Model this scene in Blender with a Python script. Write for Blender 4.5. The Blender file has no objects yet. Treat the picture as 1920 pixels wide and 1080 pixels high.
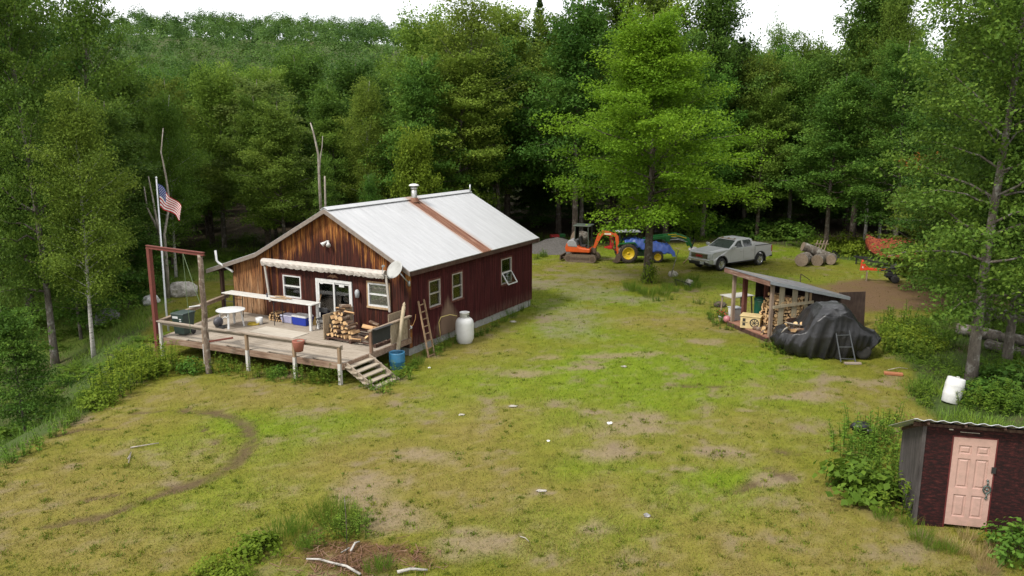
import bpy, bmesh, math, random
import numpy as np
from mathutils import Vector, Matrix, Euler
PI = math.pi
R = math.radians
SC = bpy.context.scene
COL = SC.collection
RND = random.Random(7)

# ------------------------------------------------------------------ camera
F_PX, PITCH, CAM_H = 1460.0, R(11.35), 8.6
cam_d = bpy.data.cameras.new('camera')
cam = bpy.data.objects.new('camera', cam_d)
COL.objects.link(cam)
cam.location = (0, 0, CAM_H)
cam.rotation_euler = (R(90) - PITCH, 0, 0)
cam_d.sensor_width = 36
cam_d.lens = 36 * F_PX / 1920
cam_d.clip_end = 5000
SC.camera = cam

def ray(px, py):
    x = (px - 960) / F_PX
    y = -(py - 540) / F_PX
    return x, math.cos(PITCH) + y * math.sin(PITCH), -math.sin(PITCH) + y * math.cos(PITCH)

def gp(px, py, z=0.0):
    r = ray(px, py)
    t = (z - CAM_H) / r[2]
    return r[0] * t, r[1] * t

def at(px, py, Y):
    r = ray(px, py)
    t = Y / r[1]
    return r[0] * t, Y, CAM_H + r[2] * t

# ------------------------------------------------------------------ numpy noise
def _hash(ix, iy, seed):
    n = (ix.astype(np.int64) * 374761393 + iy.astype(np.int64) * 668265263 + seed * 1442695041) & 0xFFFFFFFF
    n = ((n ^ (n >> 13)) * 1274126177) & 0xFFFFFFFF
    return ((n ^ (n >> 16)) & 0xFFFF) / 65535.0

def vnoise(x, y, seed=0):
    x = np.asarray(x, float); y = np.asarray(y, float)
    ix = np.floor(x); iy = np.floor(y)
    fx = x - ix; fy = y - iy
    fx = fx * fx * (3 - 2 * fx); fy = fy * fy * (3 - 2 * fy)
    a = _hash(ix, iy, seed); b = _hash(ix + 1, iy, seed)
    c = _hash(ix, iy + 1, seed); d = _hash(ix + 1, iy + 1, seed)
    return (a * (1 - fx) + b * fx) * (1 - fy) + (c * (1 - fx) + d * fx) * fy

def fbm(x, y, seed=0, octv=4):
    s = 0; a = .5; t = 0
    for o in range(octv):
        s = s + a * vnoise(x * 2 ** o + 13.7 * o, y * 2 ** o + 7.1 * o, seed + o); t += a; a *= .5
    return s / t

def sstep(a, b, x):
    t = np.clip((x - a) / (b - a), 0, 1)
    return t * t * (3 - 2 * t)

# ------------------------------------------------------------------ terrain height
BANK_Y = [0, 12, 18.9, 22.3, 26.8, 29.5, 33, 40, 50, 60, 90]
BANK_X = [-13, -13.2, -13.3, -13.4, -12.9, -14.6, -16, -18, -20, -22, -26]

def hgt(x, y):
    x = np.asarray(x, float); y = np.asarray(y, float)
    s = np.interp(y, BANK_Y, BANK_X) - x
    k = np.interp(y, [0, 30, 38, 60, 90], [1, 1, .62, .5, .2])
    drop = k * (1.75 * sstep(0, 4.6, s) + .05 * np.clip(s - 4, 0, 30))
    und = .10 * (fbm(x * .16, y * .16, 3, 3) - .5) + .03 * (fbm(x * .9, y * .9, 5, 2) - .5)
    hill = (66 * sstep(105, 540, y) ** .8 + 5 * sstep(180, 400, y) * (fbm(x / 70, y / 70, 33, 3) - .5) * 2) * np.interp(x, [-420, -270, -215, -160, -60, 60, 300], [.5, .74, .96, 1.03, .93, .7, .45])
    gm = 1.15 * np.exp(-(((x - 1.9) / 2.5) ** 2 + ((y - 56.5) / 2.4) ** 2))
    hill = np.where(y > 110, hill, 0)
    return -drop + und + hill

def hz(x, y):
    return float(hgt(x, y))

def gph(px, py):
    z = 0.0
    for _ in range(12):
        x, y = gp(px, py, z)
        z = hz(x, y)
    return x, y, z

# ------------------------------------------------------------------ tagging
def tag(o, label=None, cat=None, group=None, kind=None):
    if label: o['label'] = label
    if cat: o['category'] = cat
    if group: o['group'] = group
    if kind: o['kind'] = kind
    return o

def empty(name, loc=(0, 0, 0), rz=0, label=None, cat=None, group=None):
    o = bpy.data.objects.new(name, None)
    o.empty_display_size = .2
    o.location = loc
    o.rotation_euler = (0, 0, rz)
    COL.objects.link(o)
    return tag(o, label, cat, group)

KIDS = {}
def link(name, data, parent=None):
    o = bpy.data.objects.new(name, data)
    COL.objects.link(o)
    if parent is not None:
        o.parent = parent
        KIDS.setdefault(parent.name, []).append(o)
    return o

def copy_tree(o, parent=None, loc=None, rz=None, scale=None, label=None, group=None):
    c = o.copy()
    COL.objects.link(c)
    c.parent = parent
    if parent is not None:
        KIDS.setdefault(parent.name, []).append(c)
    for ch in KIDS.get(o.name, [])[:]:
        copy_tree(ch, c)
    if loc is not None: c.location = loc
    if rz is not None: c.rotation_euler = (0, 0, rz)
    if scale is not None: c.scale = scale if hasattr(scale, '__len__') else (scale,) * 3
    if label: c['label'] = label
    if group: c['group'] = group
    return c

# ------------------------------------------------------------------ mesh builder
class MB:
    def __init__(self):
        self.v = []; self.f = []; self.m = []; self.sm = []
        self.mat = 0; self.smooth = False
    def add(self, vs, fs):
        b = len(self.v)
        self.v += [tuple(p) for p in vs]
        for f in fs:
            self.f.append([i + b for i in f]); self.m.append(self.mat); self.sm.append(self.smooth)
        return self
    def box(self, c, s, rot=None):
        hx, hy, hz_ = s[0] / 2, s[1] / 2, s[2] / 2
        vs = [Vector((x, y, z)) for x in (-hx, hx) for y in (-hy, hy) for z in (-hz_, hz_)]
        if rot is not None:
            M = Euler(rot).to_matrix(); vs = [M @ p for p in vs]
        vs = [p + Vector(c) for p in vs]
        return self.add(vs, [(0, 1, 3, 2), (4, 6, 7, 5), (0, 4, 5, 1), (2, 3, 7, 6), (0, 2, 6, 4), (1, 5, 7, 3)])
    def bx(self, x0, x1, y0, y1, z0, z1):
        return self.box(((x0 + x1) / 2, (y0 + y1) / 2, (z0 + z1) / 2), (abs(x1 - x0), abs(y1 - y0), abs(z1 - z0)))
    def bar(self, p, q, w, h, up=(0, 0, 1)):
        p = Vector(p); q = Vector(q); d = (q - p).normalized(); up = Vector(up)
        s = d.cross(up)
        if s.length < 1e-4: s = d.cross(Vector((1, 0, 0)))
        s.normalize(); n = s.cross(d)
        vs = []
        for e in (p, q):
            for a, b in ((-1, -1), (1, -1), (1, 1), (-1, 1)):
                vs.append(e + s * (a * w / 2) + n * (b * h / 2))
        return self.add(vs, [(3, 2, 1, 0), (4, 5, 6, 7), (0, 1, 5, 4), (1, 2, 6, 5), (2, 3, 7, 6), (3, 0, 4, 7)])
    def tube(self, pts, r, n=8, cap=True):
        pts = [Vector(p) for p in pts]
        rs = r if hasattr(r, '__len__') else [r] * len(pts)
        vs = []; fs = []
        prev = None
        for i, p in enumerate(pts):
            if i == 0: d = pts[1] - pts[0]
            elif i == len(pts) - 1: d = pts[-1] - pts[-2]
            else: d = pts[i + 1] - pts[i - 1]
            d.normalize()
            if prev is None:
                a = d.orthogonal().normalized()
            else:
                a = (prev - d * prev.dot(d))
                a = a.normalized() if a.length > 1e-6 else d.orthogonal().normalized()
            prev = a; b = d.cross(a)
            for k in range(n):
                t = 2 * PI * k / n
                vs.append(p + (a * math.cos(t) + b * math.sin(t)) * rs[i])
        for i in range(len(pts) - 1):
            for k in range(n):
                fs.append((i * n + k, i * n + (k + 1) % n, (i + 1) * n + (k + 1) % n, (i + 1) * n + k))
        if cap:
            fs.append(tuple(range(n - 1, -1, -1)))
            fs.append(tuple((len(pts) - 1) * n + k for k in range(n)))
        return self.add(vs, fs)
    def lathe(self, prof, n=20, axis='z', c=(0, 0, 0), cap=True):
        # prof: (radius, height) pairs
        vs = []; fs = []
        for r, h in prof:
            for k in range(n):
                t = 2 * PI * k / n
                x, y, z = r * math.cos(t), r * math.sin(t), h
                if axis == 'y': x, y, z = x, h, -y if False else y; y, z = h, r * math.sin(t)
                elif axis == 'x': x, y, z = h, r * math.cos(t), r * math.sin(t)
                vs.append((x + c[0], y + c[1], z + c[2]))
        for i in range(len(prof) - 1):
            for k in range(n):
                q = (i * n + k, i * n + (k + 1) % n, (i + 1) * n + (k + 1) % n, (i + 1) * n + k)
                fs.append(q if axis != 'y' else q[::-1])
        if cap and prof[0][0] > 1e-4: fs.append(tuple(range(n - 1, -1, -1)) if axis != 'y' else tuple(range(n)))
        if cap and prof[-1][0] > 1e-4:
            t = tuple((len(prof) - 1) * n + k for k in range(n)); fs.append(t if axis != 'y' else t[::-1])
        return self.add(vs, fs)
    def prism(self, poly, a0, a1, axis='y'):
        # poly: 2D outline; axis y -> (x,z) outline extruded along y ; x -> (y,z); z -> (x,y)
        n = len(poly)
        def P(p, a):
            return (p[0], a, p[1]) if axis == 'y' else ((a, p[0], p[1]) if axis == 'x' else (p[0], p[1], a))
        vs = [P(p, a0) for p in poly] + [P(p, a1) for p in poly]
        fs = [tuple(range(n)), tuple(range(2 * n - 1, n - 1, -1))]
        fs += [(i, i + n, (i + 1) % n + n, (i + 1) % n) for i in range(n)]
        return self.add(vs, fs)
    def sphere(self, c, r, nu=10, nv=7, sc=(1, 1, 1), jit=0, seed=1):
        rg = random.Random(seed)
        vs = []; fs = []
        for j in range(1, nv):
            for i in range(nu):
                a = 2 * PI * i / nu; b = PI * j / nv
                k = r * (1 + jit * (rg.random() - .5) * 2)
                vs.append((c[0] + k * sc[0] * math.sin(b) * math.cos(a), c[1] + k * sc[1] * math.sin(b) * math.sin(a), c[2] + k * sc[2] * math.cos(b)))
        top = len(vs); vs.append((c[0], c[1], c[2] + r * sc[2])); vs.append((c[0], c[1], c[2] - r * sc[2]))
        for j in range(nv - 2):
            for i in range(nu):
                fs.append((j * nu + i, (j + 1) * nu + i, (j + 1) * nu + (i + 1) % nu, j * nu + (i + 1) % nu))
        for i in range(nu):
            fs.append((top, i, (i + 1) % nu)); fs.append((top + 1, (nv - 2) * nu + (i + 1) % nu, (nv - 2) * nu + i))
        return self.add(vs, fs)
    def build(self, name, mats, parent=None, bevel=0, fix=True, loc=None, subsurf=0):
        me = bpy.data.meshes.new(name)
        me.from_pydata(self.v, [], self.f)
        if not isinstance(mats, (list, tuple)): mats = [mats]
        for m in mats: me.materials.append(m)
        me.polygons.foreach_set('material_index', self.m)
        me.polygons.foreach_set('use_smooth', self.sm)
        if fix:
            bm = bmesh.new(); bm.from_mesh(me)
            bmesh.ops.recalc_face_normals(bm, faces=bm.faces[:])
            bm.to_mesh(me); bm.free()
        me.update()
        o = link(name, me, parent)
        if loc is not None: o.location = loc
        if bevel:
            b = o.modifiers.new('bevel', 'BEVEL'); b.width = bevel; b.segments = 2; b.limit_method = 'ANGLE'; b.angle_limit = R(35)
        if subsurf:
            s = o.modifiers.new('subdiv', 'SUBSURF'); s.levels = subsurf; s.render_levels = subsurf
        return o

def np_mesh(name, V, k, mats, parent=None, face_float=None, face_col=None, mat_idx=None, smooth=False):
    """V: (n,k,3) independent polygons of k corners."""
    V = np.asarray(V, np.float32)
    n = V.shape[0]
    me = bpy.data.meshes.new(name)
    me.vertices.add(n * k); me.vertices.foreach_set('co', V.reshape(-1))
    me.loops.add(n * k); me.loops.foreach_set('vertex_index', np.arange(n * k, dtype=np.int32))
    me.polygons.add(n); me.polygons.foreach_set('loop_start', np.arange(0, n * k, k, dtype=np.int32))
    me.polygons.foreach_set('loop_total', np.full(n, k, np.int32))
    if not isinstance(mats, (list, tuple)): mats = [mats]
    for m in mats: me.materials.append(m)
    if mat_idx is not None: me.polygons.foreach_set('material_index', np.asarray(mat_idx, np.int32))
    me.update(calc_edges=True)
    if face_float is not None:
        a = me.attributes.new('tint', 'FLOAT', 'FACE'); a.data.foreach_set('value', np.asarray(face_float, np.float32))
    if face_col is not None:
        c = np.concatenate([np.asarray(face_col, np.float32), np.ones((n, 1), np.float32)], 1)
        a = me.attributes.new('leafcol', 'FLOAT_COLOR', 'FACE'); a.data.foreach_set('color', c.reshape(-1))
    return link(name, me, parent)

# ------------------------------------------------------------------ materials
class NT:
    def __init__(self, name):
        self.m = bpy.data.materials.new(name)
        self.m.use_nodes = True
        self.t = self.m.node_tree
        self.b = self.t.nodes['Principled BSDF']
        self.out = self.t.nodes['Material Output']
    def n(self, typ, **kw):
        nd = self.t.nodes.new(typ)
        for k, v in kw.items():
            if k.startswith('_'): setattr(nd, k[1:], v)
            else:
                key = int(k[1:]) if k[0] == 'i' and k[1:].isdigit() else k.replace('__', ' ')
                s = nd.inputs[key]
                if hasattr(v, 'is_output'): self.t.links.new(v, s)
                else: s.default_value = v
        return nd
    def l(self, a, b): self.t.links.new(a, b)
    def coords(self, kind='Object', scale=(1, 1, 1), off=(0, 0, 0)):
        tc = self.n('ShaderNodeTexCoord')
        mp = self.n('ShaderNodeMapping', Vector=tc.outputs[kind], Scale=scale, Location=off)
        return mp.outputs[0]
    def wpos(self, scale=(1, 1, 1)):
        g = self.n('ShaderNodeNewGeometry')
        mp = self.n('ShaderNodeMapping', Vector=g.outputs['Position'], Scale=scale)
        return mp.outputs[0]
    def noise(self, vec, scale=5, detail=4, rough=.6):
        return self.n('ShaderNodeTexNoise', Vector=vec, Scale=scale, Detail=detail, Roughness=rough).outputs['Fac']
    def ramp(self, fac, stops, interp='LINEAR'):
        nd = self.n('ShaderNodeValToRGB', Fac=fac)
        cr = nd.color_ramp; cr.interpolation = interp
        while len(cr.elements) < len(stops): cr.elements.new(.5)
        for e, (p, c) in zip(cr.elements, stops):
            e.position = p; e.color = (*c, 1) if hasattr(c, '__len__') else (c, c, c, 1)
        return nd.outputs['Color']
    def mix(self, fac, a, b, mode='MIX'):
        nd = self.n('ShaderNodeMix', _data_type='RGBA', _blend_type=mode)
        for s, v in ((nd.inputs[0], fac), (nd.inputs[6], a), (nd.inputs[7], b)):
            if hasattr(v, 'is_output'): self.l(v, s)
            else: s.default_value = v if not hasattr(v, '__len__') else ((*v, 1) if len(v) == 3 else v)
        return nd.outputs[2]
    def math(self, op, a, b=0.0, c=None, clamp=False):
        nd = self.n('ShaderNodeMath', _operation=op, _use_clamp=clamp)
        for i, v in enumerate((a, b, c)):
            if v is None: continue
            if hasattr(v, 'is_output'): self.l(v, nd.inputs[i])
            else: nd.inputs[i].default_value = v
        return nd.outputs[0]
    def sep(self, vec):
        return self.n('ShaderNodeSeparateXYZ', Vector=vec).outputs
    def base(self, c): 
        if hasattr(c, 'is_output'): self.l(c, self.b.inputs['Base Color'])
        else: self.b.inputs['Base Color'].default_value = (*c, 1)
        return self
    def set(self, rough=None, metal=None, spec=None, coat=None):
        for k, v in (('Roughness', rough), ('Metallic', metal), ('Specular IOR Level', spec), ('Coat Weight', coat)):
            if v is None: continue
            if hasattr(v, 'is_output'): self.l(v, self.b.inputs[k])
            else: self.b.inputs[k].default_value = v
        return self
    def bump(self, h, strength=.3, dist=.02):
        nd = self.n('ShaderNodeBump', Height=h, Strength=strength, Distance=dist)
        self.l(nd.outputs[0], self.b.inputs['Normal'])
        return self

def paint(name, col, rough=.5, metal=0, var=.12, scale=6, dirt=None, dirt_amt=.35, spec=.5, bump=0):
    """Painted, moulded or plain surface with uneven tone and optional grime."""
    t = NT(name)
    v = t.coords('Object')
    nz = t.noise(v, scale, 5, .65)
    lo = tuple(c * (1 - var) for c in col); hi = tuple(min(1, c * (1 + var)) for c in col)
    c = t.ramp(nz, [(.3, lo), (.7, hi)])
    if dirt is not None:
        n2 = t.noise(v, scale * 2.3, 6, .75)
        f = t.ramp(n2, [(.62 - dirt_amt * .4, 0.0), (.85 - dirt_amt * .3, 1.0)])
        f = t.math('MULTIPLY', f, min(1, dirt_amt * 1.6))
        c = t.mix(f, c, dirt)
    t.base(c).set(rough, metal, spec)
    if bump: t.bump(t.noise(v, scale * 4, 5), bump, .01)
    return t.m

def wood(name, cols, stretch=(1, 1, .06), scale=18, rough=.85, bump=.4, var2=1.2):
    """Weathered timber: grain streaks along the axis with the small stretch value."""
    t = NT(name)
    v = t.coords('Object', stretch)
    a = t.noise(v, scale, 6, .7)
    b = t.noise(t.coords('Object'), var2, 3, .6)
    f = t.math('ADD', t.math('MULTIPLY', a, .7), t.math('MULTIPLY', b, .3))
    n = len(cols)
    c = t.ramp(f, [(.3 + .4 * i / max(1, n - 1), cols[i]) for i in range(n)])
    t.base(c).set(rough, 0, .2)
    t.bump(a, bump, .008)
    return t.m

GREYW = wood('grey_weathered_wood', [(.10, .075, .055), (.26, .21, .165), (.38, .33, .27)], (.06, 1, 1), 22)
GREYWZ = wood('grey_post_wood', [(.09, .065, .045), (.24, .18, .13), (.36, .30, .24)], (1, 1, .06), 22)
DARKW = wood('dark_stained_wood', [(.018, .010, .008), (.06, .032, .024), (.13, .085, .062)], (1, 1, .06), 20)
REDW = wood('old_red_wood', [(.03, .01, .008), (.10, .032, .024), (.19, .10, .075)], (1, 1, .08), 18)
WHITEW = wood('flaking_white_wood', [(.28, .24, .20), (.44, .42, .39), (.54, .53, .50)], (1, 1, .1), 14)
TANW = wood('tan_bare_wood', [(.16, .10, .055), (.34, .23, .13), (.46, .34, .21)], (1, 1, .08), 18)
WHITE = paint('white_plastic', (.56, .56, .55), .4, dirt=(.35, .32, .26), dirt_amt=.25)
WHITEM = paint('white_frame_paint', (.54, .54, .53), .45, dirt=(.3, .26, .2), dirt_amt=.2)
BLACK = paint('black_rubber', (.018, .018, .019), .7, dirt=(.10, .085, .065), dirt_amt=.25)
BLACKM = paint('black_metal', (.02, .02, .022), .45, dirt=(.09, .07, .05), dirt_amt=.15)
STEEL = paint('grey_steel', (.36, .37, .38), .4, .6, dirt=(.16, .11, .07), dirt_amt=.2)
RUSTRED = paint('rusty_red_steel', (.13, .028, .018), .75, dirt=(.07, .03, .018), dirt_amt=.4)
CHROME = paint('bright_alloy', (.62, .62, .63), .25, .9, var=.05)
GLASS = None
def make_glass(name, tint=(.75, .8, .78), refl=.06):
    t = NT(name)
    t.t.nodes.remove(t.b)
    tr = t.n('ShaderNodeBsdfTransparent', Color=(*tint, 1))
    gl = t.n('ShaderNodeBsdfGlossy', Color=(1, 1, 1, 1), Roughness=.03)
    fr = t.n('ShaderNodeFresnel', IOR=1.5)
    f = t.math('ADD', fr.outputs[0], refl, clamp=True)
    mx = t.n('ShaderNodeMixShader', i0=f, i1=tr.outputs[0], i2=gl.outputs[0])
    t.l(mx.outputs[0], t.out.inputs[0])
    return t.m
GLASS = make_glass('window_glass', (.92, .94, .93), .03)
CARGLASS = make_glass('tinted_car_glass', (.12, .13, .13), .05)
# ================================================================== ground
def seg_dist(x, y, pts):
    d = np.full(np.shape(x), 1e9)
    for (ax, ay), (bx, by) in zip(pts[:-1], pts[1:]):
        dx, dy = bx - ax, by - ay
        t = np.clip(((x - ax) * dx + (y - ay) * dy) / (dx * dx + dy * dy + 1e-9), 0, 1)
        d = np.minimum(d, np.hypot(x - ax - t * dx, y - ay - t * dy))
    return d

def W(*pp):
    return [gp(*p) for p in pp]

# (points in the clearing, half width, softness)
TRACK_BROWN = [
    (W((340, 770), (400, 773), (455, 790), (468, 812), (466, 838), (445, 868), (405, 890), (372, 905), (330, 918)), .22),
    (W((330, 918), (280, 935), (215, 960), (150, 975), (85, 988)), .13),
    (W((105, 818), (150, 806), (215, 803)), .12),
    (W((160, 938), (215, 928)), .10),
    (W((215, 960), (170, 978)), .12),
]
RUTS = [
    (W((250, 775), (340, 768)), .10), (W((380, 800), (410, 830), (395, 850)), .07),
    (W((1445, 880), (1480, 893)), .16), (W((1380, 918), (1415, 905)), .16), (W((1455, 845), (1490, 852)), .15),
    (W((560, 1010), (600, 990)), .1), (W((1265, 722), (1370, 725)), .07), (W((700, 700), (745, 690)), .08),
]
SOIL = [  # bare earth and stony patches: centre, rx, ry (m)
    ((1190, 800), 1.5, .75), ((1140, 845), 1.1, .6), ((1215, 780), .8, .5), ((1110, 770), .5, .25), ((800, 855), .7, .5), ((1120, 985), .45, .5),
    ((1350, 850), .9, .4), ((1455, 895), .7, .35), ((960, 762), .45, .2), ((1165, 665), 1.6, .35), ((985, 700), 1.2, .5), ((1030, 668), .8, .4),
    ((700, 920), 1.0, .9), ((750, 975), 1.0, .9), ((880, 1020), .9, .7), ((1212, 967), .2, .15), ((1015, 920), .3, .12), ((1290, 790), .7, .3),
    ((1275, 880), .5, .2), ((1090, 690), .9, .3), ((1395, 770), .4, .2), ((1500, 745), 1.3, .35), ((1610, 715), 1.7, .5), ((1330, 640), .9, .5),
]
GRAVELY = [
    ((1075, 590), 1.5, 2.6), ((1100, 545), 1.6, 2.8), ((1060, 620), 1.2, 1.6), ((1120, 515), 2.6, 1.8), ((1020, 530), 1.8, 1.6), ((1180, 560), 1.6, 1.0),
]
DRY = [
    ((760, 900), 4.5, 3.2), ((1000, 960), 5, 2.6), ((1250, 830), 4, 2.4), ((480, 745), 4.6, 1.3), ((620, 750), 2.4, 1.0), ((300, 850), 3.5, 1.6), ((90, 930), 3.6, 2.2),
    ((1500, 950), 3, 2.0), ((240, 1010), 3.5, 1.6), ((1480, 1040), 4, 1.5), ((1300, 1000), 3, 2.5), ((900, 800), 2, 2), ((870, 640), 2.2, 3.0), ((1250, 605), 4, 1.6), ((1390, 560), 3, 2.2),
    ((1150, 1040), 3, 1.2), ((700, 850), 2.5, 1.5), ((200, 800), 3, 1), ((1480, 730), 3, 1.2), ((1500, 600), 3, 2.4), ((1600, 800), 2.6, 1.6), ((700, 740), 1.4, 1),
    ((1600, 990), 1.8, 1.6), ((1420, 800), 3, 1.6),
]
LUSH = [
    ((1060, 720), 4.6, 3.4), ((960, 720), 3.0, 1.8), ((1180, 680), 3.6, 2.4), ((560, 800), 2.6, 1.6), ((400, 850), 2.6, 1.6), ((1000, 570), 2.4, 4.0), ((880, 760), 2.4, 1.4),
    ((1330, 690), 4, 2.6), ((1500, 470), 8, 5), ((1370, 530), 5, 3), ((1280, 560), 5, 4), ((1070, 610), 3, 3), ((1430, 680), 2.4, 1.6), ((340, 960), 2.2, 1.2), ((480, 930), 2.4, 1.0), ((1150, 480), 6, 4),
    ((1050, 1000), 2.2, 1.2), ((1100, 870), 1.4, 1.0), ((1330, 930), 2.0, 1.2), ((1090, 790), 2.2, 1.6),
]
BROWN_EARTH = [((1700, 555), 5.0, 3.6), ((1600, 565), 3.4, 2.4), ((1780, 560), 4.6, 2.8), ((1660, 540), 4, 2.0)]

def blobs(x, y, L, soft=.55, seed=0):
    wx = (fbm(x * .8, y * .8, seed + 40, 4) - .5) * 1.5; wy = (fbm(x * .8 + 9, y * .8, seed + 44, 4) - .5) * 1.5
    m = np.zeros(np.shape(x))
    for (px, py), rx, ry in L:
        cx, cy = gp(px, py)
        k = min(1.0, .45 * (rx + ry))
        d = np.hypot((x + wx * k - cx) / rx, (y + wy * k - cy) / ry)
        m = np.maximum(m, 1 - sstep(1 - soft, 1 + soft, d))
    return m

def lawn_mask(x, y):
    """1 where the clearing is mown, 0 in the rough growth and the wood."""
    xe = np.interp(y, BANK_Y, BANK_X) + .5 * (fbm(x * .7, y * .7, 60, 3) - .5) * 2
    m = sstep(-.35, .3, x - xe)
    right = np.interp(y, [0, 16, 20, 24, 27, 30, 34, 38, 48, 52, 60], [13, 12, 12.2, 13.2, 14.4, 15.2, 16.4, 24, 24, 23, 22])
    m = m * sstep(.5, -.5, x - right + 1.0 * (fbm(x * .5, y * .5, 61, 3) - .5) * 2)
    back = np.interp(x, [-26, -18, -8, 0, 4, 12, 18, 24], [44, 46, 48, 54, 59, 61, 62, 56]) + 1.6 * (fbm(x * .4, y * .4, 62, 3) - .5) * 2
    m = m * sstep(1, -1, y - back)
    return m

def ground_fields(x, y):
    n1 = fbm(x * .22, y * .22, 11, 4); n2 = fbm(x * 1.3, y * 1.3, 21, 4); n3 = fbm(x * 5, y * 5, 31, 3)
    lawn = lawn_mask(x, y)
    lush = np.clip(blobs(x, y, LUSH, .7, 1) * .95 + (n1 - .5) * 1.6 + (n2 - .5) * 1.1, 0, 1)
    dry = np.clip(blobs(x, y, DRY, .8, 2) * .8 + (n2 - .5) * 1.5 - (n1 - .5) * 1.0, 0, 1)
    rag = (n2 - .5) * 1.4 + (n3 - .5) * 1.2
    soil = np.clip(blobs(x, y, SOIL, .6, 3) * 1.2 + rag * .9 - .28, 0, 1)
    soil = np.maximum(soil, np.clip((n2 - .68) * 5 + (n3 - .5) * .8, 0, .7))
    grav = np.clip(blobs(x, y, GRAVELY, .8, 4) * .75 + rag * .9 - .10, 0, 1)
    brown = np.zeros(np.shape(x))
    for pts, w in TRACK_BROWN:
        d = seg_dist(x + (n3 - .5) * .25 + (n2 - .5) * .3, y + (n3 - .5) * .25, pts)
        brown = np.maximum(brown, (1 - sstep(w * .5, w * 1.4, d)) * np.clip(.85 + (n2 - .40) * 2.4 + (n3 - .5) * 1.4, 0, 1))
    for pts, w in RUTS:
        d = seg_dist(x + (n3 - .5) * .3, y + (n3 - .5) * .3, pts)
        brown = np.maximum(brown, (1 - sstep(w * .4, w * 1.6, d)) * np.clip(.5 + (n3 - .4) * 3, 0, 1))
    earth = np.clip(blobs(x, y, BROWN_EARTH, .5, 5) * 1.3 + rag * .8 - .15, 0, 1)
    return lawn, lush, dry, soil, grav, brown, earth, n1, n2, n3

def lerp(a, b, t):
    return a + (np.asarray(b) - a) * t[..., None]

def ground_color(x, y):
    lawn, lush, dry, soil, grav, brown, earth, n1, n2, n3 = ground_fields(x, y)
    c = np.empty(np.shape(x) + (3,)); c[:] = (.130, .129, .014)
    c = lerp(c, (.118, .160, .008), lush)
    c = lerp(c, (.200, .142, .048), dry * .48)
    c = c * (.72 + .56 * n3)[..., None]
    c = lerp(c, (.205, .155, .095), soil * .85)
    c = lerp(c, (.180, .158, .115), grav * .75)
    rough = np.empty_like(c); rough[:] = (.05, .075, .018)
    rough = lerp(rough, (.075, .055, .032), np.clip((n2 - .45) * 3, 0, 1) * .6)
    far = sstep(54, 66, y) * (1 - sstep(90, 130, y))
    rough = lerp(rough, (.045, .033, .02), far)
    rough = lerp(rough, (.12, .17, .022), sstep(14, 8, np.abs(x + 20)) * sstep(33, 36, y) * sstep(60, 50, y) * .8)
    c = lerp(rough, c, lawn)
    c = lerp(c, (.12, .070, .042), earth * .9)
    c = lerp(c, (.082, .052, .031), brown * .85)
    # mulch round the birch sticks at the near edge
    mx, my = gp(660, 1050); d = np.hypot((x - mx) / 1.4, (y - my) / .7) + (n2 - .5) * 1.6 + (n3 - .5) * .9
    c = lerp(c, (.11, .052, .032), (1 - sstep(.5, 1.15, d)) * .85)
    return np.clip(c, .004, .6)

def axis_grid(lo, a, b, hi, fine, grow=1.12):
    core = list(np.arange(a, b + 1e-6, fine))
    s = fine; left = []; p = a
    while p > lo: s *= grow; p -= s; left.append(p)
    s = fine; right = []; p = b
    while p < hi: s *= grow; p += s; right.append(p)
    return np.array(left[::-1] + core + right)

gx = axis_grid(-900, -24, 24, 900, .17)
gy = axis_grid(-80, 11.5, 60, 1500, .17)
GX, GY = np.meshgrid(gx, gy)
GZ = hgt(GX, GY)
fld = ground_fields(GX, GY)
GZ = GZ - .045 * fld[5] + .03 * (fld[9] - .5) * fld[0] - .02 * fld[3]
nx, ny = len(gx), len(gy)
me = bpy.data.meshes.new('ground')
me.vertices.add(nx * ny)
me.vertices.foreach_set('co', np.stack([GX, GY, GZ], -1).astype(np.float32).reshape(-1))
ii = (np.arange(ny - 1)[:, None] * nx + np.arange(nx - 1)[None, :]).reshape(-1)
quads = np.stack([ii, ii + 1, ii + 1 + nx, ii + nx], -1).astype(np.int32)
nq = len(quads)
me.loops.add(nq * 4); me.loops.foreach_set('vertex_index', quads.reshape(-1))
me.polygons.add(nq); me.polygons.foreach_set('loop_start', np.arange(0, nq * 4, 4, dtype=np.int32))
me.polygons.foreach_set('loop_total', np.full(nq, 4, np.int32))
me.polygons.foreach_set('use_smooth', np.ones(nq, bool))
me.update(calc_edges=True)
gc = ground_color(GX, GY).reshape(-1, 3)
ca = me.attributes.new('soilcol', 'FLOAT_COLOR', 'POINT')
ca.data.foreach_set('color', np.concatenate([gc, np.ones((len(gc), 1))], 1).astype(np.float32).reshape(-1))
t = NT('ground_soil_and_turf')
atn = t.n('ShaderNodeAttribute', _attribute_name='soilcol')
w = t.wpos()
n1 = t.noise(w, 14, 6, .75); n2 = t.noise(w, 45, 4, .7)
c = t.mix(t.ramp(n1, [(.3, 0.0), (.7, 1.0)]), atn.outputs['Color'], (0, 0, 0), 'MIX')
sc_ = t.math('ADD', t.math('MULTIPLY', n1, .9), t.math('MULTIPLY', n2, .9))
mul = t.n('ShaderNodeVectorMath', _operation='SCALE', i0=atn.outputs['Color'])
t.l(t.math('ADD', sc_, .1), mul.inputs['Scale'])
t.base(mul.outputs[0]).set(.95, 0, .15)
t.bump(t.math('ADD', n1, t.math('MULTIPLY', n2, .5)), .7, .05)
me.materials.append(t.m)
ground = link('ground', me)
tag(ground, 'rough mown clearing with worn earth patches falling away to the wood', 'ground', kind='structure')

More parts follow.
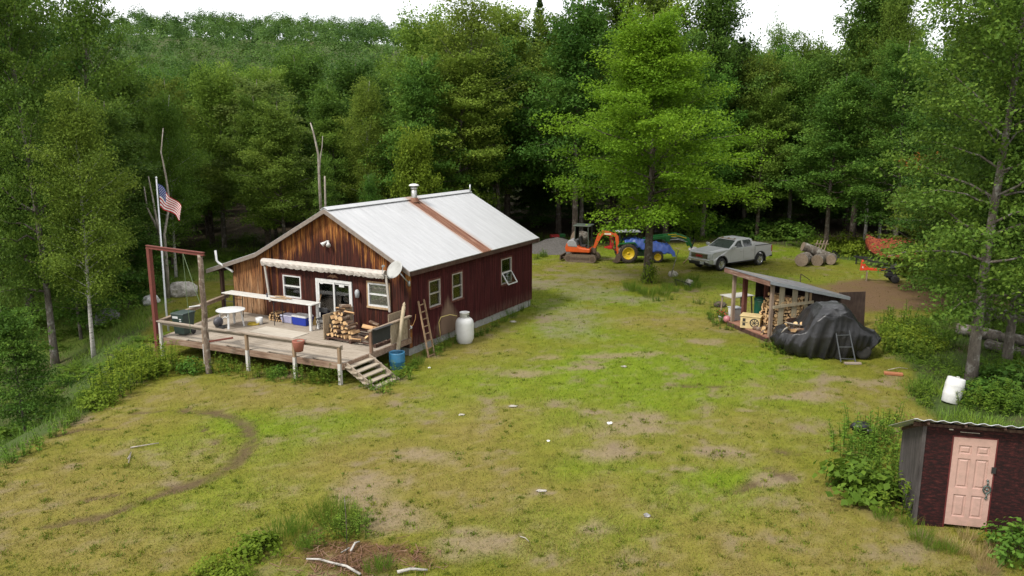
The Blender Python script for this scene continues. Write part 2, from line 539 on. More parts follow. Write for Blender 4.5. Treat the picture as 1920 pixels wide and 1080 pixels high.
# ================================================================== leaves
def leafmat(name, lo, mid, hi, trans=.3, hue=.03, val=.5, rough=.65):
    t = NT(name)
    at_ = t.n('ShaderNodeAttribute', _attribute_name='tint')
    c = t.ramp(at_.outputs['Fac'], [(0, lo), (.5, mid), (1, hi)])
    oi = t.n('ShaderNodeObjectInfo')
    h = t.math('ADD', t.math('MULTIPLY', oi.outputs['Random'], hue), .5 - hue / 2)
    r2 = t.math('FRACT', t.math('MULTIPLY', oi.outputs['Random'], 17.31))
    v = t.math('ADD', t.math('MULTIPLY', r2, val), 1 - val / 2)
    hs = t.n('ShaderNodeHueSaturation', Hue=h, Value=v, Color=c)
    t.base(hs.outputs[0]).set(rough, 0, .12)
    tl = t.n('ShaderNodeBsdfTranslucent')
    bright = t.mix(.5, hs.outputs[0], (.16, .26, .02), 'MIX') if False else hs.outputs[0]
    t.l(bright, tl.inputs['Color'])
    mx = t.n('ShaderNodeMixShader', i0=trans, i1=t.b.outputs[0], i2=tl.outputs[0])
    t.l(mx.outputs[0], t.out.inputs[0])
    return t.m

def unit(v):
    return v / np.maximum(np.linalg.norm(v, axis=-1, keepdims=True), 1e-9)

def leaf_quads(C, Nn, S, rg, aspect=.62, fold=.12, along=None):
    """Leaf-shaped quads at C with normals Nn and lengths S."""
    n = len(C)
    Nn = unit(Nn)
    t = rg.normal(size=(n, 3)) if along is None else along + rg.normal(size=(n, 3)) * .35
    t = unit(t - Nn * (t * Nn).sum(1, keepdims=True))
    b = np.cross(Nn, t)
    S = np.asarray(S)[:, None]
    w = S * aspect * .5
    tip = C + t * S * .5 - Nn * S * fold
    base = C - t * S * .5
    return np.stack([base, C + b * w + Nn * S * fold * .4, tip, C - b * w + Nn * S * fold * .4], 1)

BARK = None
def barkmat(name, dark, light, lichen, sc=9, patch=2.2):
    t = NT(name)
    v = t.coords('Object', (1, 1, .35))
    a = t.noise(v, sc, 6, .75)
    c = t.ramp(a, [(.3, dark), (.65, light)])
    p = t.ramp(t.noise(t.coords('Object'), patch, 5, .7), [(.52, 0.0), (.62, 1.0)])
    c = t.mix(t.math('MULTIPLY', p, .7), c, lichen)
    t.base(c).set(.95, 0, .1); t.bump(a, .8, .05)
    return t.m
BARK_BROWN = barkmat('brown_ridged_bark', (.030, .023, .018), (.125, .098, .078), (.21, .20, .175))
BARK_GREY = barkmat('grey_lichen_bark', (.05, .042, .035), (.17, .145, .12), (.30, .29, .26), 8, 3)
def birchmat():
    t = NT('white_birch_bark')
    v = t.coords('Object', (1, 1, 3.5))
    a = t.noise(v, 3.2, 5, .8)
    c = t.ramp(a, [(.36, (.05, .042, .036)), (.46, (.32, .30, .27)), (.7, (.48, .46, .43))])
    t.base(c).set(.85, 0, .2)
    return t.m
BARK_BIRCH = birchmat()
DEADWOOD = barkmat('bleached_dead_wood', (.14, .12, .10), (.33, .29, .24), (.42, .39, .34), 7, 3)

LEAF_MID = leafmat('broadleaf_green', (.042, .096, .015), (.082, .164, .022), (.160, .262, .036), trans=.42)
LEAF_FAR = leafmat('far_leaf_green', (.032, .072, .016), (.082, .150, .028), (.140, .215, .040), trans=.3)
LEAF_PALE = leafmat('pale_leaf_green', (.075, .130, .030), (.125, .190, .040), (.190, .255, .055), trans=.45, val=.1)
LEAF_BRIGHT = leafmat('fresh_yellow_green', (.095, .150, .014), (.155, .220, .020), (.230, .290, .030), trans=.45, hue=.01, val=.1)
LEAF_YEL = leafmat('birch_leaf_green', (.068, .120, .017), (.120, .192, .024), (.192, .268, .038), trans=.42)
LEAF_DARK = leafmat('dark_leaf_green', (.033, .076, .013), (.062, .126, .019), (.122, .200, .028), trans=.4)
LEAF_MAPLE = leafmat('bright_maple_green', (.078, .152, .010), (.134, .244, .014), (.212, .330, .022), trans=.45, hue=.01, val=.05)
LEAF_CONIF = leafmat('conifer_green', (.030, .056, .016), (.056, .092, .022), (.095, .136, .03), trans=.15)
LEAF_WEED = leafmat('weed_green', (.052, .105, .012), (.100, .172, .018), (.165, .240, .028), trans=.36, hue=.03, val=.3)
LEAF_TAN = leafmat('dry_stem_tan', (.16, .11, .04), (.28, .21, .09), (.38, .30, .15), trans=.15)
LEAF_RUST = leafmat('rust_brown_leaf', (.16, .05, .012), (.28, .10, .02), (.36, .16, .03), trans=.2)

def path(p0, p1, rg, sag=0.0, n=5, wob=.05):
    p0 = np.array(p0); p1 = np.array(p1); L = np.linalg.norm(p1 - p0)
    out = []
    for i in range(n):
        t = i / (n - 1)
        p = p0 + (p1 - p0) * t
        p = p + rg.normal(size=3) * wob * L * math.sin(PI * t)
        p[2] += sag * L * math.sin(PI * t)
        out.append(p)
    return out

def tree_proto(name, seed, Ht, R0, base, nbr, pads, lpp, lsz, shape='oval', leaf=None, bark=None, lean=.03, el=(5, 60), padr=.8, thick=.16, flat=.75, trunk_r=None, forks=0, tipbias=.5):
    """A tree as an Empty with a trunk (tapered, with limbs) and a crown of leaf-sized faces on layered sprays."""
    rg = np.random.default_rng(seed)
    root = empty(name, label='tree', cat='tree')
    tr = trunk_r or .013 * Ht + .03
    m = MB(); m.smooth = True
    n = 12
    ph = rg.uniform(0, 6)
    def axis(z):
        k = z / Ht
        return np.array([lean * Ht * k * k * math.cos(ph) + .012 * Ht * math.sin(k * 7 + ph) * k, lean * Ht * k * k * math.sin(ph) + .012 * Ht * math.cos(k * 6 + ph) * k, z])
    zs = np.linspace(-.4, Ht * .97, n)
    m.tube([axis(max(z, 0)) + np.array([0, 0, min(z, 0)]) for z in zs], [tr * (1.25 if i == 0 else 1) * (1 - .93 * (i / (n - 1)) ** .9) for i in range(n)], 8)
    Cs, Ns, Ss, Ts = [], [], [], []
    for i in range(nbr):
        u = (i + rg.random()) / nbr
        t = base + (.90 - base) * u ** .9
        k = u ** .9
        if shape == 'oval': prof = .52 + .48 * math.sin(PI * k ** .9)
        elif shape == 'cone': prof = (1 - k) ** .85 + .06
        elif shape == 'egg': prof = min(1, .55 + k * 1.8) * (1 - k) ** .55 + .05
        elif shape == 'maple': prof = (.68 + .32 * math.sin(PI * min(k / .7, 1.0))) * (1 - .45 * max(0, (k - .35) / .65) ** 1.3)
        elif shape == 'dome': prof = (.72 + .28 * math.sin(PI * k)) * (1 - .25 * k)
        else: prof = .5 + .5 * math.sin(PI * k) + .0
        L = R0 * prof * rg.uniform(.62, 1.18)
        az = i * 2.39996 + rg.uniform(-.4, .4)
        e = R(el[0] + (el[1] - el[0]) * k ** 1.3 + rg.uniform(-10, 10))
        d = np.array([math.cos(az) * math.cos(e), math.sin(az) * math.cos(e), math.sin(e)])
        side = np.array([-math.sin(az), math.cos(az), 0])
        z0 = t * Ht - math.sin(e) * L * .40
        z0 = max(z0, base * Ht * .7)
        p0 = axis(min(z0, Ht * .95)); p1 = p0 + d * L
        pts = path(p0, p1, rg, .05, 5, .04)
        br = tr * .30 * (1 - .75 * k) * (.6 + .5 * min(1, L / R0))
        m.tube(pts, [br, br * .75, br * .5, br * .3, br * .12], 5, cap=False)
        bt = .48 + rg.normal() * .12
        np_ = max(2, int(round(pads * (.55 + .5 * L / R0))))
        for j in range(np_):
            f = tipbias * .5 + (1.08 - tipbias * .5) * ((j + rg.random()) / np_)
            ff = min(f, 1.0) * 4
            a = int(min(3, math.floor(ff))); q = ff - a
            c = pts[a] * (1 - q) + pts[a + 1] * q
            spread = .40 * L * (1 - .45 * f) * (1 if L > .8 else .6)
            c = c + side * rg.uniform(-1, 1) * spread + np.array([0, 0, rg.uniform(-.55, .6) * padr * (1 - .3 * f)])
            nl = int(lpp * rg.uniform(.6, 1.35))
            r = padr * rg.uniform(.6, 1.25)
            rr = r * np.sqrt(rg.random(nl)); aa = rg.uniform(0, 2 * PI, nl)
            ol = rr * np.cos(aa) * 1.15; os_ = rr * np.sin(aa) * .9
            dd = unit(np.array([[d[0], d[1], d[2] * .5 - .08]]))[0]
            up = unit(np.cross(dd, side)[None])[0]
            if up[2] < 0: up = -up
            C = c + ol[:, None] * dd + os_[:, None] * side + (rg.normal(size=nl) * thick * r - .22 * r * (rr / r) ** 2)[:, None] * up
            N = up * flat + rg.normal(size=(nl, 3)) * .55 + (ol[:, None] * dd + os_[:, None] * side) / r * .45
            Cs.append(C); Ns.append(N); Ss.append(lsz * rg.uniform(.55, 1.35, nl))
            Ts.append(np.clip(rg.normal(bt + rg.normal() * .10, .15, nl), 0, 1))
    m.build('trunk', bark or BARK_BROWN, root)
    C = np.concatenate(Cs); N = np.concatenate(Ns); S = np.concatenate(Ss); T = np.concatenate(Ts)
    np_mesh('crown', leaf_quads(C, N, S, rg), 4, leaf or LEAF_MID, root, face_float=T)
    root['h'] = Ht; root['r'] = R0
    return root

def conifer_proto(name, seed, Ht, R0, base, whorls, leaf=None):
    rg = np.random.default_rng(seed)
    root = empty(name, label='tree', cat='tree')
    m = MB(); m.smooth = True
    m.tube([(0, 0, -.4), (0, 0, Ht * .5), (.1, .05, Ht)], [.011 * Ht, .007 * Ht, .01], 8)
    Cs, Ns, Ss, Ts, Al = [], [], [], [], []
    for i in range(whorls):
        k = i / (whorls - 1); z = Ht * (base + (1 - base) * k)
        nb = 7 if k < .8 else 5
        for j in range(nb):
            L = (R0 * (1 - k) ** .8 + .25) * rg.uniform(.7, 1.15)
            az = j * 2 * PI / nb + i * 1.3 + rg.uniform(-.3, .3)
            e = R(-14 + 50 * k + rg.uniform(-8, 8))
            d = np.array([math.cos(az) * math.cos(e), math.sin(az) * math.cos(e), math.sin(e)])
            side = np.array([-math.sin(az), math.cos(az), 0])
            p0 = np.array([0, 0, z])
            m.tube([p0, p0 + d * L], [.035 * (1 - k) + .008, .006], 4, cap=False)
            nl = int(26 + 62 * L)
            f = rg.random(nl) ** .75
            wdt = .42 * L * (1 - .75 * f) + .1
            C = p0 + d * (f * L)[:, None] + side * (rg.uniform(-1, 1, nl) * wdt)[:, None] + np.array([0, 0, 1]) * (rg.normal(size=nl) * .06 - .10 * f * L * .6)[:, None]
            Cs.append(C); Ns.append(np.array([0, 0, 1]) + rg.normal(size=(nl, 3)) * .45)
            Ss.append(rg.uniform(.16, .36, nl)); Ts.append(np.clip(rg.normal(.45 + rg.normal() * .12, .15, nl), 0, 1))
            Al.append(d * .8 + side * np.sign(rg.uniform(-1, 1, nl))[:, None] * .6)
    m.build('trunk', BARK_BROWN, root)
    np_mesh('crown', leaf_quads(np.concatenate(Cs), np.concatenate(Ns), np.concatenate(Ss), rg, .5, .1, np.concatenate(Al)), 4, leaf or LEAF_CONIF, root, face_float=np.concatenate(Ts))
    root['h'] = Ht; root['r'] = R0
    return root

PROTO = {
    'maple': tree_proto('maple_tree', 11, 15.8, 5.0, .23, 58, 11, 165, .14, 'maple', LEAF_MAPLE, BARK_BROWN, .01, (0, 62), .98, .15, .9, .27, tipbias=.55),
    'broad1': tree_proto('broadleaf_tree', 21, 16, 4.2, .26, 40, 8, 125, .19, 'maple', LEAF_MID, BARK_BROWN, .03, (8, 64), 1.0, .18, .75, tipbias=.55),
    'broad2': tree_proto('broadleaf_tree', 22, 16, 4.6, .26, 36, 8, 130, .19, 'dome', LEAF_MID, BARK_GREY, .05, (18, 70), 1.1, .28, .6, tipbias=.6),
    'broad3': tree_proto('broadleaf_tree', 23, 17, 3.9, .20, 42, 8, 120, .185, 'oval', LEAF_MID, BARK_BROWN, .03, (8, 64), .95, .18, .75, tipbias=.55),
    'dark1': tree_proto('broadleaf_tree', 31, 16, 4.2, .2, 42, 8, 120, .185, 'dome', LEAF_DARK, BARK_BROWN, .03, (10, 64), 1.0, .2, .7, tipbias=.55),
    'birch1': tree_proto('birch_tree', 41, 16, 3.4, .22, 50, 9, 118, .125, 'oval', LEAF_YEL, BARK_BIRCH, .06, (25, 72), .85, .3, .45, .14, tipbias=.5),
    'open1': tree_proto('broadleaf_tree', 42, 17, 3.8, .34, 42, 6, 90, .145, 'oval', LEAF_YEL, BARK_GREY, .05, (25, 70), .85, .28, .5, .2),
    'small1': tree_proto('small_tree', 51, 7, 3.0, .06, 66, 5, 84, .16, 'dome', LEAF_YEL, BARK_GREY, .05, (30, 75), .65, .3, .4, .09),
    'under1': tree_proto('small_tree', 52, 8, 3.0, .12, 52, 5, 78, .16, 'egg', LEAF_MID, BARK_GREY, .05, (0, 55), .8, .12, 1.0, .09),
    'near1': tree_proto('broadleaf_tree', 61, 18, 4.0, .16, 54, 10, 120, .14, 'oval', LEAF_MID, BARK_GREY, .02, (2, 64), .85, .2, .75, .23, tipbias=.55),
    'near2': tree_proto('broadleaf_tree', 62, 17, 3.6, .10, 50, 10, 120, .14, 'oval', LEAF_DARK, BARK_GREY, .03, (0, 62), .85, .2, .75, .2, tipbias=.55),
    'conif1': conifer_proto('conifer_tree', 71, 15, 2.6, .10, 34),
    'conif2': conifer_proto('conifer_tree', 72, 16, 3.4, .07, 32),
}
USED = set()
def put_tree(kind, x, y, Hh, label, group=None, wid=None, rz=None, z=None, leaf=None):
    p = PROTO[kind]
    s = Hh / p['h']
    sw = s if wid is None else wid / (2 * p['r'])
    loc = (x, y, (hz(x, y) if z is None else z) - .05)
    rz = RND.uniform(0, 6.28) if rz is None else rz
    if kind in USED:
        o = copy_tree(p, None, loc, rz, (sw, sw, s), label, group)
        if not group and 'group' in o: del o['group']
    else:
        USED.add(kind); o = p
        o.location = loc; o.rotation_euler = (0, 0, rz); o.scale = (sw, sw, s)
        o['label'] = label
        if group: o['group'] = group
    if leaf:
        for ch in KIDS[o.name]:
            if ch.name.startswith('crown'):
                ch.material_slots[0].link = 'OBJECT'; ch.material_slots[0].material = leaf
    return o

def tree_at(kind, px, Y, top, label, width_px=None, group=None, rz=None, leaf=None):
    x, _, zt = at(px, top, Y)
    z = hz(x, Y)
    wid = None if width_px is None else width_px / F_PX * Y
    return put_tree(kind, x, Y, zt - z, label, group, wid, rz, z, leaf)
# ================================================================== the trees that can be told apart
tree_at('maple', 1232, 44.4, 2, 'bright green maple standing alone on the lawn in front of the blue tractor', 365, rz=1.0)
# left side of the clearing
x, y, z = gph(176, 668)
put_tree('birch1', x, y, 11.5, 'white barked birch at the foot of the left bank by the grey boulder', wid=4.6, z=z, rz=.5)
tree_at('near1', 5, 33, -140, 'tall dense broadleaf tree at the far left edge of the photo', 250)
tree_at('open1', 118, 43, -70, 'tall loose crowned pale tree standing clear against the sky at top left', 250, rz=2.2)
tree_at('birch1', 300, 47, 165, 'thin pale stemmed tree with a yellow green crown behind the flagpole', 150, rz=.2)
tree_at('broad1', 212, 50, 92, 'mid green broadleaf tree left of the flagpole reaching up to the hill line', 230)
tree_at('near1', 66, 47, 95, 'broadleaf tree second from the far left, behind the tallest one', 240)
tree_at('under1', 118, 36, 330, 'low understorey tree with layered branches on the left bank', 230)
tree_at('under1', 225, 40, 400, 'low understorey tree between the white birch and the flagpole', 170)
tree_at('near1', 118, 37.5, 150, 'layered broadleaf tree left of the white birch on the left bank', 210, rz=2.0)
tree_at('near2', 172, 40, 175, 'shady broadleaf tree rising behind the white birch', 240)
tree_at('under1', 15, 24.5, 565, 'small leafy tree on the lower slope at the left edge of the photo', 190)
tree_at('dark1', 255, 60, 120, 'dark broadleaf tree behind the dead white stems', 220)
# behind the cabin
tree_at('broad1', 484, 58, 138, 'pale green layered broadleaf tree behind the left end of the cabin roof', 240, rz=.4, leaf=LEAF_PALE)
tree_at('dark1', 660, 66, 105, 'large dark broadleaf tree behind the stovepipe side of the cabin roof', 210)
tree_at('dark1', 372, 62, 105, 'dark broadleaf tree between the flag and the pale layered tree', 170)
tree_at('broad2', 560, 78, 92, 'rounded broadleaf tree behind the grey snag', 200)
tree_at('small1', 772, 52.5, 252, 'small bright yellow green rounded tree just beyond the cabin ridge', 150, leaf=LEAF_BRIGHT)
tree_at('under1', 690, 50, 318, 'slight young tree close behind the cabin roof left of the stovepipe', 70)
tree_at('under1', 606, 49, 285, 'narrow young tree growing round the foot of the grey snag', 80)
tree_at('broad2', 735, 76, 130, 'broadleaf tree behind the small bright rounded one', 170)
tree_at('open1', 868, 60, -30, 'tall open topped tree rising behind the far end of the cabin roof', 250, rz=.9)
tree_at('broad3', 858, 58, 90, 'yellowish broadleaf tree with low branches behind the far end of the cabin roof', 200, leaf=LEAF_YEL)
tree_at('broad3', 950, 67, -10, 'tall broadleaf tree behind the far corner of the cabin', 200)
tree_at('conif1', 1012, 76, 0, 'pointed conifer with its tip showing in the sky gap', 90)
tree_at('broad1', 1085, 59, -30, 'tall broadleaf tree beyond the orange excavator', 240, rz=2.6)
tree_at('broad3', 1160, 70, -50, 'tall broadleaf tree close behind the left of the bright maple', 220)
tree_at('dark1', 1345, 66, -70, 'tall dark tree behind the right shoulder of the bright maple', 210)
tree_at('broad3', 1245, 68, -60, 'tall broadleaf tree hidden behind the bright maple crown', 220)
# right of the maple
tree_at('conif2', 1392, 70, 75, 'dark conifer left of the sky gap at the right', 150)
tree_at('open1', 1478, 80, 26, 'slender loose topped tree alone in the right sky gap', 130)
tree_at('broad1', 1440, 71, 78, 'broadleaf tree behind the pickup truck', 190)
tree_at('broad2', 1535, 76, 70, 'broadleaf tree right of the slender one in the sky gap', 170)
tree_at('broad1', 1575, 55.5, 128, 'layered mid green tree behind the stack of cut logs', 190, rz=1.6)
tree_at('dark1', 1640, 63, -40, 'tall dark tree behind the red covered boat', 230)
tree_at('birch1', 1668, 62, -70, 'tall white stemmed birch above the red covered boat', 150)
tree_at('birch1', 1695, 60, -60, 'white stemmed birch right of the tall one above the boat', 140)
tree_at('near1', 1715, 53, 60, 'broadleaf tree hanging over the stern of the red covered boat', 220)
tree_at('under1', 1775, 42, 280, 'low tree with bright layered branches over the brown earth', 230, rz=.8, leaf=LEAF_YEL)
for px, py, k, h, wd, lab in (
        (1819, 728, 'near1', 17.5, 7.4, 'grey trunked tree behind the tilted white barrel'),
        (1846, 612, 'near2', 18.5, 7.0, 'dark trunked tree behind the grey trunked one, by the felled trunks'),
        (1886, 683, 'near2', 17.0, 6.4, 'tree with leaves down its trunk at the right edge, before the felled trunks'),
        (1790, 585, 'near2', 14.0, 6.5, 'slim leaning trunk tree at the end of the brown earth track'),
        (1935, 640, 'near1', 18.0, 7.0, 'tree half cut off by the right edge of the photo')):
    x, y = gp(px, py)
    put_tree(k, x, y, h, lab, wid=wd)

# ------------------------------------------------------------------ the standing wood behind and beside, individually
FOREST = []
def skyline(px):
    return np.interp(px, [-300, 0, 60, 70, 200, 260, 340, 560, 780, 800, 990, 1000, 1040, 1050, 1400, 1412, 1590, 1640, 1900, 2300],
                     [-200, -150, -60, 60, 90, 110, 125, 112, 112, 0, 0, 45, 45, -30, -30, 85, 75, -80, -160, -200])
rgf = np.random.default_rng(5)
BIG = [(o.location.x, o.location.y) for o in COL.objects if o.type == 'EMPTY' and o.get('category') == 'tree' and o.location.y > 1]
def ok(x, y, dmin):
    for a, b in FOREST:
        if (a - x) ** 2 + (b - y) ** 2 < dmin * dmin: return False
    for a, b in BIG:
        if (a - x) ** 2 + (b - y) ** 2 < (dmin * .75) ** 2: return False
    return True

def zone(px):
    if px < 330: return 'left of the flag'
    if px < 800: return 'between flag and stovepipe'
    if px < 1060: return 'beyond the cabin end'
    if px < 1420: return 'beyond the excavator and pickup'
    if px < 1640: return 'beyond the cut logs'
    return 'behind the red covered boat'

KLAB = {'broad1': 'mid green broadleaf tree', 'broad2': 'round topped broadleaf tree', 'broad3': 'tall green broadleaf tree', 'dark1': 'dark green broadleaf tree',
        'birch1': 'pale stemmed birch', 'open1': 'loose crowned tree', 'under1': 'low understorey tree', 'conif1': 'pointed conifer', 'conif2': 'broad dark conifer', 'near1': 'broadleaf tree', 'near2': 'shady broadleaf tree'}
tries = 0
while len(FOREST) < 205 and tries < 9000:
    tries += 1
    px = rgf.uniform(-260, 2180)
    Y = 48 + 95 * rgf.random() ** 1.5 if px < 800 else 62 + 60 * rgf.random() ** 1.6
    if px < 330: Y = 36 + 80 * rgf.random() ** 1.3
    if px > 1640: Y = 44 + 60 * rgf.random() ** 1.4
    x = (px - 960) / F_PX * Y
    if lawn_mask(np.array([x]), np.array([Y]))[0] > .02: continue
    if 330 < px < 1000 and Y < 50: continue
    if px < 330 and -22 < x < -10 and Y < 47: continue
    if px > 1640 and x < 29 and Y < 57: continue
    if not ok(x, Y, 3.4 if Y < 75 else 4.4): continue
    z = hz(x, Y)
    top = skyline(px) + rgf.uniform(0, 70)
    Hm = at(px, top, Y)[2] - z
    Hh = min(rgf.uniform(13.5, 19.5), Hm)
    near = Y < 70
    if Hh < 5.5: continue
    kind = rgf.choice(['broad1', 'broad2', 'broad3', 'dark1', 'birch1', 'open1', 'conif1', 'conif2', 'under1'], p=[.24, .25, .20, .12, .09, .03, .015, .015, .04])
    if kind == 'under1': Hh = min(Hh, 8)
    if Hh < 9: kind = rgf.choice(['under1', 'broad3', 'broad1'])
    FOREST.append((x, Y))
    row = 'at the wood edge' if Y < 68 else ('deep in the wood' if Y < 92 else 'far back in the wood')
    yel = str(kind) in ('broad1', 'broad2', 'broad3') and rgf.random() < .3
    lab = {'broad1': 'yellow green broadleaf tree', 'broad2': 'yellow green round topped tree', 'broad3': 'yellow green tall broadleaf tree'}[str(kind)] if yel else KLAB[str(kind)]
    put_tree(str(kind), x, Y, Hh, '%s %s %s' % (lab, row, zone(px)), 'trees of the surrounding wood', z=z, leaf=LEAF_YEL if yel else None)
# dark understorey along the back of the wood, closing the view between the trunks
k = 0; tries = 0
US = []
while k < 46 and tries < 2000:
    tries += 1
    px = rgf.uniform(300, 1980)
    Y = rgf.uniform(70, 90)
    x = (px - 960) / F_PX * Y
    if any((a - x) ** 2 + (b - Y) ** 2 < 9 for a, b in US): continue
    US.append((x, Y)); k += 1
    put_tree('under1', x, Y, rgf.uniform(4, 6.5), 'low understorey tree among the trunks, %s' % zone(px), 'understorey trees in the surrounding wood', wid=rgf.uniform(4.5, 6))

# ------------------------------------------------------------------ dead stems
def snag(name, stems, label, cat='dead tree', mat=None, n=7):
    m = MB(); m.smooth = True
    for pts, r0, r1 in stems:
        m.tube(pts, [r0 + (r1 - r0) * i / (len(pts) - 1) for i in range(len(pts))], n)
    o = m.build(name, mat or DEADWOOD)
    return tag(o, label, cat)
def pp(Y, *l):
    return [at(a, b, Y + (l_ if False else 0)) for a, b in l for l_ in (0,)]
snag('dead_tree', [(pp(48, (603, 420), (599, 345), (597, 290), (588, 250), (582, 230)), .10, .035), (pp(48, (599, 330), (600, 300), (604, 275), (605, 255)), .055, .02)],
     'grey forked snag behind the cabin roof')
snag('dead_tree', [(pp(47.2, (611, 420), (609, 330)), .07, .05)], 'thin straight dead stem beside the grey forked snag')
snag('dead_tree', [(pp(40, (316, 560), (313, 500), (308, 440), (318, 380), (311, 330), (302, 285), (306, 240)), .10, .02), (pp(40.2, (310, 520), (304, 470), (296, 430), (276, 390), (270, 350)), .10, .03),
     (pp(40.1, (300, 440), (293, 410), (286, 370), (278, 330)), .08, .03)], 'bleached many stemmed dead tree behind the flagpole')
snag('dead_tree', [(pp(51, (702, 395), (692, 335), (690, 330)), .06, .03)], 'thin slanting dead stem behind the stovepipe')

# ------------------------------------------------------------------ far hillside wood: nobody could count it
def far_forest():
    rg = np.random.default_rng(77)
    pts = []
    for _ in range(6500):
        Y = 128 + 540 * rg.random() ** 1.2
        px = rg.uniform(-60, 1800)
        x = (px - 960) / F_PX * Y
        pts.append((x, Y))
    pts = np.array(pts)
    keep = []; cell = {}
    for x, y in pts:
        d = 5.6 + (y - 128) * .004
        c = (int(x // 6), int(y // 6)); good = True
        for a in (-1, 0, 1):
            for b in (-1, 0, 1):
                for q in cell.get((c[0] + a, c[1] + b), ()):
                    if (q[0] - x) ** 2 + (q[1] - y) ** 2 < d * d: good = False
        if good: cell.setdefault(c, []).append((x, y)); keep.append((x, y))
    Cs, Ns, Ss, Ts = [], [], [], []
    for x, y in keep:
        z = hz(x, y); H_ = rg.uniform(8, 17) if rg.random() < .85 else rg.uniform(14, 19); Rr = 1.6 + H_ * rg.uniform(.10, .22)
        n = int(np.interp(y, [128, 250, 550], [620, 340, 170]))
        conif = False
        # clumps of leaves on a lumpy dome
        nc = 14
        cu = rg.random(nc); ca_ = rg.uniform(0, 2 * PI, nc)
        k = rg.integers(0, nc, n)
        if conif:
            hh = rg.random(n); rad = Rr * .6 * (1 - hh) * np.sqrt(rg.random(n)); a = rg.uniform(0, 2 * PI, n)
            C = np.stack([x + rad * np.cos(a), y + rad * np.sin(a), z + H_ * (.25 + .85 * hh)], 1)
            N = np.stack([np.cos(a), np.sin(a), .8 + 0 * a], 1)
        else:
            ph = np.arccos(1 - cu * 1.15)
            cc = np.stack([np.sin(ph) * np.cos(ca_) * Rr, np.sin(ph) * np.sin(ca_) * Rr, np.cos(ph) * H_ * .45], 1)
            C = cc[k] * .85 + rg.normal(size=(n, 3)) * np.array([.22, .22, .18]) * Rr
            N = cc[k] / Rr * 1.2 + rg.normal(size=(n, 3)) * .28 + np.array([0, 0, .35])
            C = C + np.array([x, y, z + H_ * .52])
        Cs.append(C); Ns.append(N)
        Ss.append(np.full(n, np.interp(y, [128, 250, 550], [.40, .58, .95])) * rg.uniform(.7, 1.3, n))
        Ts.append(np.clip(rg.normal(rg.uniform(.1, .7) + .5 * (float(vnoise(x / 45, y / 45, 71)) - .4), .10, n), 0, 1))
    C = np.concatenate(Cs)
    o = np_mesh('far_forest', leaf_quads(C, np.concatenate(Ns), np.concatenate(Ss), rg, .8), 4, LEAF_FAR, face_float=np.concatenate(Ts))
    tag(o, 'unbroken broadleaf wood covering the distant hillside', 'forest', kind='stuff')
    return len(keep), len(C)
print('far forest', far_forest())
# ================================================================== grass and weeds
def grassmat():
    t = NT('grass_blades')
    a = t.n('ShaderNodeAttribute', _attribute_name='leafcol')
    t.base(a.outputs['Color']).set(.6, 0, .2)
    tl = t.n('ShaderNodeBsdfTranslucent'); t.l(a.outputs['Color'], tl.inputs['Color'])
    mx = t.n('ShaderNodeMixShader', i0=.25, i1=t.b.outputs[0], i2=tl.outputs[0])
    t.l(mx.outputs[0], t.out.inputs[0])
    return t.m
GRASS = grassmat()

def blades(x, y, length, width, lean, rg, zoff=0.0):
    n = len(x)
    z = hgt(x, y) + zoff - .01
    a = rg.uniform(0, 2 * PI, n); b = rg.uniform(0, 2 * PI, n)
    L = length; s = np.sin(lean) * L; c = np.cos(lean) * L
    base = np.stack([x, y, z], 1)
    wv = np.stack([np.cos(a), np.sin(a), 0 * a], 1) * (width * .5)[:, None]
    tip = base + np.stack([np.cos(b) * s, np.sin(b) * s, c], 1)
    return np.stack([base - wv, base + wv, tip], 1)

def sample(n, rg, y0=11.8, y1=62, p=1.7):
    u = rg.random(n)
    a = y0 ** (1 - p); b = y1 ** (1 - p)
    Y = (a + (b - a) * u) ** (1 / (1 - p))
    px = rg.uniform(-150, 2070, n)
    return (px - 960) / F_PX * (Y + .5), Y

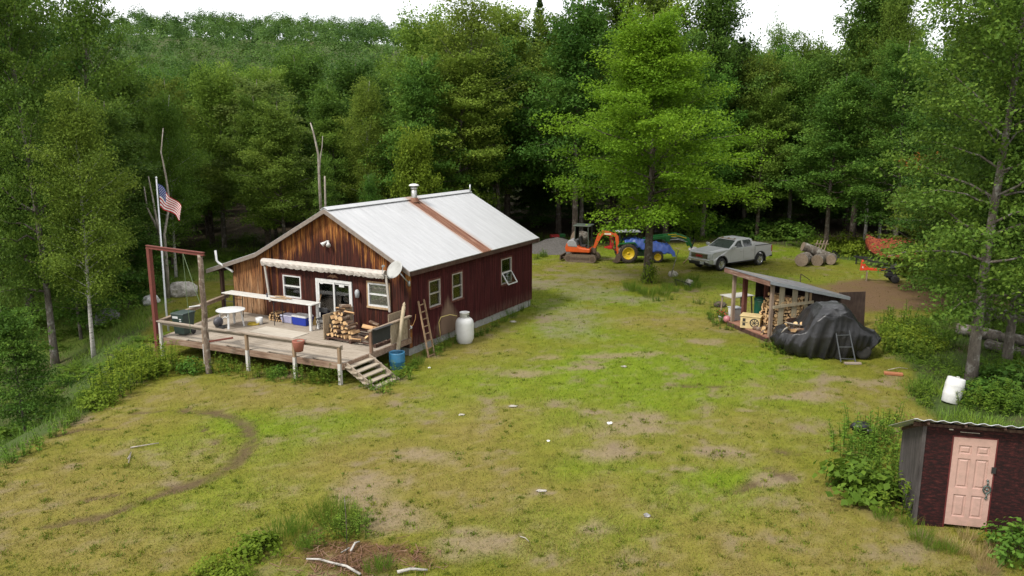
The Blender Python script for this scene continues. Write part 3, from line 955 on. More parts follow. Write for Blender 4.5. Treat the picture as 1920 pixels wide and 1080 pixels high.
def lawn():
    rg = np.random.default_rng(3)
    x, y = sample(620000, rg)
    lw, lush, dry, soil, grav, brown, earth, n1, n2, n3 = ground_fields(x, y)
    dens = lw * (1 - .88 * np.clip(soil + grav * .75 + brown + earth * .9, 0, 1)) * np.clip(.35 + n3 * 1.25, 0, 1)
    k = rg.random(len(x)) < dens
    x, y, lush, dry, n3 = x[k], y[k], lush[k], dry[k], n3[k]
    n = len(x)
    far = np.interp(y, [12, 30, 60], [1, 1.25, 1.8])
    L = rg.gamma(5, .010, n) * (1 + .5 * lush) * far
    Wd = rg.uniform(.010, .024, n) * far
    lean = np.clip(rg.normal(.95, .35, n), .1, 1.5)
    V = blades(x, y, L, Wd, lean, rg)
    c = ground_color(x, y)
    straw = rg.random(n) < (.10 + .36 * dry)
    c = np.where(straw[:, None], c * .5 + np.array([.215, .155, .055]) * .5, c * np.array([.95, 1.12, .8]))
    c = c * rg.uniform(.62, 1.55, n)[:, None]
    # small tussocks and broad leaved weeds that the mower left longer
    m_ = 3400
    tx, ty = sample(m_, rg, p=1.5)
    k = (rg.random(m_) < lawn_mask(tx, ty) * np.clip(fbm(tx * .6, ty * .6, 95, 3) * 2.2 - .55, 0, 1))
    tx, ty = tx[k], ty[k]; q = rg.integers(14, 46, len(tx)); idx = np.repeat(np.arange(len(tx)), q); nb = len(idx)
    rr = np.abs(rg.normal(0, .09, nb)); aa = rg.uniform(0, 2 * PI, nb)
    bx_, by_ = tx[idx] + rr * np.cos(aa), ty[idx] + rr * np.sin(aa)
    fl_ = ground_fields(bx_, by_); kk = fl_[5] + fl_[6] < .3
    bx_, by_, idx = bx_[kk], by_[kk], idx[kk]; nb = len(bx_)
    V2 = blades(bx_, by_, rg.uniform(.04, .10, nb), rg.uniform(.014, .034, nb) * np.interp(by_, [12, 60], [1, 1.6]), np.clip(rg.normal(.7, .3, nb), .1, 1.4), rg)
    hue = rg.random(len(tx))[idx]
    c2 = np.stack([.090 + .06 * hue, .135 + .03 * hue, .011 + .006 * hue], 1) * rg.uniform(.6, 1.4, nb)[:, None]
    V = np.concatenate([V, V2]); c = np.concatenate([c, c2])
    o = np_mesh('lawn_grass', V, 3, GRASS, face_col=np.clip(c, .004, .7))
    tag(o, 'short mown patchy grass with dry clippings', 'grass', kind='stuff')
    return n

def rough():
    rg = np.random.default_rng(4)
    x, y = sample(330000, rg, 12.5, 66, 1.3)
    lw = lawn_mask(x, y)
    n2 = fbm(x * .8, y * .8, 80, 3); n1 = fbm(x * .25, y * .25, 84, 3)
    under = sstep(57, 63, y)
    edge = 1.0
    dens = (1 - lw) * np.clip((n2 - .30) * 2.6, 0, 1) * (1 - .75 * under)
    k = rg.random(len(x)) < dens
    x, y, n1, n2 = x[k], y[k], n1[k], n2[k]
    n = len(x)
    far = np.interp(y, [12, 30, 60], [1, 1.3, 1.9])
    tall = np.clip(.16 + .55 * (n2 - .3), .1, .5)
    L = tall * rg.uniform(.5, 1.4, n) * np.interp(y, [12, 60], [.9, 1.1])
    V = blades(x, y, L, rg.uniform(.012, .03, n) * far, np.clip(rg.normal(.5, .3, n), .05, 1.3), rg)
    g = np.array([.060, .105, .014]) * (.6 + .9 * n1)[:, None] + np.array([.05, .05, .0]) * np.clip((n2 - .55) * 3, 0, 1)[:, None]
    c = g * 1.35 * rg.uniform(.6, 1.5, n)[:, None]
    o = np_mesh('rough_grass', V, 3, GRASS, face_col=np.clip(c, .004, .6))
    tag(o, 'uncut rough grass and low growth round the edges of the clearing', 'grass', kind='stuff')
    return n
print('lawn', lawn(), 'rough', rough())

# ---- plant prototypes: (leaf quads, tints, stems)
def bush_arr(seed, rad, ht, n, lsz, clumps=22, flat=.5):
    rg = np.random.default_rng(seed)
    ph = np.arccos(1 - rg.random(clumps) * 1.05); a = rg.uniform(0, 2 * PI, clumps)
    cc = np.stack([np.sin(ph) * np.cos(a) * rad * .8, np.sin(ph) * np.sin(a) * rad * .8, (.15 + .85 * np.cos(ph)) * ht * .85], 1)
    cc *= rg.uniform(.6, 1.15, (clumps, 1))
    k = rg.integers(0, clumps, n)
    C = cc[k] + rg.normal(size=(n, 3)) * np.array([.2 * rad, .2 * rad, .13 * ht])
    C[:, 2] = np.abs(C[:, 2]) + .02
    N = np.array([0, 0, flat]) + C / np.array([rad, rad, ht]) * .8 + rg.normal(size=(n, 3)) * .45
    T = np.clip(rg.normal(.5, .16, n) + (rg.random(clumps) - .5)[k] * .3, 0, 1)
    Q = leaf_quads(C, N, lsz * rg.uniform(.6, 1.35, n), rg, .7)
    st = []
    for c in cc[::2]:
        st.append([(c[0] * .1, c[1] * .1, 0), (c[0] * .6, c[1] * .6, c[2] * .6), tuple(c)])
    return Q, T, st

def weed_arr(seed, rad, ht, stems, per, lsz, droop=.3):
    rg = np.random.default_rng(seed)
    Q, T, st = [], [], []
    for i in range(stems):
        r = rad * math.sqrt(rg.random()); a = rg.uniform(0, 2 * PI)
        b = np.array([r * math.cos(a), r * math.sin(a), 0]); h = ht * rg.uniform(.55, 1.1)
        tp = b + np.array([rg.normal() * .12 * h + b[0] * .2, rg.normal() * .12 * h + b[1] * .2, h])
        st.append([tuple(b), tuple((b + tp) / 2 + np.array([0, 0, .03])), tuple(tp)])
        f = rg.random(per) ** .7
        aa = rg.uniform(0, 2 * PI, per)
        out = np.stack([np.cos(aa), np.sin(aa), .35 - droop * rg.random(per)], 1)
        L = lsz * rg.uniform(.6, 1.3, per) * (1.15 - .5 * f)
        C = b + (tp - b) * f[:, None] + out * L[:, None] * .5
        N = np.array([0, 0, 1.0]) - out * .25 + rg.normal(size=(per, 3)) * .3
        Q.append(leaf_quads(C, N, L, rg, .36, .1, out)); T.append(np.clip(rg.normal(.45 + .25 * rg.random(), .15, per), 0, 1))
    return np.concatenate(Q), np.concatenate(T), st

def fern_arr(seed, rad, n, per):
    rg = np.random.default_rng(seed); Q, T = [], []
    for i in range(n):
        a = rg.uniform(0, 2 * PI); L = rad * rg.uniform(.7, 1.2)
        f = np.linspace(.1, 1, per)
        d = np.array([math.cos(a), math.sin(a), 0]); s = np.array([-d[1], d[0], 0])
        P = d * (f * L)[:, None] + np.array([0, 0, 1]) * (L * (1.0 * f - .72 * f * f))[:, None]
        for sg in (-1, 1):
            w = .30 * L * (1 - f * .85)
            Q.append(leaf_quads(P + s * sg * (w * .5)[:, None], np.array([0, 0, 1.0]) + rg.normal(size=(per, 3)) * .15, w, rg, .45, .05, np.repeat((s * sg)[None], per, 0)))
            T.append(np.clip(rg.normal(.55, .12, per), 0, 1))
    return np.concatenate(Q), np.concatenate(T), []

def tuft_arr(seed, rad, ht, n):
    rg = np.random.default_rng(seed)
    r = rad * np.sqrt(rg.random(n)); a = rg.uniform(0, 2 * PI, n)
    b = np.stack([r * np.cos(a), r * np.sin(a), 0 * a], 1)
    L = ht * rg.uniform(.5, 1.15, n)
    out = np.stack([np.cos(a), np.sin(a), 0 * a], 1) * rg.uniform(.1, .6, n)[:, None] + rg.normal(size=(n, 3)) * .15
    tip = b + np.stack([out[:, 0] * L, out[:, 1] * L, L], 1)
    mid = (b + tip) / 2 + np.array([0, 0, 1]) * (L * .12)[:, None]
    aa = rg.uniform(0, 2 * PI, n); w = np.stack([np.cos(aa), np.sin(aa), 0 * aa], 1) * .0055
    return np.stack([b - w, mid - w, tip, mid + w], 1), np.clip(rg.normal(.5, .2, n), 0, 1), []

def plant(name, arr, leafm, stem_r=.008, stem_mat=None):
    Q, T, st = arr
    root = empty(name, label='plant', cat='plant')
    o = np_mesh('foliage', Q, 4, leafm, root, face_float=T)
    if st:
        m = MB()
        for p in st: m.tube(p, [stem_r * 1.3, stem_r, stem_r * .5], 4, cap=False)
        m.build('stem', stem_mat or LEAF_WEED, root, fix=False)
    return root

A_BUSH = bush_arr(1, 1.0, 1.0, 900, .15)
A_BUSH2 = bush_arr(2, 1.0, .9, 720, .20, 14)
A_WEED = weed_arr(3, .6, 1.0, 17, 22, .16)
A_WEED2 = weed_arr(4, .5, .55, 12, 17, .14)
A_FERN = fern_arr(5, .8, 13, 16)
A_TUFT = tuft_arr(6, .25, .55, 170)
A_TUFT2 = tuft_arr(7, .3, .75, 190)
PP = {
    'bush': plant('leafy_bush', A_BUSH, LEAF_WEED, .012, BARK_BROWN),
    'bush2': plant('broad_leaved_bush', A_BUSH2, LEAF_WEED, .012, BARK_BROWN),
    'dbush': plant('dark_bush', bush_arr(12, 1.0, 1.0, 800, .17), LEAF_MID, .012, BARK_BROWN),
    'weed': plant('tall_weed', A_WEED, LEAF_WEED),
    'weed2': plant('low_weed', A_WEED2, LEAF_WEED),
    'fern': plant('fern', A_FERN, LEAF_WEED),
    'tuft': plant('grass_tuft', A_TUFT, LEAF_WEED),
    'dry': plant('dry_grass_tuft', A_TUFT2, LEAF_TAN),
}
PUSED = set()
PCAT = {'bush': 'bush', 'bush2': 'bush', 'dbush': 'bush', 'weed': 'weed', 'weed2': 'weed', 'fern': 'fern', 'tuft': 'grass tuft', 'dry': 'grass tuft'}
def put_plant(kind, x, y, s, label, group=None, sz=None, z=None, leaf=None):
    p = PP[kind]
    loc = (x, y, (hz(x, y) if z is None else z) - .03)
    sc = (s, s, s if sz is None else sz); rz = RND.uniform(0, 6.28)
    if kind in PUSED:
        o = copy_tree(p, None, loc, rz, sc, label, group)
        if not group and 'group' in o: del o['group']
    else:
        PUSED.add(kind); o = p; o.location = loc; o.scale = sc; o.rotation_euler = (0, 0, rz); o['label'] = label
        if group: o['group'] = group
    o['category'] = PCAT[kind]
    if leaf:
        for ch in KIDS[o.name]:
            if ch.name.startswith('foliage'): ch.material_slots[0].link = 'OBJECT'; ch.material_slots[0].material = leaf
    return o
def plants_px(kind, pxs, s, label, group=None, jit=.25, sz=None, leaf=None):
    for p in pxs:
        x, y, z = gph(p[0], p[1])
        k = s * RND.uniform(1 - jit, 1 + jit) * (p[2] if len(p) > 2 else 1)
        put_plant(kind, x, y, k, label, group, None if sz is None else sz * k / s, z, leaf)

# bushes beside the small shed
plants_px('bush2', [(1622, 928, 1.15), (1590, 912, .8)], .72, 'broad leaved bush at the left wall of the dark shed', 'bushes beside the shed with the pink door')
plants_px('weed', [(1672, 950, 1.1), (1690, 930), (1655, 900), (1615, 868), (1668, 868), (1640, 842), (1600, 850)], .85, 'tall green weeds beside the left wall of the dark shed', 'weeds beside the shed with the pink door')
plants_px('weed2', [(1585, 820), (1625, 815), (1655, 815), (1675, 795)], 1.0, 'low weeds above the bushes left of the dark shed', 'low weeds left of the dark shed')
plants_px('dbush', [(1912, 1050, 1.0)], .62, 'green bush cut off by the right edge below the dark shed')
plants_px('dry', [(1800, 1035), (1835, 1050), (1860, 1040), (1770, 1020), (1850, 1075), (1815, 1015)], .52, 'dry seeding grass tuft in front of the shed with the pink door', 'dry tufts before the pink door')
plants_px('tuft', [(1775, 1035), (1725, 1015), (1890, 1060), (1700, 985), (1655, 975), (1745, 1030)], .6, 'green grass tuft in front of the shed with the pink door', 'green tufts before the pink door')
# corner of growth at the near edge
plants_px('bush2', [(480, 1040, 1.0), (500, 1020, .8)], .42, 'bright yellow green leafy bush at the near edge of the lawn', 'bright bushes at the near edge', leaf=LEAF_BRIGHT)
plants_px('bush', [(405, 1078, 1.0), (440, 1090)], .36, 'low leafy bush at the very bottom of the photo, left of the birch sticks', 'low bushes at the near edge', leaf=LEAF_BRIGHT)
plants_px('weed', [(590, 1020), (640, 1000, 1.1), (665, 1000)], .55, 'tall weeds behind the birch sticks', 'weeds behind the birch sticks')
plants_px('tuft', [(560, 1000), (600, 975), (630, 965), (655, 970), (530, 1010), (570, 1030), (675, 985), (720, 1065), (700, 1075), (620, 990), (645, 985)], .75, 'green grass tuft round the patch of brown mulch', 'tufts round the mulch patch')
# along the deck and the cabin
plants_px('weed', [(335, 690), (352, 700), (372, 700, 1.1), (430, 700), (470, 706), (500, 705), (520, 712), (570, 716), (600, 716), (625, 718), (410, 695)], .62, 'green weeds growing along the front of the deck', 'weeds along the deck')
plants_px('dbush', [(362, 698, 1.0), (520, 702, .8)], .5, 'dark leafy bush under the edge of the deck', 'bushes under the deck')
plants_px('weed2', [(735, 722), (755, 705), (770, 695), (745, 712), (715, 735), (690, 728), (780, 690)], .75, 'low weeds round the foot of the steps and the blue barrel', 'weeds round the blue barrel')
plants_px('weed2', [(825, 655), (840, 648), (852, 640), (812, 665), (895, 632), (912, 622), (930, 612), (905, 628), (980, 582), (990, 575)], .62, 'low weeds along the long wall of the cabin', 'weeds along the cabin wall')
plants_px('tuft', [(800, 668), (820, 660), (838, 652), (785, 684), (960, 596), (945, 604)], .7, 'grass tuft along the long wall of the cabin', 'tufts along the cabin wall')
# growth on the bank
plants_px('weed', [(290, 700), (262, 712), (240, 722), (215, 738), (190, 752), (250, 690), (225, 705), (270, 690), (300, 686), (310, 700), (200, 728)], .95, 'tall green weed on the crest of the left bank', 'tall weeds on the left bank', leaf=LEAF_BRIGHT)
plants_px('bush', [(185, 762), (282, 705)], .62, 'leafy bush on the crest of the left bank', 'bushes on the left bank')
plants_px('weed2', [(120, 800), (95, 818), (70, 835), (45, 852), (20, 868), (135, 790)], .7, 'low weeds on the crest of the left bank', 'low weeds on the left bank')
plants_px('fern', [(262, 640), (240, 655), (225, 668), (290, 640), (215, 690), (150, 700), (120, 715), (95, 730), (180, 700)], .8, 'fern on the slope beside the deck', 'ferns on the left slope')
plants_px('dbush', [(270, 660, .8), (330, 590, .7)], .5, 'dark bush on the slope left of the deck', 'bushes on the left slope')
# round the maple and behind the machines
plants_px('bush', [(1218, 530)], .62, 'upright leafy sucker at the left foot of the maple', sz=1.5)
plants_px('tuft', [(1190, 548), (1205, 552), (1250, 545), (1265, 548), (1290, 545), (1180, 545), (1230, 552), (1275, 535), (1305, 540), (1215, 558), (1245, 556), (1300, 530)], 1.0, 'long grass tuft round the foot of the maple', 'long grass round the maple')
plants_px('weed2', [(1260, 562), (1235, 565), (1310, 570), (1340, 575), (1330, 590)], .6, 'low weeds on the near side of the maple', 'low weeds near the maple')
plants_px('dbush', [(1330, 443), (1350, 446), (1372, 442), (1395, 445), (1418, 446), (1440, 450), (1462, 448), (1300, 440), (1280, 445), (1485, 446), (1505, 452), (1410, 436), (1360, 434), (1320, 432)], 1.35, 'bush at the edge of the wood behind the pickup truck', 'bushes behind the pickup')
plants_px('bush', [(1545, 470, 1.0), (1565, 478), (1580, 470), (1605, 480, .9)], 1.1, 'leafy bush between the cut logs and the red covered boat', 'bushes beside the cut logs')
plants_px('fern', [(1690, 512), (1710, 515), (1730, 518), (1750, 520), (1765, 525), (1700, 520), (1740, 512), (1672, 508), (1780, 530)], 1.1, 'fern in front of the red covered boat', 'ferns before the boat')
plants_px('weed2', [(1015, 482), (1005, 486), (1022, 480)], .9, 'low weeds at the near side of the gravel heap', 'weeds at the gravel heap')
# right hand weeds
plants_px('weed', [(1660, 618), (1690, 610), (1720, 622), (1750, 632), (1700, 640), (1735, 655), (1665, 640), (1680, 660), (1760, 650), (1745, 680), (1710, 668)], .95, 'green weeds in the patch behind the black tarpaulin', 'weeds behind the black tarpaulin')
plants_px('bush', [(1670, 628), (1712, 636), (1748, 658), (1695, 655)], .8, 'low bush in the weed patch behind the black tarpaulin', 'bushes behind the black tarpaulin')
plants_px('weed', [(1840, 745), (1870, 735), (1895, 760), (1850, 770), (1910, 740), (1885, 770), (1825, 765), (1900, 715), (1860, 715)], .85, 'green weeds beyond the roof of the dark shed', 'weeds behind the dark shed')
plants_px('dbush', [(1880, 740, 1.1), (1850, 725), (1905, 765), (1830, 750, .8)], .8, 'bush beyond the roof of the dark shed', 'bushes behind the dark shed')
plants_px('fern', [(1860, 690), (1895, 680), (1910, 690), (1845, 705)], .9, 'fern below the felled trunks', 'ferns at the felled trunks')
plants_px('weed2', [(1725, 750), (1735, 760), (1715, 740), (1735, 735)], .8, 'low weeds left of the tilted white barrel', 'weeds left of the white barrel')
plants_px('weed2', [(1340, 610), (1352, 605), (1330, 600), (1362, 618), (1455, 655), (1470, 665), (1345, 595), (1440, 650)], .75, 'low weeds round the front of the firewood shed', 'weeds round the firewood shed')
plants_px('weed', [(1466, 632)], .5, 'single green weed beside the planked side of the firewood shed', sz=1.1)

# broken cover of weeds over the slopes, too many to count
def weedmass():
    rg = np.random.default_rng(8)
    V, T = [], []
    arrs = [A_WEED2, A_WEED, A_FERN, bush_arr(9, .5, .4, 260, .14, 10)]
    n = 0
    for _ in range(5200):
        Y = 15 + 50 * rg.random() ** .9; px = rg.uniform(-160, 2080); x = (px - 960) / F_PX * Y
        lw = float(lawn_mask(np.array([x]), np.array([Y]))[0])
        if lw > .25: continue
        dn = float(fbm(np.array([x * .35]), np.array([Y * .35]), 90, 3)[0])
        lim = .42 if not (x < -13 and Y < 36) else .60
        if x < -14 and 34 < Y < 52: lim = .56
        if 20 < x < 27 and 36 < Y < 47: continue
        if 12.6 < x < 15.6 and 21.2 < Y < 25.3: continue
        if dn < lim: continue
        Q, tt, _s = arrs[int(rg.choice(4, p=[.42, .14, .26, .18]))]
        s = rg.uniform(.5, 1.0); a = rg.uniform(0, 6.28); c_, s_ = math.cos(a), math.sin(a)
        sub = rg.random(len(Q)) < .55
        q = Q[sub] * s
        q = np.stack([q[..., 0] * c_ - q[..., 1] * s_ + x, q[..., 0] * s_ + q[..., 1] * c_ + Y, q[..., 2] + hz(x, Y)], -1)
        V.append(q); T.append(tt[sub]); n += 1
    V = np.concatenate(V)
    o = np_mesh('undergrowth', V, 4, LEAF_WEED, face_float=np.concatenate(T))
    tag(o, 'mixed green undergrowth covering the slopes and the edge of the wood', 'undergrowth', kind='stuff')
    return n, len(V)
print('weeds', weedmass())
# ================================================================== the cabin
HX, HY, HA = -3.98, 29.30, R(-28.53)
hs, hc = math.sin(HA), math.cos(HA)
def H2W(x, y, z=0): return HX + x * hc - y * hs, HY + x * hs + y * hc, z

def cabin_wood(name, side=False):
    t = NT(name)
    tc = t.n('ShaderNodeTexCoord').outputs['Object']
    x, y, z = t.sep(tc)
    run = y if side else x
    brd = t.math('FLOOR', t.math('DIVIDE', run, .13))
    br = t.n('ShaderNodeTexWhiteNoise', _noise_dimensions='1D', W=brd)
    rnd = br.outputs['Value']
    def streak(sc, zs, det=5, off=0.0):
        v = t.n('ShaderNodeCombineXYZ', X=t.math('MULTIPLY', run, sc), Y=t.math('MULTIPLY', rnd, 7.0), Z=t.math('ADD', t.math('MULTIPLY', z, zs), t.math('MULTIPLY', rnd, 30.0 + off)))
        return t.noise(v.outputs[0], 1.0, det, .7)
    s1 = streak(11, .55); s2 = streak(26, 1.3, 5, 11); s3 = streak(6, .35, 3, 4)
    if side:
        c = t.ramp(s1, [(.28, (.013, .004, .005)), (.48, (.044, .0075, .009)), (.68, (.075, .016, .016))])
        c = t.mix(t.ramp(s2, [(.62, 0.0), (.78, .8)]), c, (.17, .085, .06))
        # bare patch behind the gas tank
        dz = t.math('MULTIPLY', t.math('ABSOLUTE', t.math('SUBTRACT', y, 2.75)), 1.1)
        m = t.math('SUBTRACT', 1.15, t.math('ADD', dz, t.math('MULTIPLY', t.math('ABSOLUTE', t.math('SUBTRACT', z, .75)), .9)))
        m = t.math('MULTIPLY', t.math('ADD', m, t.math('SUBTRACT', s1, .5)), 2.2, clamp=True)
        c = t.mix(t.math('MULTIPLY', m, .85), c, (.20, .135, .095))
        low = t.math('MULTIPLY', t.math('SUBTRACT', .85, z), 1.2, clamp=True)
        c = t.mix(t.math('MULTIPLY', low, t.ramp(s2, [(.45, 0.0), (.62, .8)])), c, (.24, .165, .12))
    else:
        red = t.ramp(s1, [(.30, (.012, .005, .005)), (.5, (.044, .012, .009)), (.68, (.09, .026, .015))])
        amber = t.ramp(s1, [(.32, (.018, .009, .006)), (.45, (.13, .038, .011)), (.58, (.34, .14, .036)), (.72, (.52, .30, .11))])
        grey = t.ramp(s1, [(.3, (.08, .04, .022)), (.5, (.30, .165, .085)), (.7, (.42, .29, .18))])
        rl = t.math('SUBTRACT', 5.5, t.math('MULTIPLY', t.math('ABSOLUTE', t.math('ADD', x, 3.8)), .53))
        g = t.math('SUBTRACT', 1.20, t.math('MULTIPLY', t.math('SUBTRACT', rl, z), .72), clamp=True)
        left = t.math('MULTIPLY', t.math('SUBTRACT', -5.4, x), .3, clamp=True)
        edge = t.math('MULTIPLY', t.math('ADD', x, 1.25), .7, clamp=True)
        k = t.math('ADD', t.math('MAXIMUM', t.math('MULTIPLY', g, .74), t.math('MAXIMUM', t.math('MULTIPLY', left, .8), t.math('MULTIPLY', edge, .42))), t.math('MULTIPLY', t.math('SUBTRACT', s3, .5), 1.5))
        k = t.math('ADD', k, t.math('MULTIPLY', t.math('SUBTRACT', rnd, .5), .35))
        k = t.ramp(k, [(.34, 0.0), (.62, 1.0)])
        c = t.mix(k, red, amber)
        lt = t.math('MULTIPLY', t.math('SUBTRACT', -7.5, x), 3.0, clamp=True)
        lowz = t.math('MULTIPLY', t.math('SUBTRACT', 2.75, z), .65, clamp=True)
        c = t.mix(t.math('MULTIPLY', lt, t.math('ADD', .25, t.math('MULTIPLY', lowz, .75))), c, grey)
        dk = t.ramp(s2, [(.48, 0.0), (.60, .95)])
        c = t.mix(t.math('MULTIPLY', dk, .85), c, (.02, .010, .007))
    t.base(c).set(.8, 0, .15)
    t.bump(s2, .35, .01)
    return t.m
W_FRONT = cabin_wood('cabin_front_boards'); W_SIDE = cabin_wood('cabin_side_boards', True)

def roofmat():
    t = NT('pale_galvanised_roofing')
    v = t.coords('Object')
    a = t.noise(t.coords('Object', (.4, 2.5, .4)), 2.0, 5, .7)
    c = t.ramp(a, [(.25, (.37, .37, .375)), (.75, (.49, .49, .495))])
    r = t.ramp(t.noise(v, 5, 6, .8), [(.66, 0.0), (.8, .4)])
    c = t.mix(r, c, (.42, .36, .32))
    x, y, z = t.sep(v)
    dd = t.math('ABSOLUTE', t.math('SUBTRACT', y, 5.5))
    nb = t.noise(t.coords('Object', (.35, 4, .35)), 2.5, 5, .7)
    st = t.math('SUBTRACT', t.math('ADD', .62, t.math('MULTIPLY', t.math('SUBTRACT', nb, .5), .9)), dd)
    st = t.math('MULTIPLY', t.math('MULTIPLY', st, 3.5, clamp=True), t.math('MULTIPLY', t.math('ADD', x, 3.85), 30.0, clamp=True))
    c = t.mix(t.math('MULTIPLY', st, .75), c, (.30, .15, .075))
    t.base(c).set(.42, .25, .5)
    return t.m
ROOFM = roofmat()
def rustroof():
    t = NT('rust_streaked_roofing')
    x, y, z = t.sep(t.n('ShaderNodeTexCoord').outputs['Object'])
    v = t.n('ShaderNodeCombineXYZ', X=t.math('MULTIPLY', x, .5), Y=t.math('MULTIPLY', y, 9), Z=0.0)
    a = t.noise(v.outputs[0], 1.5, 6, .75)
    c = t.ramp(a, [(.28, (.075, .03, .02)), (.45, (.14, .058, .035)), (.62, (.22, .115, .07)), (.78, (.42, .35, .30))])
    t.base(c).set(.75, .1, .3)
    return t.m
RUSTROOF = rustroof()

cabin = empty('cabin', (HX, HY, 0), HA, 'weathered red board cabin with a pale metal gable roof and a long deck', 'cabin')
BW = .13
RIDGE_W, RIDGE_Z, EAVE_Z = 3.8, 5.55, 3.53
KINK_W, KINK_Z, LW, LZ = 7.75, 3.50, 9.5, 2.95
def top_front(xx):
    w_ = -xx
    if w_ <= RIDGE_W: z_ = EAVE_Z + (RIDGE_Z - EAVE_Z) * w_ / RIDGE_W
    elif w_ <= KINK_W: z_ = RIDGE_Z - (RIDGE_Z - KINK_Z) * (w_ - RIDGE_W) / (KINK_W - RIDGE_W)
    else: z_ = KINK_Z - (KINK_Z - LZ) * (w_ - KINK_W) / (LW - KINK_W)
    return z_ - .05
def boards(mb, a, b, zb, ztop, P, openings, bw=BW, gap=.006, dep=.025, seed=1):
    rg = random.Random(seed)
    cuts = set([round(a, 4), round(b, 4)])
    s = math.ceil(a / bw) * bw
    while s < b: cuts.add(round(s, 4)); s += bw
    for o in openings: cuts.add(o[0]); cuts.add(o[1])
    cuts = sorted(c for c in cuts if a - 1e-6 <= c <= b + 1e-6)
    for c0, c1 in zip(cuts[:-1], cuts[1:]):
        if c1 - c0 < .012: continue
        mid = (c0 + c1) / 2
        segs = [(zb, None)]
        for (oa, ob, oz0, oz1) in openings:
            if oa <= mid <= ob:
                ns = []
                for (q0, q1) in segs:
                    tq = 99 if q1 is None else q1
                    if oz0 > q0: ns.append((q0, min(oz0, tq)))
                    if oz1 < tq: ns.append((oz1, q1))
                segs = ns
        jit = rg.uniform(0, .008)
        for (q0, q1) in segs:
            e0 = c0 + gap / 2; e1 = c1 - gap / 2
            t0 = ztop(c0) if q1 is None else q1; t1 = ztop(c1) if q1 is None else q1
            if q0 == zb: q0_ = q0 - rg.uniform(0, .03)
            else: q0_ = q0
            o1 = jit; o0 = jit - dep
            vs = [P(e0, q0_, o1), P(e1, q0_, o1), P(e1, t1, o1), P(e0, t0, o1), P(e0, q0_, o0), P(e1, q0_, o0), P(e1, t1, o0), P(e0, t0, o0)]
            mb.add(vs, [(0, 1, 2, 3), (5, 4, 7, 6), (4, 0, 3, 7), (1, 5, 6, 2), (3, 2, 6, 7), (4, 5, 1, 0)])
F_OPEN = [(-6.50, -5.50, 1.72, 2.68), (-4.66, -2.76, .80, 2.70), (-1.95, -.93, 1.82, 2.76)]
S_OPEN = [(1.36, 2.16, 1.66, 2.74), (3.06, 3.84, 1.64, 2.76), (7.25, 8.25, 1.58, 2.78)]
m = MB(); boards(m, -9.5, 0, .33, top_front, lambda s, z, o: (s, -o, z), F_OPEN, seed=2)
m.build('front_wall', W_FRONT, cabin)
m = MB(); boards(m, 0.0, 10.43, .33, lambda s: EAVE_Z - .03, lambda s, z, o: (o, s, z), S_OPEN, seed=3)
m.build('side_wall', W_SIDE, cabin)
m = MB()
boards(m, -9.5, 0, .3, top_front, lambda s, z, o: (s, 10.43 + o, z), [], seed=4)
boards(m, 0, 10.43, .3, lambda s: LZ - .05, lambda s, z, o: (-9.5 - o, s, z), [], seed=5)
m.build('rear_wall', W_SIDE, cabin)
# corrugated skirting
m = MB(); m.smooth = False
def corr(p0, p1, z0, z1, n):
    vs = []; fs = []
    d = Vector(p1) - Vector(p0); L = d.length; d.normalize(); nrm = Vector((d.y, -d.x, 0))
    for i in range(n + 1):
        q = Vector(p0) + d * (L * i / n) + nrm * (.012 * (1 if i % 2 else -1))
        vs += [(q.x, q.y, z0), (q.x, q.y, z1)]
    for i in range(n): fs.append((2 * i, 2 * i + 2, 2 * i + 3, 2 * i + 1))
    m.add(vs, fs)
corr((-.06, 0.02, 0), (-.06, 10.4, 0), -.25, .40, 200)
corr((-9.4, .06, 0), (-.06, .06, 0), -.6, .40, 180)
m.build('skirting', paint('galvanised_skirting', (.33, .33, .31), .6, .3, .15, 4, dirt=(.16, .12, .08), dirt_amt=.35), cabin, fix=False)
# interior: floor, back lining and a few dim furnishings seen through the panes
m = MB(); m.bx(-9.4, -.06, .1, 10.3, .55, .62); m.bx(-9.4, -.1, 3.6, 3.66, .62, 2.9); m.bx(-4.4, -3.0, .9, 1.5, 1.25, 1.30); m.bx(-4.3, -4.22, .95, 1.45, .62, 1.25); m.bx(-3.2, -3.12, .95, 1.45, .62, 1.25)
m.bx(-3.9, -3.0, 1.7, 2.4, .62, 1.4); m.bx(-6.4, -5.6, .3, .5, 1.68, 1.9)
m.build('interior', paint('dim_interior', (.10, .075, .055), .8), cabin)

# ------------------------------------------------------------------ roof
roof = None
def slab(mb, p, t=.05):
    # p: four corners of the top face
    vs = [Vector(q) for q in p]
    n = (vs[1] - vs[0]).cross(vs[3] - vs[0]).normalized()
    if n.z < 0: n = -n
    lo = [q - n * t for q in vs]
    mb.add(vs + lo, [(0, 1, 2, 3), (7, 6, 5, 4), (0, 4, 5, 1), (1, 5, 6, 2), (2, 6, 7, 3), (3, 7, 4, 0)])
Y0, Y1 = -.28, 10.62
def roof_pt(w_, y_, up=0.0):
    if w_ <= RIDGE_W: z_ = RIDGE_Z - (RIDGE_W - w_) * (RIDGE_Z - EAVE_Z) / RIDGE_W
    elif w_ <= KINK_W: z_ = RIDGE_Z - (w_ - RIDGE_W) * (RIDGE_Z - KINK_Z) / (KINK_W - RIDGE_W)
    else: z_ = KINK_Z - (w_ - KINK_W) * (KINK_Z - LZ) / (LW - KINK_W)
    return Vector((-w_, y_, z_ + .06 + up))
EW, LEW = -.30, 10.85
m = MB()
RU0, RU1 = 5.15, 5.86
for a, b in ((Y0, RU0), (RU1, Y1)):
    slab(m, [roof_pt(EW, a), roof_pt(EW, b), roof_pt(RIDGE_W, b), roof_pt(RIDGE_W, a)])
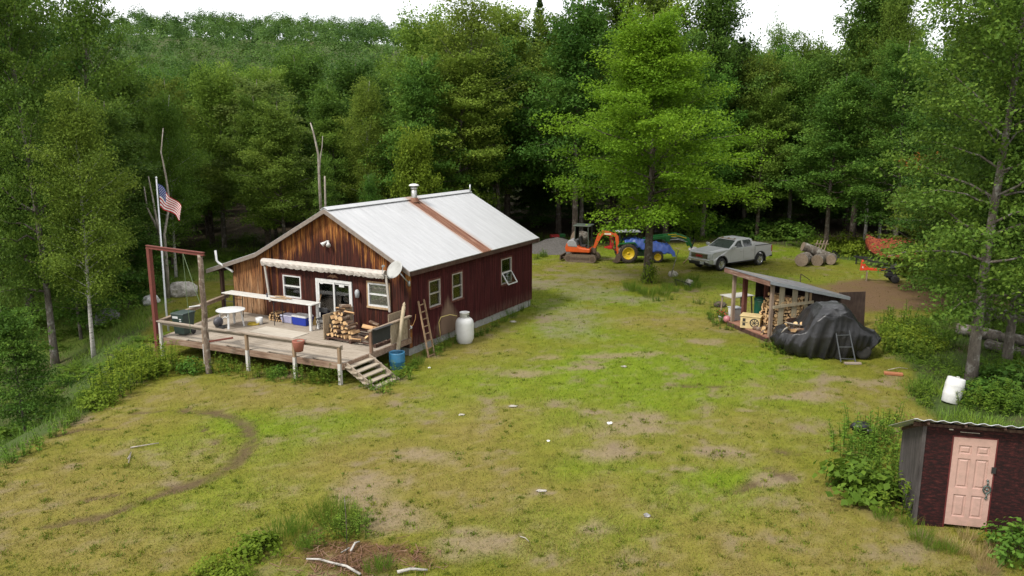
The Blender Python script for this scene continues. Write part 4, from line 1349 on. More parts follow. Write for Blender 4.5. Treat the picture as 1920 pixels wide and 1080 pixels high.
slab(m, [roof_pt(RIDGE_W, Y0), roof_pt(RIDGE_W, Y1), roof_pt(KINK_W, Y1), roof_pt(KINK_W, Y0)])
slab(m, [roof_pt(KINK_W, Y0), roof_pt(KINK_W, Y1), roof_pt(LEW, Y1), roof_pt(LEW, Y0)])
def rib(mb, y_, wa, wb, wd, hh):
    for u0, u1 in ((max(wa, EW), min(wb, RIDGE_W)), (max(wa, RIDGE_W), min(wb, KINK_W)), (max(wa, KINK_W), min(wb, LEW))):
        if u1 - u0 < .05: continue
        p = [roof_pt(u0, y_ - wd, .002), roof_pt(u1, y_ - wd, .002), roof_pt(u1, y_ + wd, .002), roof_pt(u0, y_ + wd, .002)]
        q = [roof_pt(u0, y_ - wd * .4, hh), roof_pt(u1, y_ - wd * .4, hh), roof_pt(u1, y_ + wd * .4, hh), roof_pt(u0, y_ + wd * .4, hh)]
        mb.add(p + q, [(4, 5, 6, 7), (0, 1, 5, 4), (2, 3, 7, 6), (0, 4, 7, 3), (1, 2, 6, 5)])
y_ = Y0 + .05
i = 0
while y_ < Y1 - .02:
    if not (RU0 - .02 < y_ < RU1 + .02): rib(m, y_, EW + .01, LEW, .008 if i % 3 else .012, .004 if i % 3 else .008)
    y_ += .235; i += 1
roof = m.build('roof', ROOFM, cabin)
m = MB()
slab(m, [roof_pt(EW - .01, RU0 + .002, .002), roof_pt(EW - .01, RU1 - .002, .002), roof_pt(RIDGE_W, RU1 - .002, .002), roof_pt(RIDGE_W, RU0 + .002, .002)])
for k in range(4): rib(m, RU0 + .06 + k * .195, EW, RIDGE_W - .02, .03, .034)
o = m.build('rusted_panel', RUSTROOF, roof); o['label'] = 'rust brown strip of roofing down from the stovepipe'
m = MB()
for sgn in (-1, 1):
    vs = []
    for y_ in (Y0 - .01, Y1 + .01):
        vs += [Vector((-RIDGE_W, y_, RIDGE_Z + .125)), Vector((-RIDGE_W + sgn * .20, y_, RIDGE_Z + .125 - .2 * .53)), Vector((-RIDGE_W + sgn * .20, y_, RIDGE_Z + .10 - .2 * .53)), Vector((-RIDGE_W, y_, RIDGE_Z + .10))]
    m.add(vs, [(0, 1, 5, 4), (1, 2, 6, 5), (0, 3, 2, 1), (4, 5, 6, 7), (2, 3, 7, 6)])
m.build('ridge_cap', ROOFM, roof)
# barge boards and fascia
BARGE = paint('grey_brown_trim', (.20, .165, .14), .7, dirt=(.07, .045, .03), dirt_amt=.4)
for y_ in (Y0 - .03, Y1 + .005):
    m = MB()
    pts = [roof_pt(EW, y_, -.02), roof_pt(RIDGE_W, y_, -.02), roof_pt(KINK_W, y_, -.02), roof_pt(LEW, y_, -.02)]
    for p, q in zip(pts[:-1], pts[1:]):
        m.add([p, q, q + Vector((0, .03, 0)), p + Vector((0, .03, 0)), p - Vector((0, 0, .17)), q - Vector((0, 0, .17)), q + Vector((0, .03, -.17)), p + Vector((0, .03, -.17))],
              [(0, 1, 2, 3), (4, 7, 6, 5), (0, 4, 5, 1), (2, 6, 7, 3), (1, 5, 6, 2), (0, 3, 7, 4)])
    m.build('barge_board', BARGE, roof)
m = MB(); m.bx(.262, .292, Y0, Y1, EAVE_Z - .30, EAVE_Z - .13); m.bx(0, .262, Y0, Y1, EAVE_Z - .17, EAVE_Z - .15); m.bx(-10.84, -10.81, Y0, Y1, 2.42, 2.56)
m.build('fascia', DARKW, roof)
# rafters and post of the lean-to overhang
m = MB()
for y_ in (.1, 2.5, 5, 7.5, 10.2):
    m.bar(roof_pt(9.45, y_, -.12), roof_pt(10.7, y_, -.12), .05, .1)
m.bar(roof_pt(10.4, 0, -.2), roof_pt(10.4, 10.4, -.2), .09, .12)
m.build('rafter', DARKW, roof)
for y_ in (.12, 5.2, 10.2):
    m = MB(); p = roof_pt(10.35, y_, -.25); m.bar((p.x, p.y, hz(*H2W(p.x, p.y)[:2]) - .2), p, .14, .14, (0, 1, 0)); m.build('post', DARKW, cabin)
# stovepipe
m = MB(); m.smooth = True
sx, sy = -3.55, 5.48
m.lathe([(.13, 5.25), (.13, 5.95), (.115, 5.96), (.115, 6.02), (.15, 6.03), (.15, 6.10), (.10, 6.11), (.10, 6.17)], 16, c=(sx, sy, 0))
pipe = m.build('stovepipe', paint('dull_stovepipe_steel', (.42, .42, .40), .4, .6, dirt=(.14, .09, .05), dirt_amt=.35), cabin)
m = MB(); m.smooth = True; m.lathe([(.23, 6.17), (.24, 6.19), (.20, 6.235), (.08, 6.27), (0, 6.275)], 18, c=(sx, sy, 0)); m.build('rain_cap', paint('pale_cap_metal', (.62, .62, .60), .4, .3), pipe)
m = MB(); m.lathe([(.24, 5.44), (.17, 5.62), (.135, 5.64)], 16, c=(sx, sy, 0)); m.build('flashing', RUSTROOF, pipe)
# white downpipe over the lean-to eave
m = MB(); m.smooth = True; m.tube([(-9.36, -.12, 2.55), (-9.42, -.14, 2.62), (-9.95, -.34, 2.95), (-10.05, -.36, 3.05), (-10.08, -.36, 3.50)], .05, 8); m.build('white_pipe', WHITE, cabin)
# small roof vent at the far end
m = MB(); m.smooth = True; m.tube([(-3.6, 10.45, 5.4), (-3.6, 10.45, 5.95)], .035, 8); m.build('vent_pipe', STEEL, cabin)

# ------------------------------------------------------------------ windows and door
CURT = wood('lace_curtain', [(.34, .30, .22), (.60, .55, .45), (.75, .71, .62)], (1, 1, .25), 26, bump=.1)
def window(par, s0, s1, z0, z1, P, framew=.055, curtain=False, fmat=WHITEM, hopper=False, sillm=TANW, rail=.5, halfscreen=False):
    """A sash window in the opening; P(s, z, out) gives local coordinates."""
    def B(mb, a, b, c, d, o0, o1):
        vs = [P(s, z, o) for s in (a, b) for z in (c, d) for o in (o0, o1)]
        mb.add(vs, [(0, 1, 3, 2), (4, 6, 7, 5), (0, 4, 5, 1), (2, 3, 7, 6), (0, 2, 6, 4), (1, 5, 7, 3)])
    m = MB(); f = framew
    B(m, s0, s0 + f, z0, z1, -.06, .03); B(m, s1 - f, s1, z0, z1, -.06, .03); B(m, s0 + f, s1 - f, z1 - f, z1, -.06, .028)
    zm = z0 + (z1 - z0) * rail
    if not hopper: B(m, s0 + f, s1 - f, zm - f * .5, zm + f * .5, -.05, .02)
    B(m, s0 + f, s1 - f, z0, z0 + f, -.06, .028)
    fr = m.build('window', fmat, par)
    m = MB(); B(m, s0 + f, s1 - f, z0 + f, z1 - f, -.035, -.030); m.build('pane', GLASS, fr)
    m = MB(); B(m, s0 - .06, s1 + .06, z0 - .07, z0 - .003, -.01, .075); B(m, s0 - .07, s0 - .003, z0 - .003, z1 + .07, 0, .022); B(m, s1 + .003, s1 + .07, z0 - .003, z1 + .07, 0, .022); B(m, s0 - .003, s1 + .003, z1 + .003, z1 + .07, 0, .024)
    m.build('sill', sillm, fr)
    if curtain:
        m = MB(); n = 40
        vs = []; fs = []
        for i in range(n + 1):
            s = s0 + f + (s1 - s0 - 2 * f) * i / n; o = -.062 - .012 * math.sin(i * 1.3)
            vs += [P(s, z0 + .05, o), P(s, z1 - .05, o)]
        for i in range(n): fs.append((2 * i, 2 * i + 2, 2 * i + 3, 2 * i + 1))
        m.add(vs, fs); m.build('curtain', CURT, fr, fix=False)
    return fr
PF = lambda s, z, o: (s, -o, z)
PS = lambda s, z, o: (o, s, z)
fr = window(cabin, *F_OPEN[0], PF, rail=.52, sillm=REDW)
fr = window(cabin, *F_OPEN[2], PF, .06, True, sillm=TANW, rail=.52)
DULLF = paint('dull_frame_paint', (.34, .31, .28), .5, dirt=(.14, .09, .06), dirt_amt=.4)
window(cabin, *S_OPEN[0], PS, .045, sillm=REDW, fmat=DULLF)
window(cabin, *S_OPEN[1], PS, .045, sillm=REDW, fmat=DULLF)
# far side window: its lower sash tilts open
f3 = window(cabin, *S_OPEN[2], PS, .045, fmat=DULLF, sillm=REDW, rail=.46)
f3['label'] = 'window with its lower sash tilted open'
m = MB(); zc = 2.12; zb_ = 1.62
for a, b in (((.03, 7.32, zc), (.36, 7.32, zb_)), ((.03, 8.18, zc), (.36, 8.18, zb_)), ((.36, 7.32, zb_), (.36, 8.18, zb_)), ((.03, 7.32, zc), (.03, 8.18, zc))): m.bar(a, b, .05, .04)
sash = m.build('open_sash', WHITEM, f3)
m = MB(); m.add([(.045, 7.35, zc), (.345, 7.35, zb_), (.345, 8.15, zb_), (.045, 8.15, zc)], [(0, 1, 2, 3)]); m.build('pane', GLASS, sash, fix=False)
# white ornament behind the first side window
# sliding glass door
m = MB()
a, b, z0, z1 = -4.66, -2.76, .82, 2.70
for (q0, q1, r0, r1, o0, o1) in ((a, a + .10, z0, z1, -.05, .05), (b - .10, b, z0, z1, -.05, .05), (a + .1, b - .1, z1 - .10, z1, -.05, .048), (a + .1, b - .1, z0, z0 + .09, -.05, .048)):
    m.bx(q0, q1, -o1, -o0, r0, r1)
door = m.build('sliding_door', WHITEM, cabin)
for (q0, q1, yy) in ((a + .1, -3.66, -.02), (-3.76, b - .1, .012)):
    m = MB(); m.bx(q0, q0 + .08, yy - .02, yy + .015, z0 + .09, z1 - .1); m.bx(q1 - .08, q1, yy - .02, yy + .015, z0 + .09, z1 - .1)
    m.bx(q0 + .08, q1 - .08, yy - .018, yy + .013, z1 - .18, z1 - .1); m.bx(q0 + .08, q1 - .08, yy - .018, yy + .013, z0 + .09, z0 + .2)
    lf = m.build('door_leaf', WHITEM, door)
    m = MB(); m.bx(q0 + .08, q1 - .08, yy - .004, yy + .002, z0 + .2, z1 - .18); m.build('pane', GLASS, lf)
m = MB(); m.bx(-3.42, -3.16, -.032, -.028, 2.44, 2.55); m.build('notice', WHITE, door)
m = MB(); m.bx(-4.4, -4.25, -.05, -.045, 2.49, 2.53); m.build('sticker', WHITE, door)
# eagle plaque over the door
m = MB()
for sg in (-1, 1):
    m.prism([(-3.71, 2.86), (-3.71 + sg * .10, 2.93), (-3.71 + sg * .30, 2.80), (-3.71 + sg * .24, 2.80), (-3.71 + sg * .16, 2.82), (-3.71 + sg * .05, 2.80)], -.055, -.032, 'y')
m.prism([(-3.75, 2.78), (-3.67, 2.78), (-3.68, 2.90), (-3.71, 2.94), (-3.74, 2.90)], -.06, -.034, 'y')
m.build('spread_eagle_plaque', paint('brass_brown', (.16, .08, .04), .5, .3), cabin)
# panel edge boards
m = MB(); m.bx(-7.72, -7.64, -.045, -.012, .4, 3.42); m.build('trim_board', W_FRONT, cabin)
m = MB(); m.bx(-.10, .048, -.05, -.012, .33, 3.42); m.bx(.012, .046, -.012, .12, .33, 3.3); m.build('corner_board', W_FRONT, cabin)
m = MB(); m.bx(-1.0, .05, -.10, -.05, .36, .58); m.build('ledger_board', DARKW, cabin)

# ------------------------------------------------------------------ things fixed to the cabin (each could be lifted away)
def house_thing(name, label, cat, x, y, z=0, rz=0, group=None):
    X, Y, Z = H2W(x, y, z)
    return empty(name, (X, Y, Z), HA + rz, label, cat, group)
aw = house_thing('rolled_awning', 'rolled up off white awning with two long arms over the glass door', 'awning', -4.2, -.05, 3.2)
rg = random.Random(4)
m = MB()
nA = 70; vs = []; fs = []
prof = [(-.02, .10), (-.10, .14), (-.20, .11), (-.26, .02), (-.25, -.06), (-.22, -.16), (-.19, -.17), (-.18, -.05), (-.02, -.04)]
for i in range(nA + 1):
    s = -3.25 + 6.5 * i / nA
    for j, (py_, pz_) in enumerate(prof):
        w_ = (rg.uniform(-.035, .035) if j in (5, 6) else rg.uniform(-.006, .006))
        vs.append((s, py_ + (.02 * math.sin(i * 1.9) if j in (4, 5) else 0), pz_ + w_ - .0 * s))
k = len(prof)
for i in range(nA):
    for j in range(k - 1): fs.append((i * k + j, (i + 1) * k + j, (i + 1) * k + j + 1, i * k + j + 1))
m.add(vs, fs); m.add([vs[j] for j in range(k)], [tuple(range(k))]); m.add([vs[nA * k + j] for j in range(k)], [tuple(range(k))])
m.smooth = True
m.build('canvas_roll', paint('weathered_canvas', (.44, .40, .36), .8, 0, .12, 3, dirt=(.30, .26, .21), dirt_amt=.3), aw, fix=False)
for sx_ in (-3.15, 3.30):
    m = MB(); m.bar((sx_, -.14, -.02), (sx_ + (.12 if sx_ < 0 else .06), -.06, -1.75 if sx_ < 0 else -1.50), .09, .05, (0, 1, 0)); m.build('arm', paint('awning_arm_grey', (.42, .39, .35), .5, .2, dirt=(.2, .15, .1), dirt_amt=.3), aw)
dish = house_thing('satellite_dish', 'grey oval satellite dish on the front right corner of the cabin', 'satellite dish', -.05, -.12, 3.25)
m = MB(); m.smooth = True
m.tube([(.10, .12, -.35), (.08, -.10, -.15), (.0, -.30, .10)], .025, 8); m.box((.09, .1, -.35), (.12, .06, .2)); m.build('mast', STEEL, dish)
m = MB(); m.smooth = True
dn = Vector((-.25, -.80, .50)).normalized(); ax = dn.cross(Vector((0, 0, 1))).normalized(); ay = ax.cross(dn)
cen = Vector((-.18, -.42, .26))
vs = [tuple(cen - dn * .07)]; fs = []
NR, NA = 5, 28
for r_ in range(1, NR + 1):
    for a_ in range(NA):
        t_ = 2 * PI * a_ / NA; rr_ = r_ / NR
        p = cen + ax * (.42 * rr_ * math.cos(t_)) + ay * (.36 * rr_ * math.sin(t_)) - dn * (.07 * (1 - rr_ ** 2))
        vs.append(tuple(p))
for a_ in range(NA): fs.append((0, 1 + a_, 1 + (a_ + 1) % NA))
for r_ in range(NR - 1):
    for a_ in range(NA): fs.append((1 + r_ * NA + a_, 1 + (r_ + 1) * NA + a_, 1 + (r_ + 1) * NA + (a_ + 1) % NA, 1 + r_ * NA + (a_ + 1) % NA))
m.add(vs, fs); o = m.build('reflector', paint('dish_grey', (.32, .32, .305), .5), dish)
sm_ = o.modifiers.new('solid', 'SOLIDIFY'); sm_.thickness = .012
m = MB(); m.tube([cen - ay * .40, cen - ay * .38 + dn * .42, cen + dn * .52 - ay * .12], .014, 6); m.box(cen + dn * .52 - ay * .10, (.07, .09, .07)); m.build('feed_arm', STEEL, dish)
# two bell shaped floodlights on the gable
fl = house_thing('floodlight', 'twin pale flood lamps high on the cabin gable', 'lamp', -3.88, -.03, 4.25)
m = MB(); m.box((0, -.02, 0), (.11, .04, .11)); m.build('mount', WHITE, fl)
for sg in (-1, 1):
    d_ = Vector((sg * .55, -.6, -.55)).normalized(); b_ = Vector((sg * .04, -.05, .02))
    m = MB(); m.smooth = True; m.tube([b_, b_ + d_ * .10, b_ + d_ * .24], [.035, .05, .10], 12); m.build('lamp_shade', WHITE, fl)
wl = house_thing('wall_lantern', 'small grey lantern on the wall right of the glass door', 'lamp', -2.42, -.05, 2.28)
m = MB(); m.smooth = True; m.lathe([(.03, -.17), (.085, -.15), (.10, .05), (.08, .13), (.03, .17)], 12, c=(0, -.07, 0)); m.build('globe', paint('frosted_grey', (.33, .34, .35), .3), wl)
m = MB(); m.box((0, .01, .02), (.10, .05, .18)); m.build('bracket', BLACKM, wl)
# ================================================================== the deck
DZ = .80
DR, DL = 4.02, 4.62        # depth of the deck front at its right and left ends
DWL = 8.45
def dfront(x): return -(DR + (DL - DR) * (-x) / DWL)
DECKW = wood('bleached_deck_boards', [(.15, .12, .09), (.29, .245, .195), (.39, .345, .29)], (.05, 1, 1), 24)
deck = empty('deck', (HX, HY, 0), HA, 'raised grey plank deck with railings and a flight of steps', 'deck')
def gz(x, y):
    X, Y, _ = H2W(x, y)
    return hz(X, Y)
m = MB(); y_ = -.05; rg = random.Random(9); i = 0
# planks run along the front; each row in lengths
while y_ > -4.7:
    yc = y_ - .07
    xl = -9.75 + (9.75 - DWL) * min(1, (-yc) / 4.6)
    x0 = xl; x1 = .10
    if yc - .07 < dfront(0):      # clip rows to the slanting front edge
        xs = -DWL * (-(yc - .07) - DR) / (DL - DR); x1 = min(.10, xs)
    if x1 - x0 > .3:
        cuts = [x0] + sorted(rg.uniform(x0 + .8, x1 - .8) for _ in range(2) if x1 - x0 > 3) + [x1]
        for a, b in zip(cuts[:-1], cuts[1:]): m.box(((a + b) / 2, yc, DZ - .02 + rg.uniform(-.003, .003)), (b - a - .006, .132, .038))
    y_ -= .14; i += 1
m.build('deck_floor', DECKW, deck)
m = MB()
m.bar((.12, dfront(.12) - .03, DZ - .12), (-DWL - .02, dfront(-DWL) - .03, DZ - .12), .045, .22)
m.bar((.13, dfront(0), DZ - .12), (.13, -.08, DZ - .12), .045, .22)
m.bar((-DWL - .03, dfront(-DWL), DZ - .12), (-9.78, -.06, DZ - .12), .045, .22)
for x_ in np.arange(-8.2, 0, .8): m.bar((x_, dfront(x_) + .05, DZ - .14), (x_, -.1, DZ - .14), .045, .17)
m.build('rim_joist', wood('worn_red_joist', [(.06, .03, .022), (.20, .13, .09), (.33, .26, .20)], (.06, 1, 1), 16), deck)
# posts that carry the deck (white below) and rise to the rail (brown above)
for x_ in (0.02, -1.92, -4.08, -6.15, -8.38):
    yf = dfront(x_) - .07
    g_ = gz(x_, yf) - .25
    m = MB(); m.bx(x_ - .055, x_ + .055, yf - .055, yf + .055, g_, DZ - .01); m.build('leg', WHITEW, deck)
    m = MB(); m.bx(x_ - .05, x_ + .05, yf - .05, yf + .05, DZ - .01, DZ + .60); m.build('rail_post', WHITEW if x_ < -8 else wood('brown_post', [(.08, .05, .03), (.22, .15, .095), (.34, .26, .18)], (1, 1, .08), 16), deck)
for x_, yy in ((-7.3, -3.6), (-6.6, -2.2), (-3, -2.2), (-1, -2.2), (-9.2, -2.2)):
    m = MB(); m.bx(x_ - .06, x_ + .06, yy - .06, yy + .06, gz(x_, yy) - .2, DZ - .2); m.build('leg', DARKW, deck)
m = MB()
def rail(a, b, za, zb):
    m.bar((a[0], a[1], za), (b[0], b[1], zb), .16, .045); m.bar((a[0], a[1] + .05, za - .085), (b[0], b[1] + .05, zb - .085), .045, .12)
rail((.12, dfront(.12) - .07), (-5.05, dfront(-5.05) - .07), DZ + .625, DZ + .625)
o = m.build('hand_rail', GREYW, deck)
m = MB(); rail((-5.05, dfront(-5.05) - .02), (-8.5, dfront(-8.5) - .07), DZ + .60, DZ + .64); m.build('hand_rail', GREYW, deck)
m = MB(); rail((-8.47, dfront(-8.47) - .02), (-9.9, 0, ), DZ + .64, DZ + .70); m.build('hand_rail', GREYWZ, deck)
# guard on the right edge: post, rail, board panel
DBP = wood('dark_brown_post', [(.06, .035, .022), (.15, .09, .06), (.24, .16, .11)], (1, 1, .08), 16)
m = MB(); m.bx(.05, .15, -2.52, -2.42, DZ - .2, DZ + .78); m.build('rail_post', DBP, deck)
m = MB(); m.bx(.05, .15, -.25, -.15, DZ, DZ + .72); m.build('rail_post', DBP, deck)
m = MB(); m.bar((.10, -2.55, DZ + .80), (.10, -.05, DZ + .84), .14, .05); m.bar((.06, -1.35, DZ + .76), (.06, -.1, DZ + .78), .04, .12); m.build('hand_rail', GREYWZ, deck)
OSB = wood('weathered_board', [(.13, .095, .06), (.27, .21, .14), (.37, .31, .23)], (1, 1, .5), 16)
m = MB(); m.bx(.085, .105, -1.30, -.15, DZ + .01, DZ + .74); m.build('guard_panel', OSB, deck)
# steps
st = MB(); 
n_st = 5
x0, yA, yB = .18, -3.95, -2.62
run, ris = .24, .15
for k in range(n_st):
    pass
steps = None
m = MB()
for yy in (yA + .05, yB - .05):
    m.bar((.12, yy, DZ - .10), (1.42, yy, -.02), .05, .22, (0, 0, 1))
steps = m.build('stairs', wood('grey_step_stringer', [(.11, .085, .06), (.26, .21, .16), (.36, .30, .24)], (.3, 1, .3), 18), deck)
for k in range(5):
    m = MB(); zz = DZ - .13 - k * .15; xx = .27 + k * .25
    m.bx(xx - .13, xx + .13, yA - .04, yB + .04, zz - .04, zz)
    for yy in (yA + .1, yB - .1): m.bx(xx - .10, xx - .04, yy - .03, yy + .03, zz - .18, zz - .04)
    m.build('tread', GREYWZ if False else wood('grey_tread', [(.15, .12, .09), (.31, .26, .20), (.42, .37, .30)], (1, .06, 1), 20), steps)

# ------------------------------------------------------------------ hoist frame and flagpole
hf = empty('hoist_frame', H2W(-8.58, -4.72, 0)[:2] + (0,), HA, 'rusty red steel post and beam propped on a bark covered log at the deck', 'hoist frame')
def hl(x, y): return x + 8.58, y + 4.72
m = MB(); m.bx(-.075, .075, -.075, .075, gz(-8.58, -4.72) - .4, 4.30); m.build('steel_post', RUSTRED, hf)
lx, ly = hl(-5.12, -5.28)
m = MB(); m.smooth = True
zg = gz(-5.12, -5.28) - .3
rgl = random.Random(3)
m.tube([(lx + rgl.uniform(-.025, .025), ly + rgl.uniform(-.025, .025), zg + (4.35 - zg) * k / 9) for k in range(10)], [.115 - .003 * k for k in range(10)], 10)
m.build('log_post', barkmat('stripped_log', (.07, .05, .036), (.20, .15, .115), (.38, .33, .28), 9, 5), hf)
m = MB(); m.bar((-.12, -.01, 4.37), (lx + .22, ly, 4.44), .10, .03); m.bar((-.12, -.01, 4.27), (lx + .22, ly, 4.34), .10, .03); m.bar((-.12, -.01, 4.32), (lx + .22, ly, 4.39), .03, .12); m.build('beam', RUSTRED, hf)
m = MB(); m.tube([(lx - .98, ly + .1, 4.3), (lx - .10, ly - .06, 2.6)], .012, 5); m.tube([(lx - 1.0, ly + .1, 4.3), (lx - .97, ly + .1, 2.5), (lx - .95, ly + .12, 1.35)], .010, 5); m.build('rope', paint('green_cord', (.10, .14, .07), .8), hf)
m = MB(); m.bar((.0, -.02, .45), (.9, .15, .58), .03, .03); m.bar((lx, ly, 1.18), (lx + .75, ly + .55, 1.3), .05, .06); m.build('brace', RUSTRED, hf)

X_, Y_, Z_ = at(311, 575, 33.0)
zgr = hz(X_, 33.0)
fp = empty('flagpole', (X_, 33.0, zgr), 0, 'slender pale pole flying a flag beside the deck corner', 'flagpole')
topz = at(293, 335, 33.0)[2] - zgr
m = MB(); m.smooth = True; dx_ = at(293, 335, 33.0)[0] - X_
m.tube([(.05, 0, -.3), (0, 0, 1), (dx_, 0, topz)], [.05, .045, .03], 10); m.sphere((dx_, 0, topz + .04), .05); m.build('pole', paint('aluminium_pole', (.56, .57, .58), .4, .3), fp)
# the flag: thirteen stripes, blue canton with stars; hangs and trails down to the right
fl = empty('flag', (X_ + dx_, 33.0, zgr + topz - .2), 0, 'red white and blue striped flag drooping from the pale pole', 'flag')
FH, FL = 1.0, 1.75
def flag_pt(u, v, off=0):
    # u along the fly 0..1, v down the hoist 0..1
    x = .03 + u * FL * .50 + .03 * math.sin(u * 8 + v * 2)
    z = -v * FH * (1 - .38 * u) - .95 * u ** 1.15 * 1.0 + .02 * math.sin(u * 9 + v * 3)
    y = .10 * math.sin(u * 9 + v * 2.5) * (.3 + u) + off
    return (x, y, z)
FRED, FWH, FBL = paint('flag_red', (.36, .02, .03), .8), paint('flag_white', (.62, .60, .58), .8), paint('flag_blue', (.03, .045, .16), .8)
NU = 40; m = MB(); m.smooth = True
for s_ in range(13):
    for i in range(NU):
        u0, u1 = i / NU, (i + 1) / NU
        inc = s_ < 7 and u0 < .40
        m.mat = 2 if inc else (0 if s_ % 2 == 0 else 1)
        m.add([flag_pt(u0, s_ / 13), flag_pt(u1, s_ / 13), flag_pt(u1, (s_ + 1) / 13), flag_pt(u0, (s_ + 1) / 13)], [(0, 1, 2, 3)])
cl = m.build('cloth', [FRED, FWH, FBL], fl, fix=False)
m = MB()
for r_ in range(9):
    for c_ in range(6 if r_ % 2 == 0 else 5):
        u_ = (.033 + .066 * c_ + (.033 if r_ % 2 else 0)); v_ = (r_ + 1) / 10 * 7 / 13
        for off in (-.006, .006):
            p = []
            for k in range(10):
                rr = (.022 if k % 2 == 0 else .009); a_ = k * PI / 5
                p.append(flag_pt(max(0, u_ + rr * math.sin(a_) / FL * 1.2), v_ - rr * math.cos(a_), off))
            m.add(p, [tuple(range(10))])
m.build('stars', FWH, cl, fix=False)

# ------------------------------------------------------------------ things on the deck
def deck_thing(name, label, cat, x, y, z=DZ, rz=0, group=None):
    X, Y, _ = H2W(x, y)
    return empty(name, (X, Y, z), HA + rz, label, cat, group)
bin_ = deck_thing('wheelie_bin', 'dark green wheeled rubbish bin in the left corner of the deck', 'bin', -7.95, -3.95, rz=.12)
BING = paint('bin_green', (.022, .040, .034), .45, dirt=(.10, .10, .09), dirt_amt=.15)
m = MB()
def taper(mb, a, b, z0, z1, c=(0, 0)):
    (ax0, ax1, ay0, ay1), (bx0, bx1, by0, by1) = a, b
    vs = [(ax0, ay0, z0), (ax1, ay0, z0), (ax1, ay1, z0), (ax0, ay1, z0), (bx0, by0, z1), (bx1, by0, z1), (bx1, by1, z1), (bx0, by1, z1)]
    mb.add([(x + c[0], y + c[1], z) for x, y, z in vs], [(3, 2, 1, 0), (4, 5, 6, 7), (0, 1, 5, 4), (1, 2, 6, 5), (2, 3, 7, 6), (3, 0, 4, 7)])
taper(m, (-.24, .24, -.26, .22), (-.30, .30, -.34, .32), .06, .86); m.build('body', BING, bin_, .02)
m = MB(); taper(m, (-.32, .32, -.36, .34), (-.30, .30, -.33, .34), .865, .91); m.bx(-.25, .25, .34, .42, .84, .88); m.build('lid', BING, bin_, .015)
for sg in (-1, 1):
    m = MB(); m.smooth = True; m.lathe([(.0, -.03), (.10, -.03), (.12, 0), (.10, .03), (0, .03)], 16, 'x', (sg * .27, .20, .12)); m.build('wheel', BLACK, bin_)
m = MB(); m.bx(-.22, .05, -.338, -.328, .70, .79); m.bx(.10, .2, -.335, -.325, .66, .70); m.bx(.10, .2, -.325, -.318, .58, .62); m.build('label_plate', paint('pale_plate', (.45, .46, .46), .5), bin_)

tb = deck_thing('round_table', 'round white plastic garden table on the deck', 'table', -7.35, -2.15)
m = MB(); m.smooth = True; m.lathe([(0, .66), (.54, .66), (.575, .675), (.575, .70), (.55, .712), (0, .715)], 36); m.build('table_top', WHITE, tb)
for a_ in range(4):
    t_ = a_ * PI / 2 + .6; m = MB()
    m.bar((.50 * math.cos(t_), .50 * math.sin(t_), 0), (.40 * math.cos(t_), .40 * math.sin(t_), .66), .075, .045); m.build('leg', WHITE, tb)
ct = deck_thing('long_counter', 'long narrow white topped counter on metal legs before the cabin wall', 'table', -6.1, -.98)
m = MB(); m.bx(-2.75, .05, -.28, .28, 1.06, 1.10); m.bx(.03, 2.28, -.27, .29, 1.045, 1.085); m.build('counter_top', paint('worn_white_top', (.52, .51, .48), .5, 0, .1, 4, dirt=(.32, .26, .2), dirt_amt=.35), ct, .008)
m = MB(); m.bx(2.10, 2.20, -.25, -.17, 0, 1.045); m.bx(2.10, 2.20, .17, .25, 0, 1.045); m.build('leg', WHITEM, ct)
for x_ in (-2.6, -2.1, .2):
    m = MB()
    for yy in (-.24, .24): m.tube([(x_, yy, 0), (x_, yy, 1.05)], .016, 6)
    m.tube([(x_, -.24, .3), (x_, .24, .3)], .014, 6); m.tube([(x_, -.24, .95), (x_, .24, .95)], .014, 6); m.build('trestle', BLACKM, ct)
m = MB(); m.tube([(-2.6, -.24, .75), (-2.1, -.24, .75)], .014, 6); m.tube([(-2.6, .24, .75), (-2.1, .24, .75)], .014, 6); m.build('stretcher', BLACKM, ct)
# bits of board lying on the counter
for k, (x_, y_, a_, L_) in enumerate(((.0, -.05, .12, .8), (.25, .12, -.1, .7), (-.1, .15, .3, .5))):
    X, Y, _ = H2W(-6.1 + x_ + .3, -.98 + y_)
    m = MB(); m.box((0, 0, 0), (L_, .09, .02)); o = m.build('loose_board', TANW, None, .003); o.location = (X, Y, DZ + 1.115 + k * .021); o.rotation_euler = (0, 0, HA + a_)
    tag(o, 'short loose board lying on the long white counter', 'board', 'loose boards on the long counter')
X, Y, _ = H2W(-6.45, -1.0)
m = MB(); m.smooth = True; m.lathe([(.03, 0), (.032, .10), (.02, .12), (.02, .16), (.0, .165)], 12); o = m.build('spray_can', paint('dark_blue_grey', (.05, .06, .09), .4)); o.location = (X, Y, DZ + 1.10); tag(o, 'small dark can standing on the long white counter', 'can')
# folding metal chair frame under the right end of the counter
ch = deck_thing('folding_chair', 'black metal folding chair leaning by the glass door', 'chair', -3.75, -.75, rz=.2)
m = MB(); m.smooth = False
for sg in (-.2, .2): m.tube([(sg, -.18, 0), (sg, .05, .45), (sg, .10, .85)], .014, 6); m.tube([(sg * .9, .2, 0), (sg * .9, -.15, .44)], .013, 6)
m.tube([(-.2, .10, .85), (.2, .10, .85)], .014, 6); m.build('frame', BLACKM, ch)
m = MB(); m.box((0, -.03, .45), (.38, .36, .02)); m.build('seat', BLACKM, ch); m = MB(); m.box((0, .09, .76), (.38, .02, .16), (-.1, 0, 0)); m.build('backrest', BLACKM, ch)

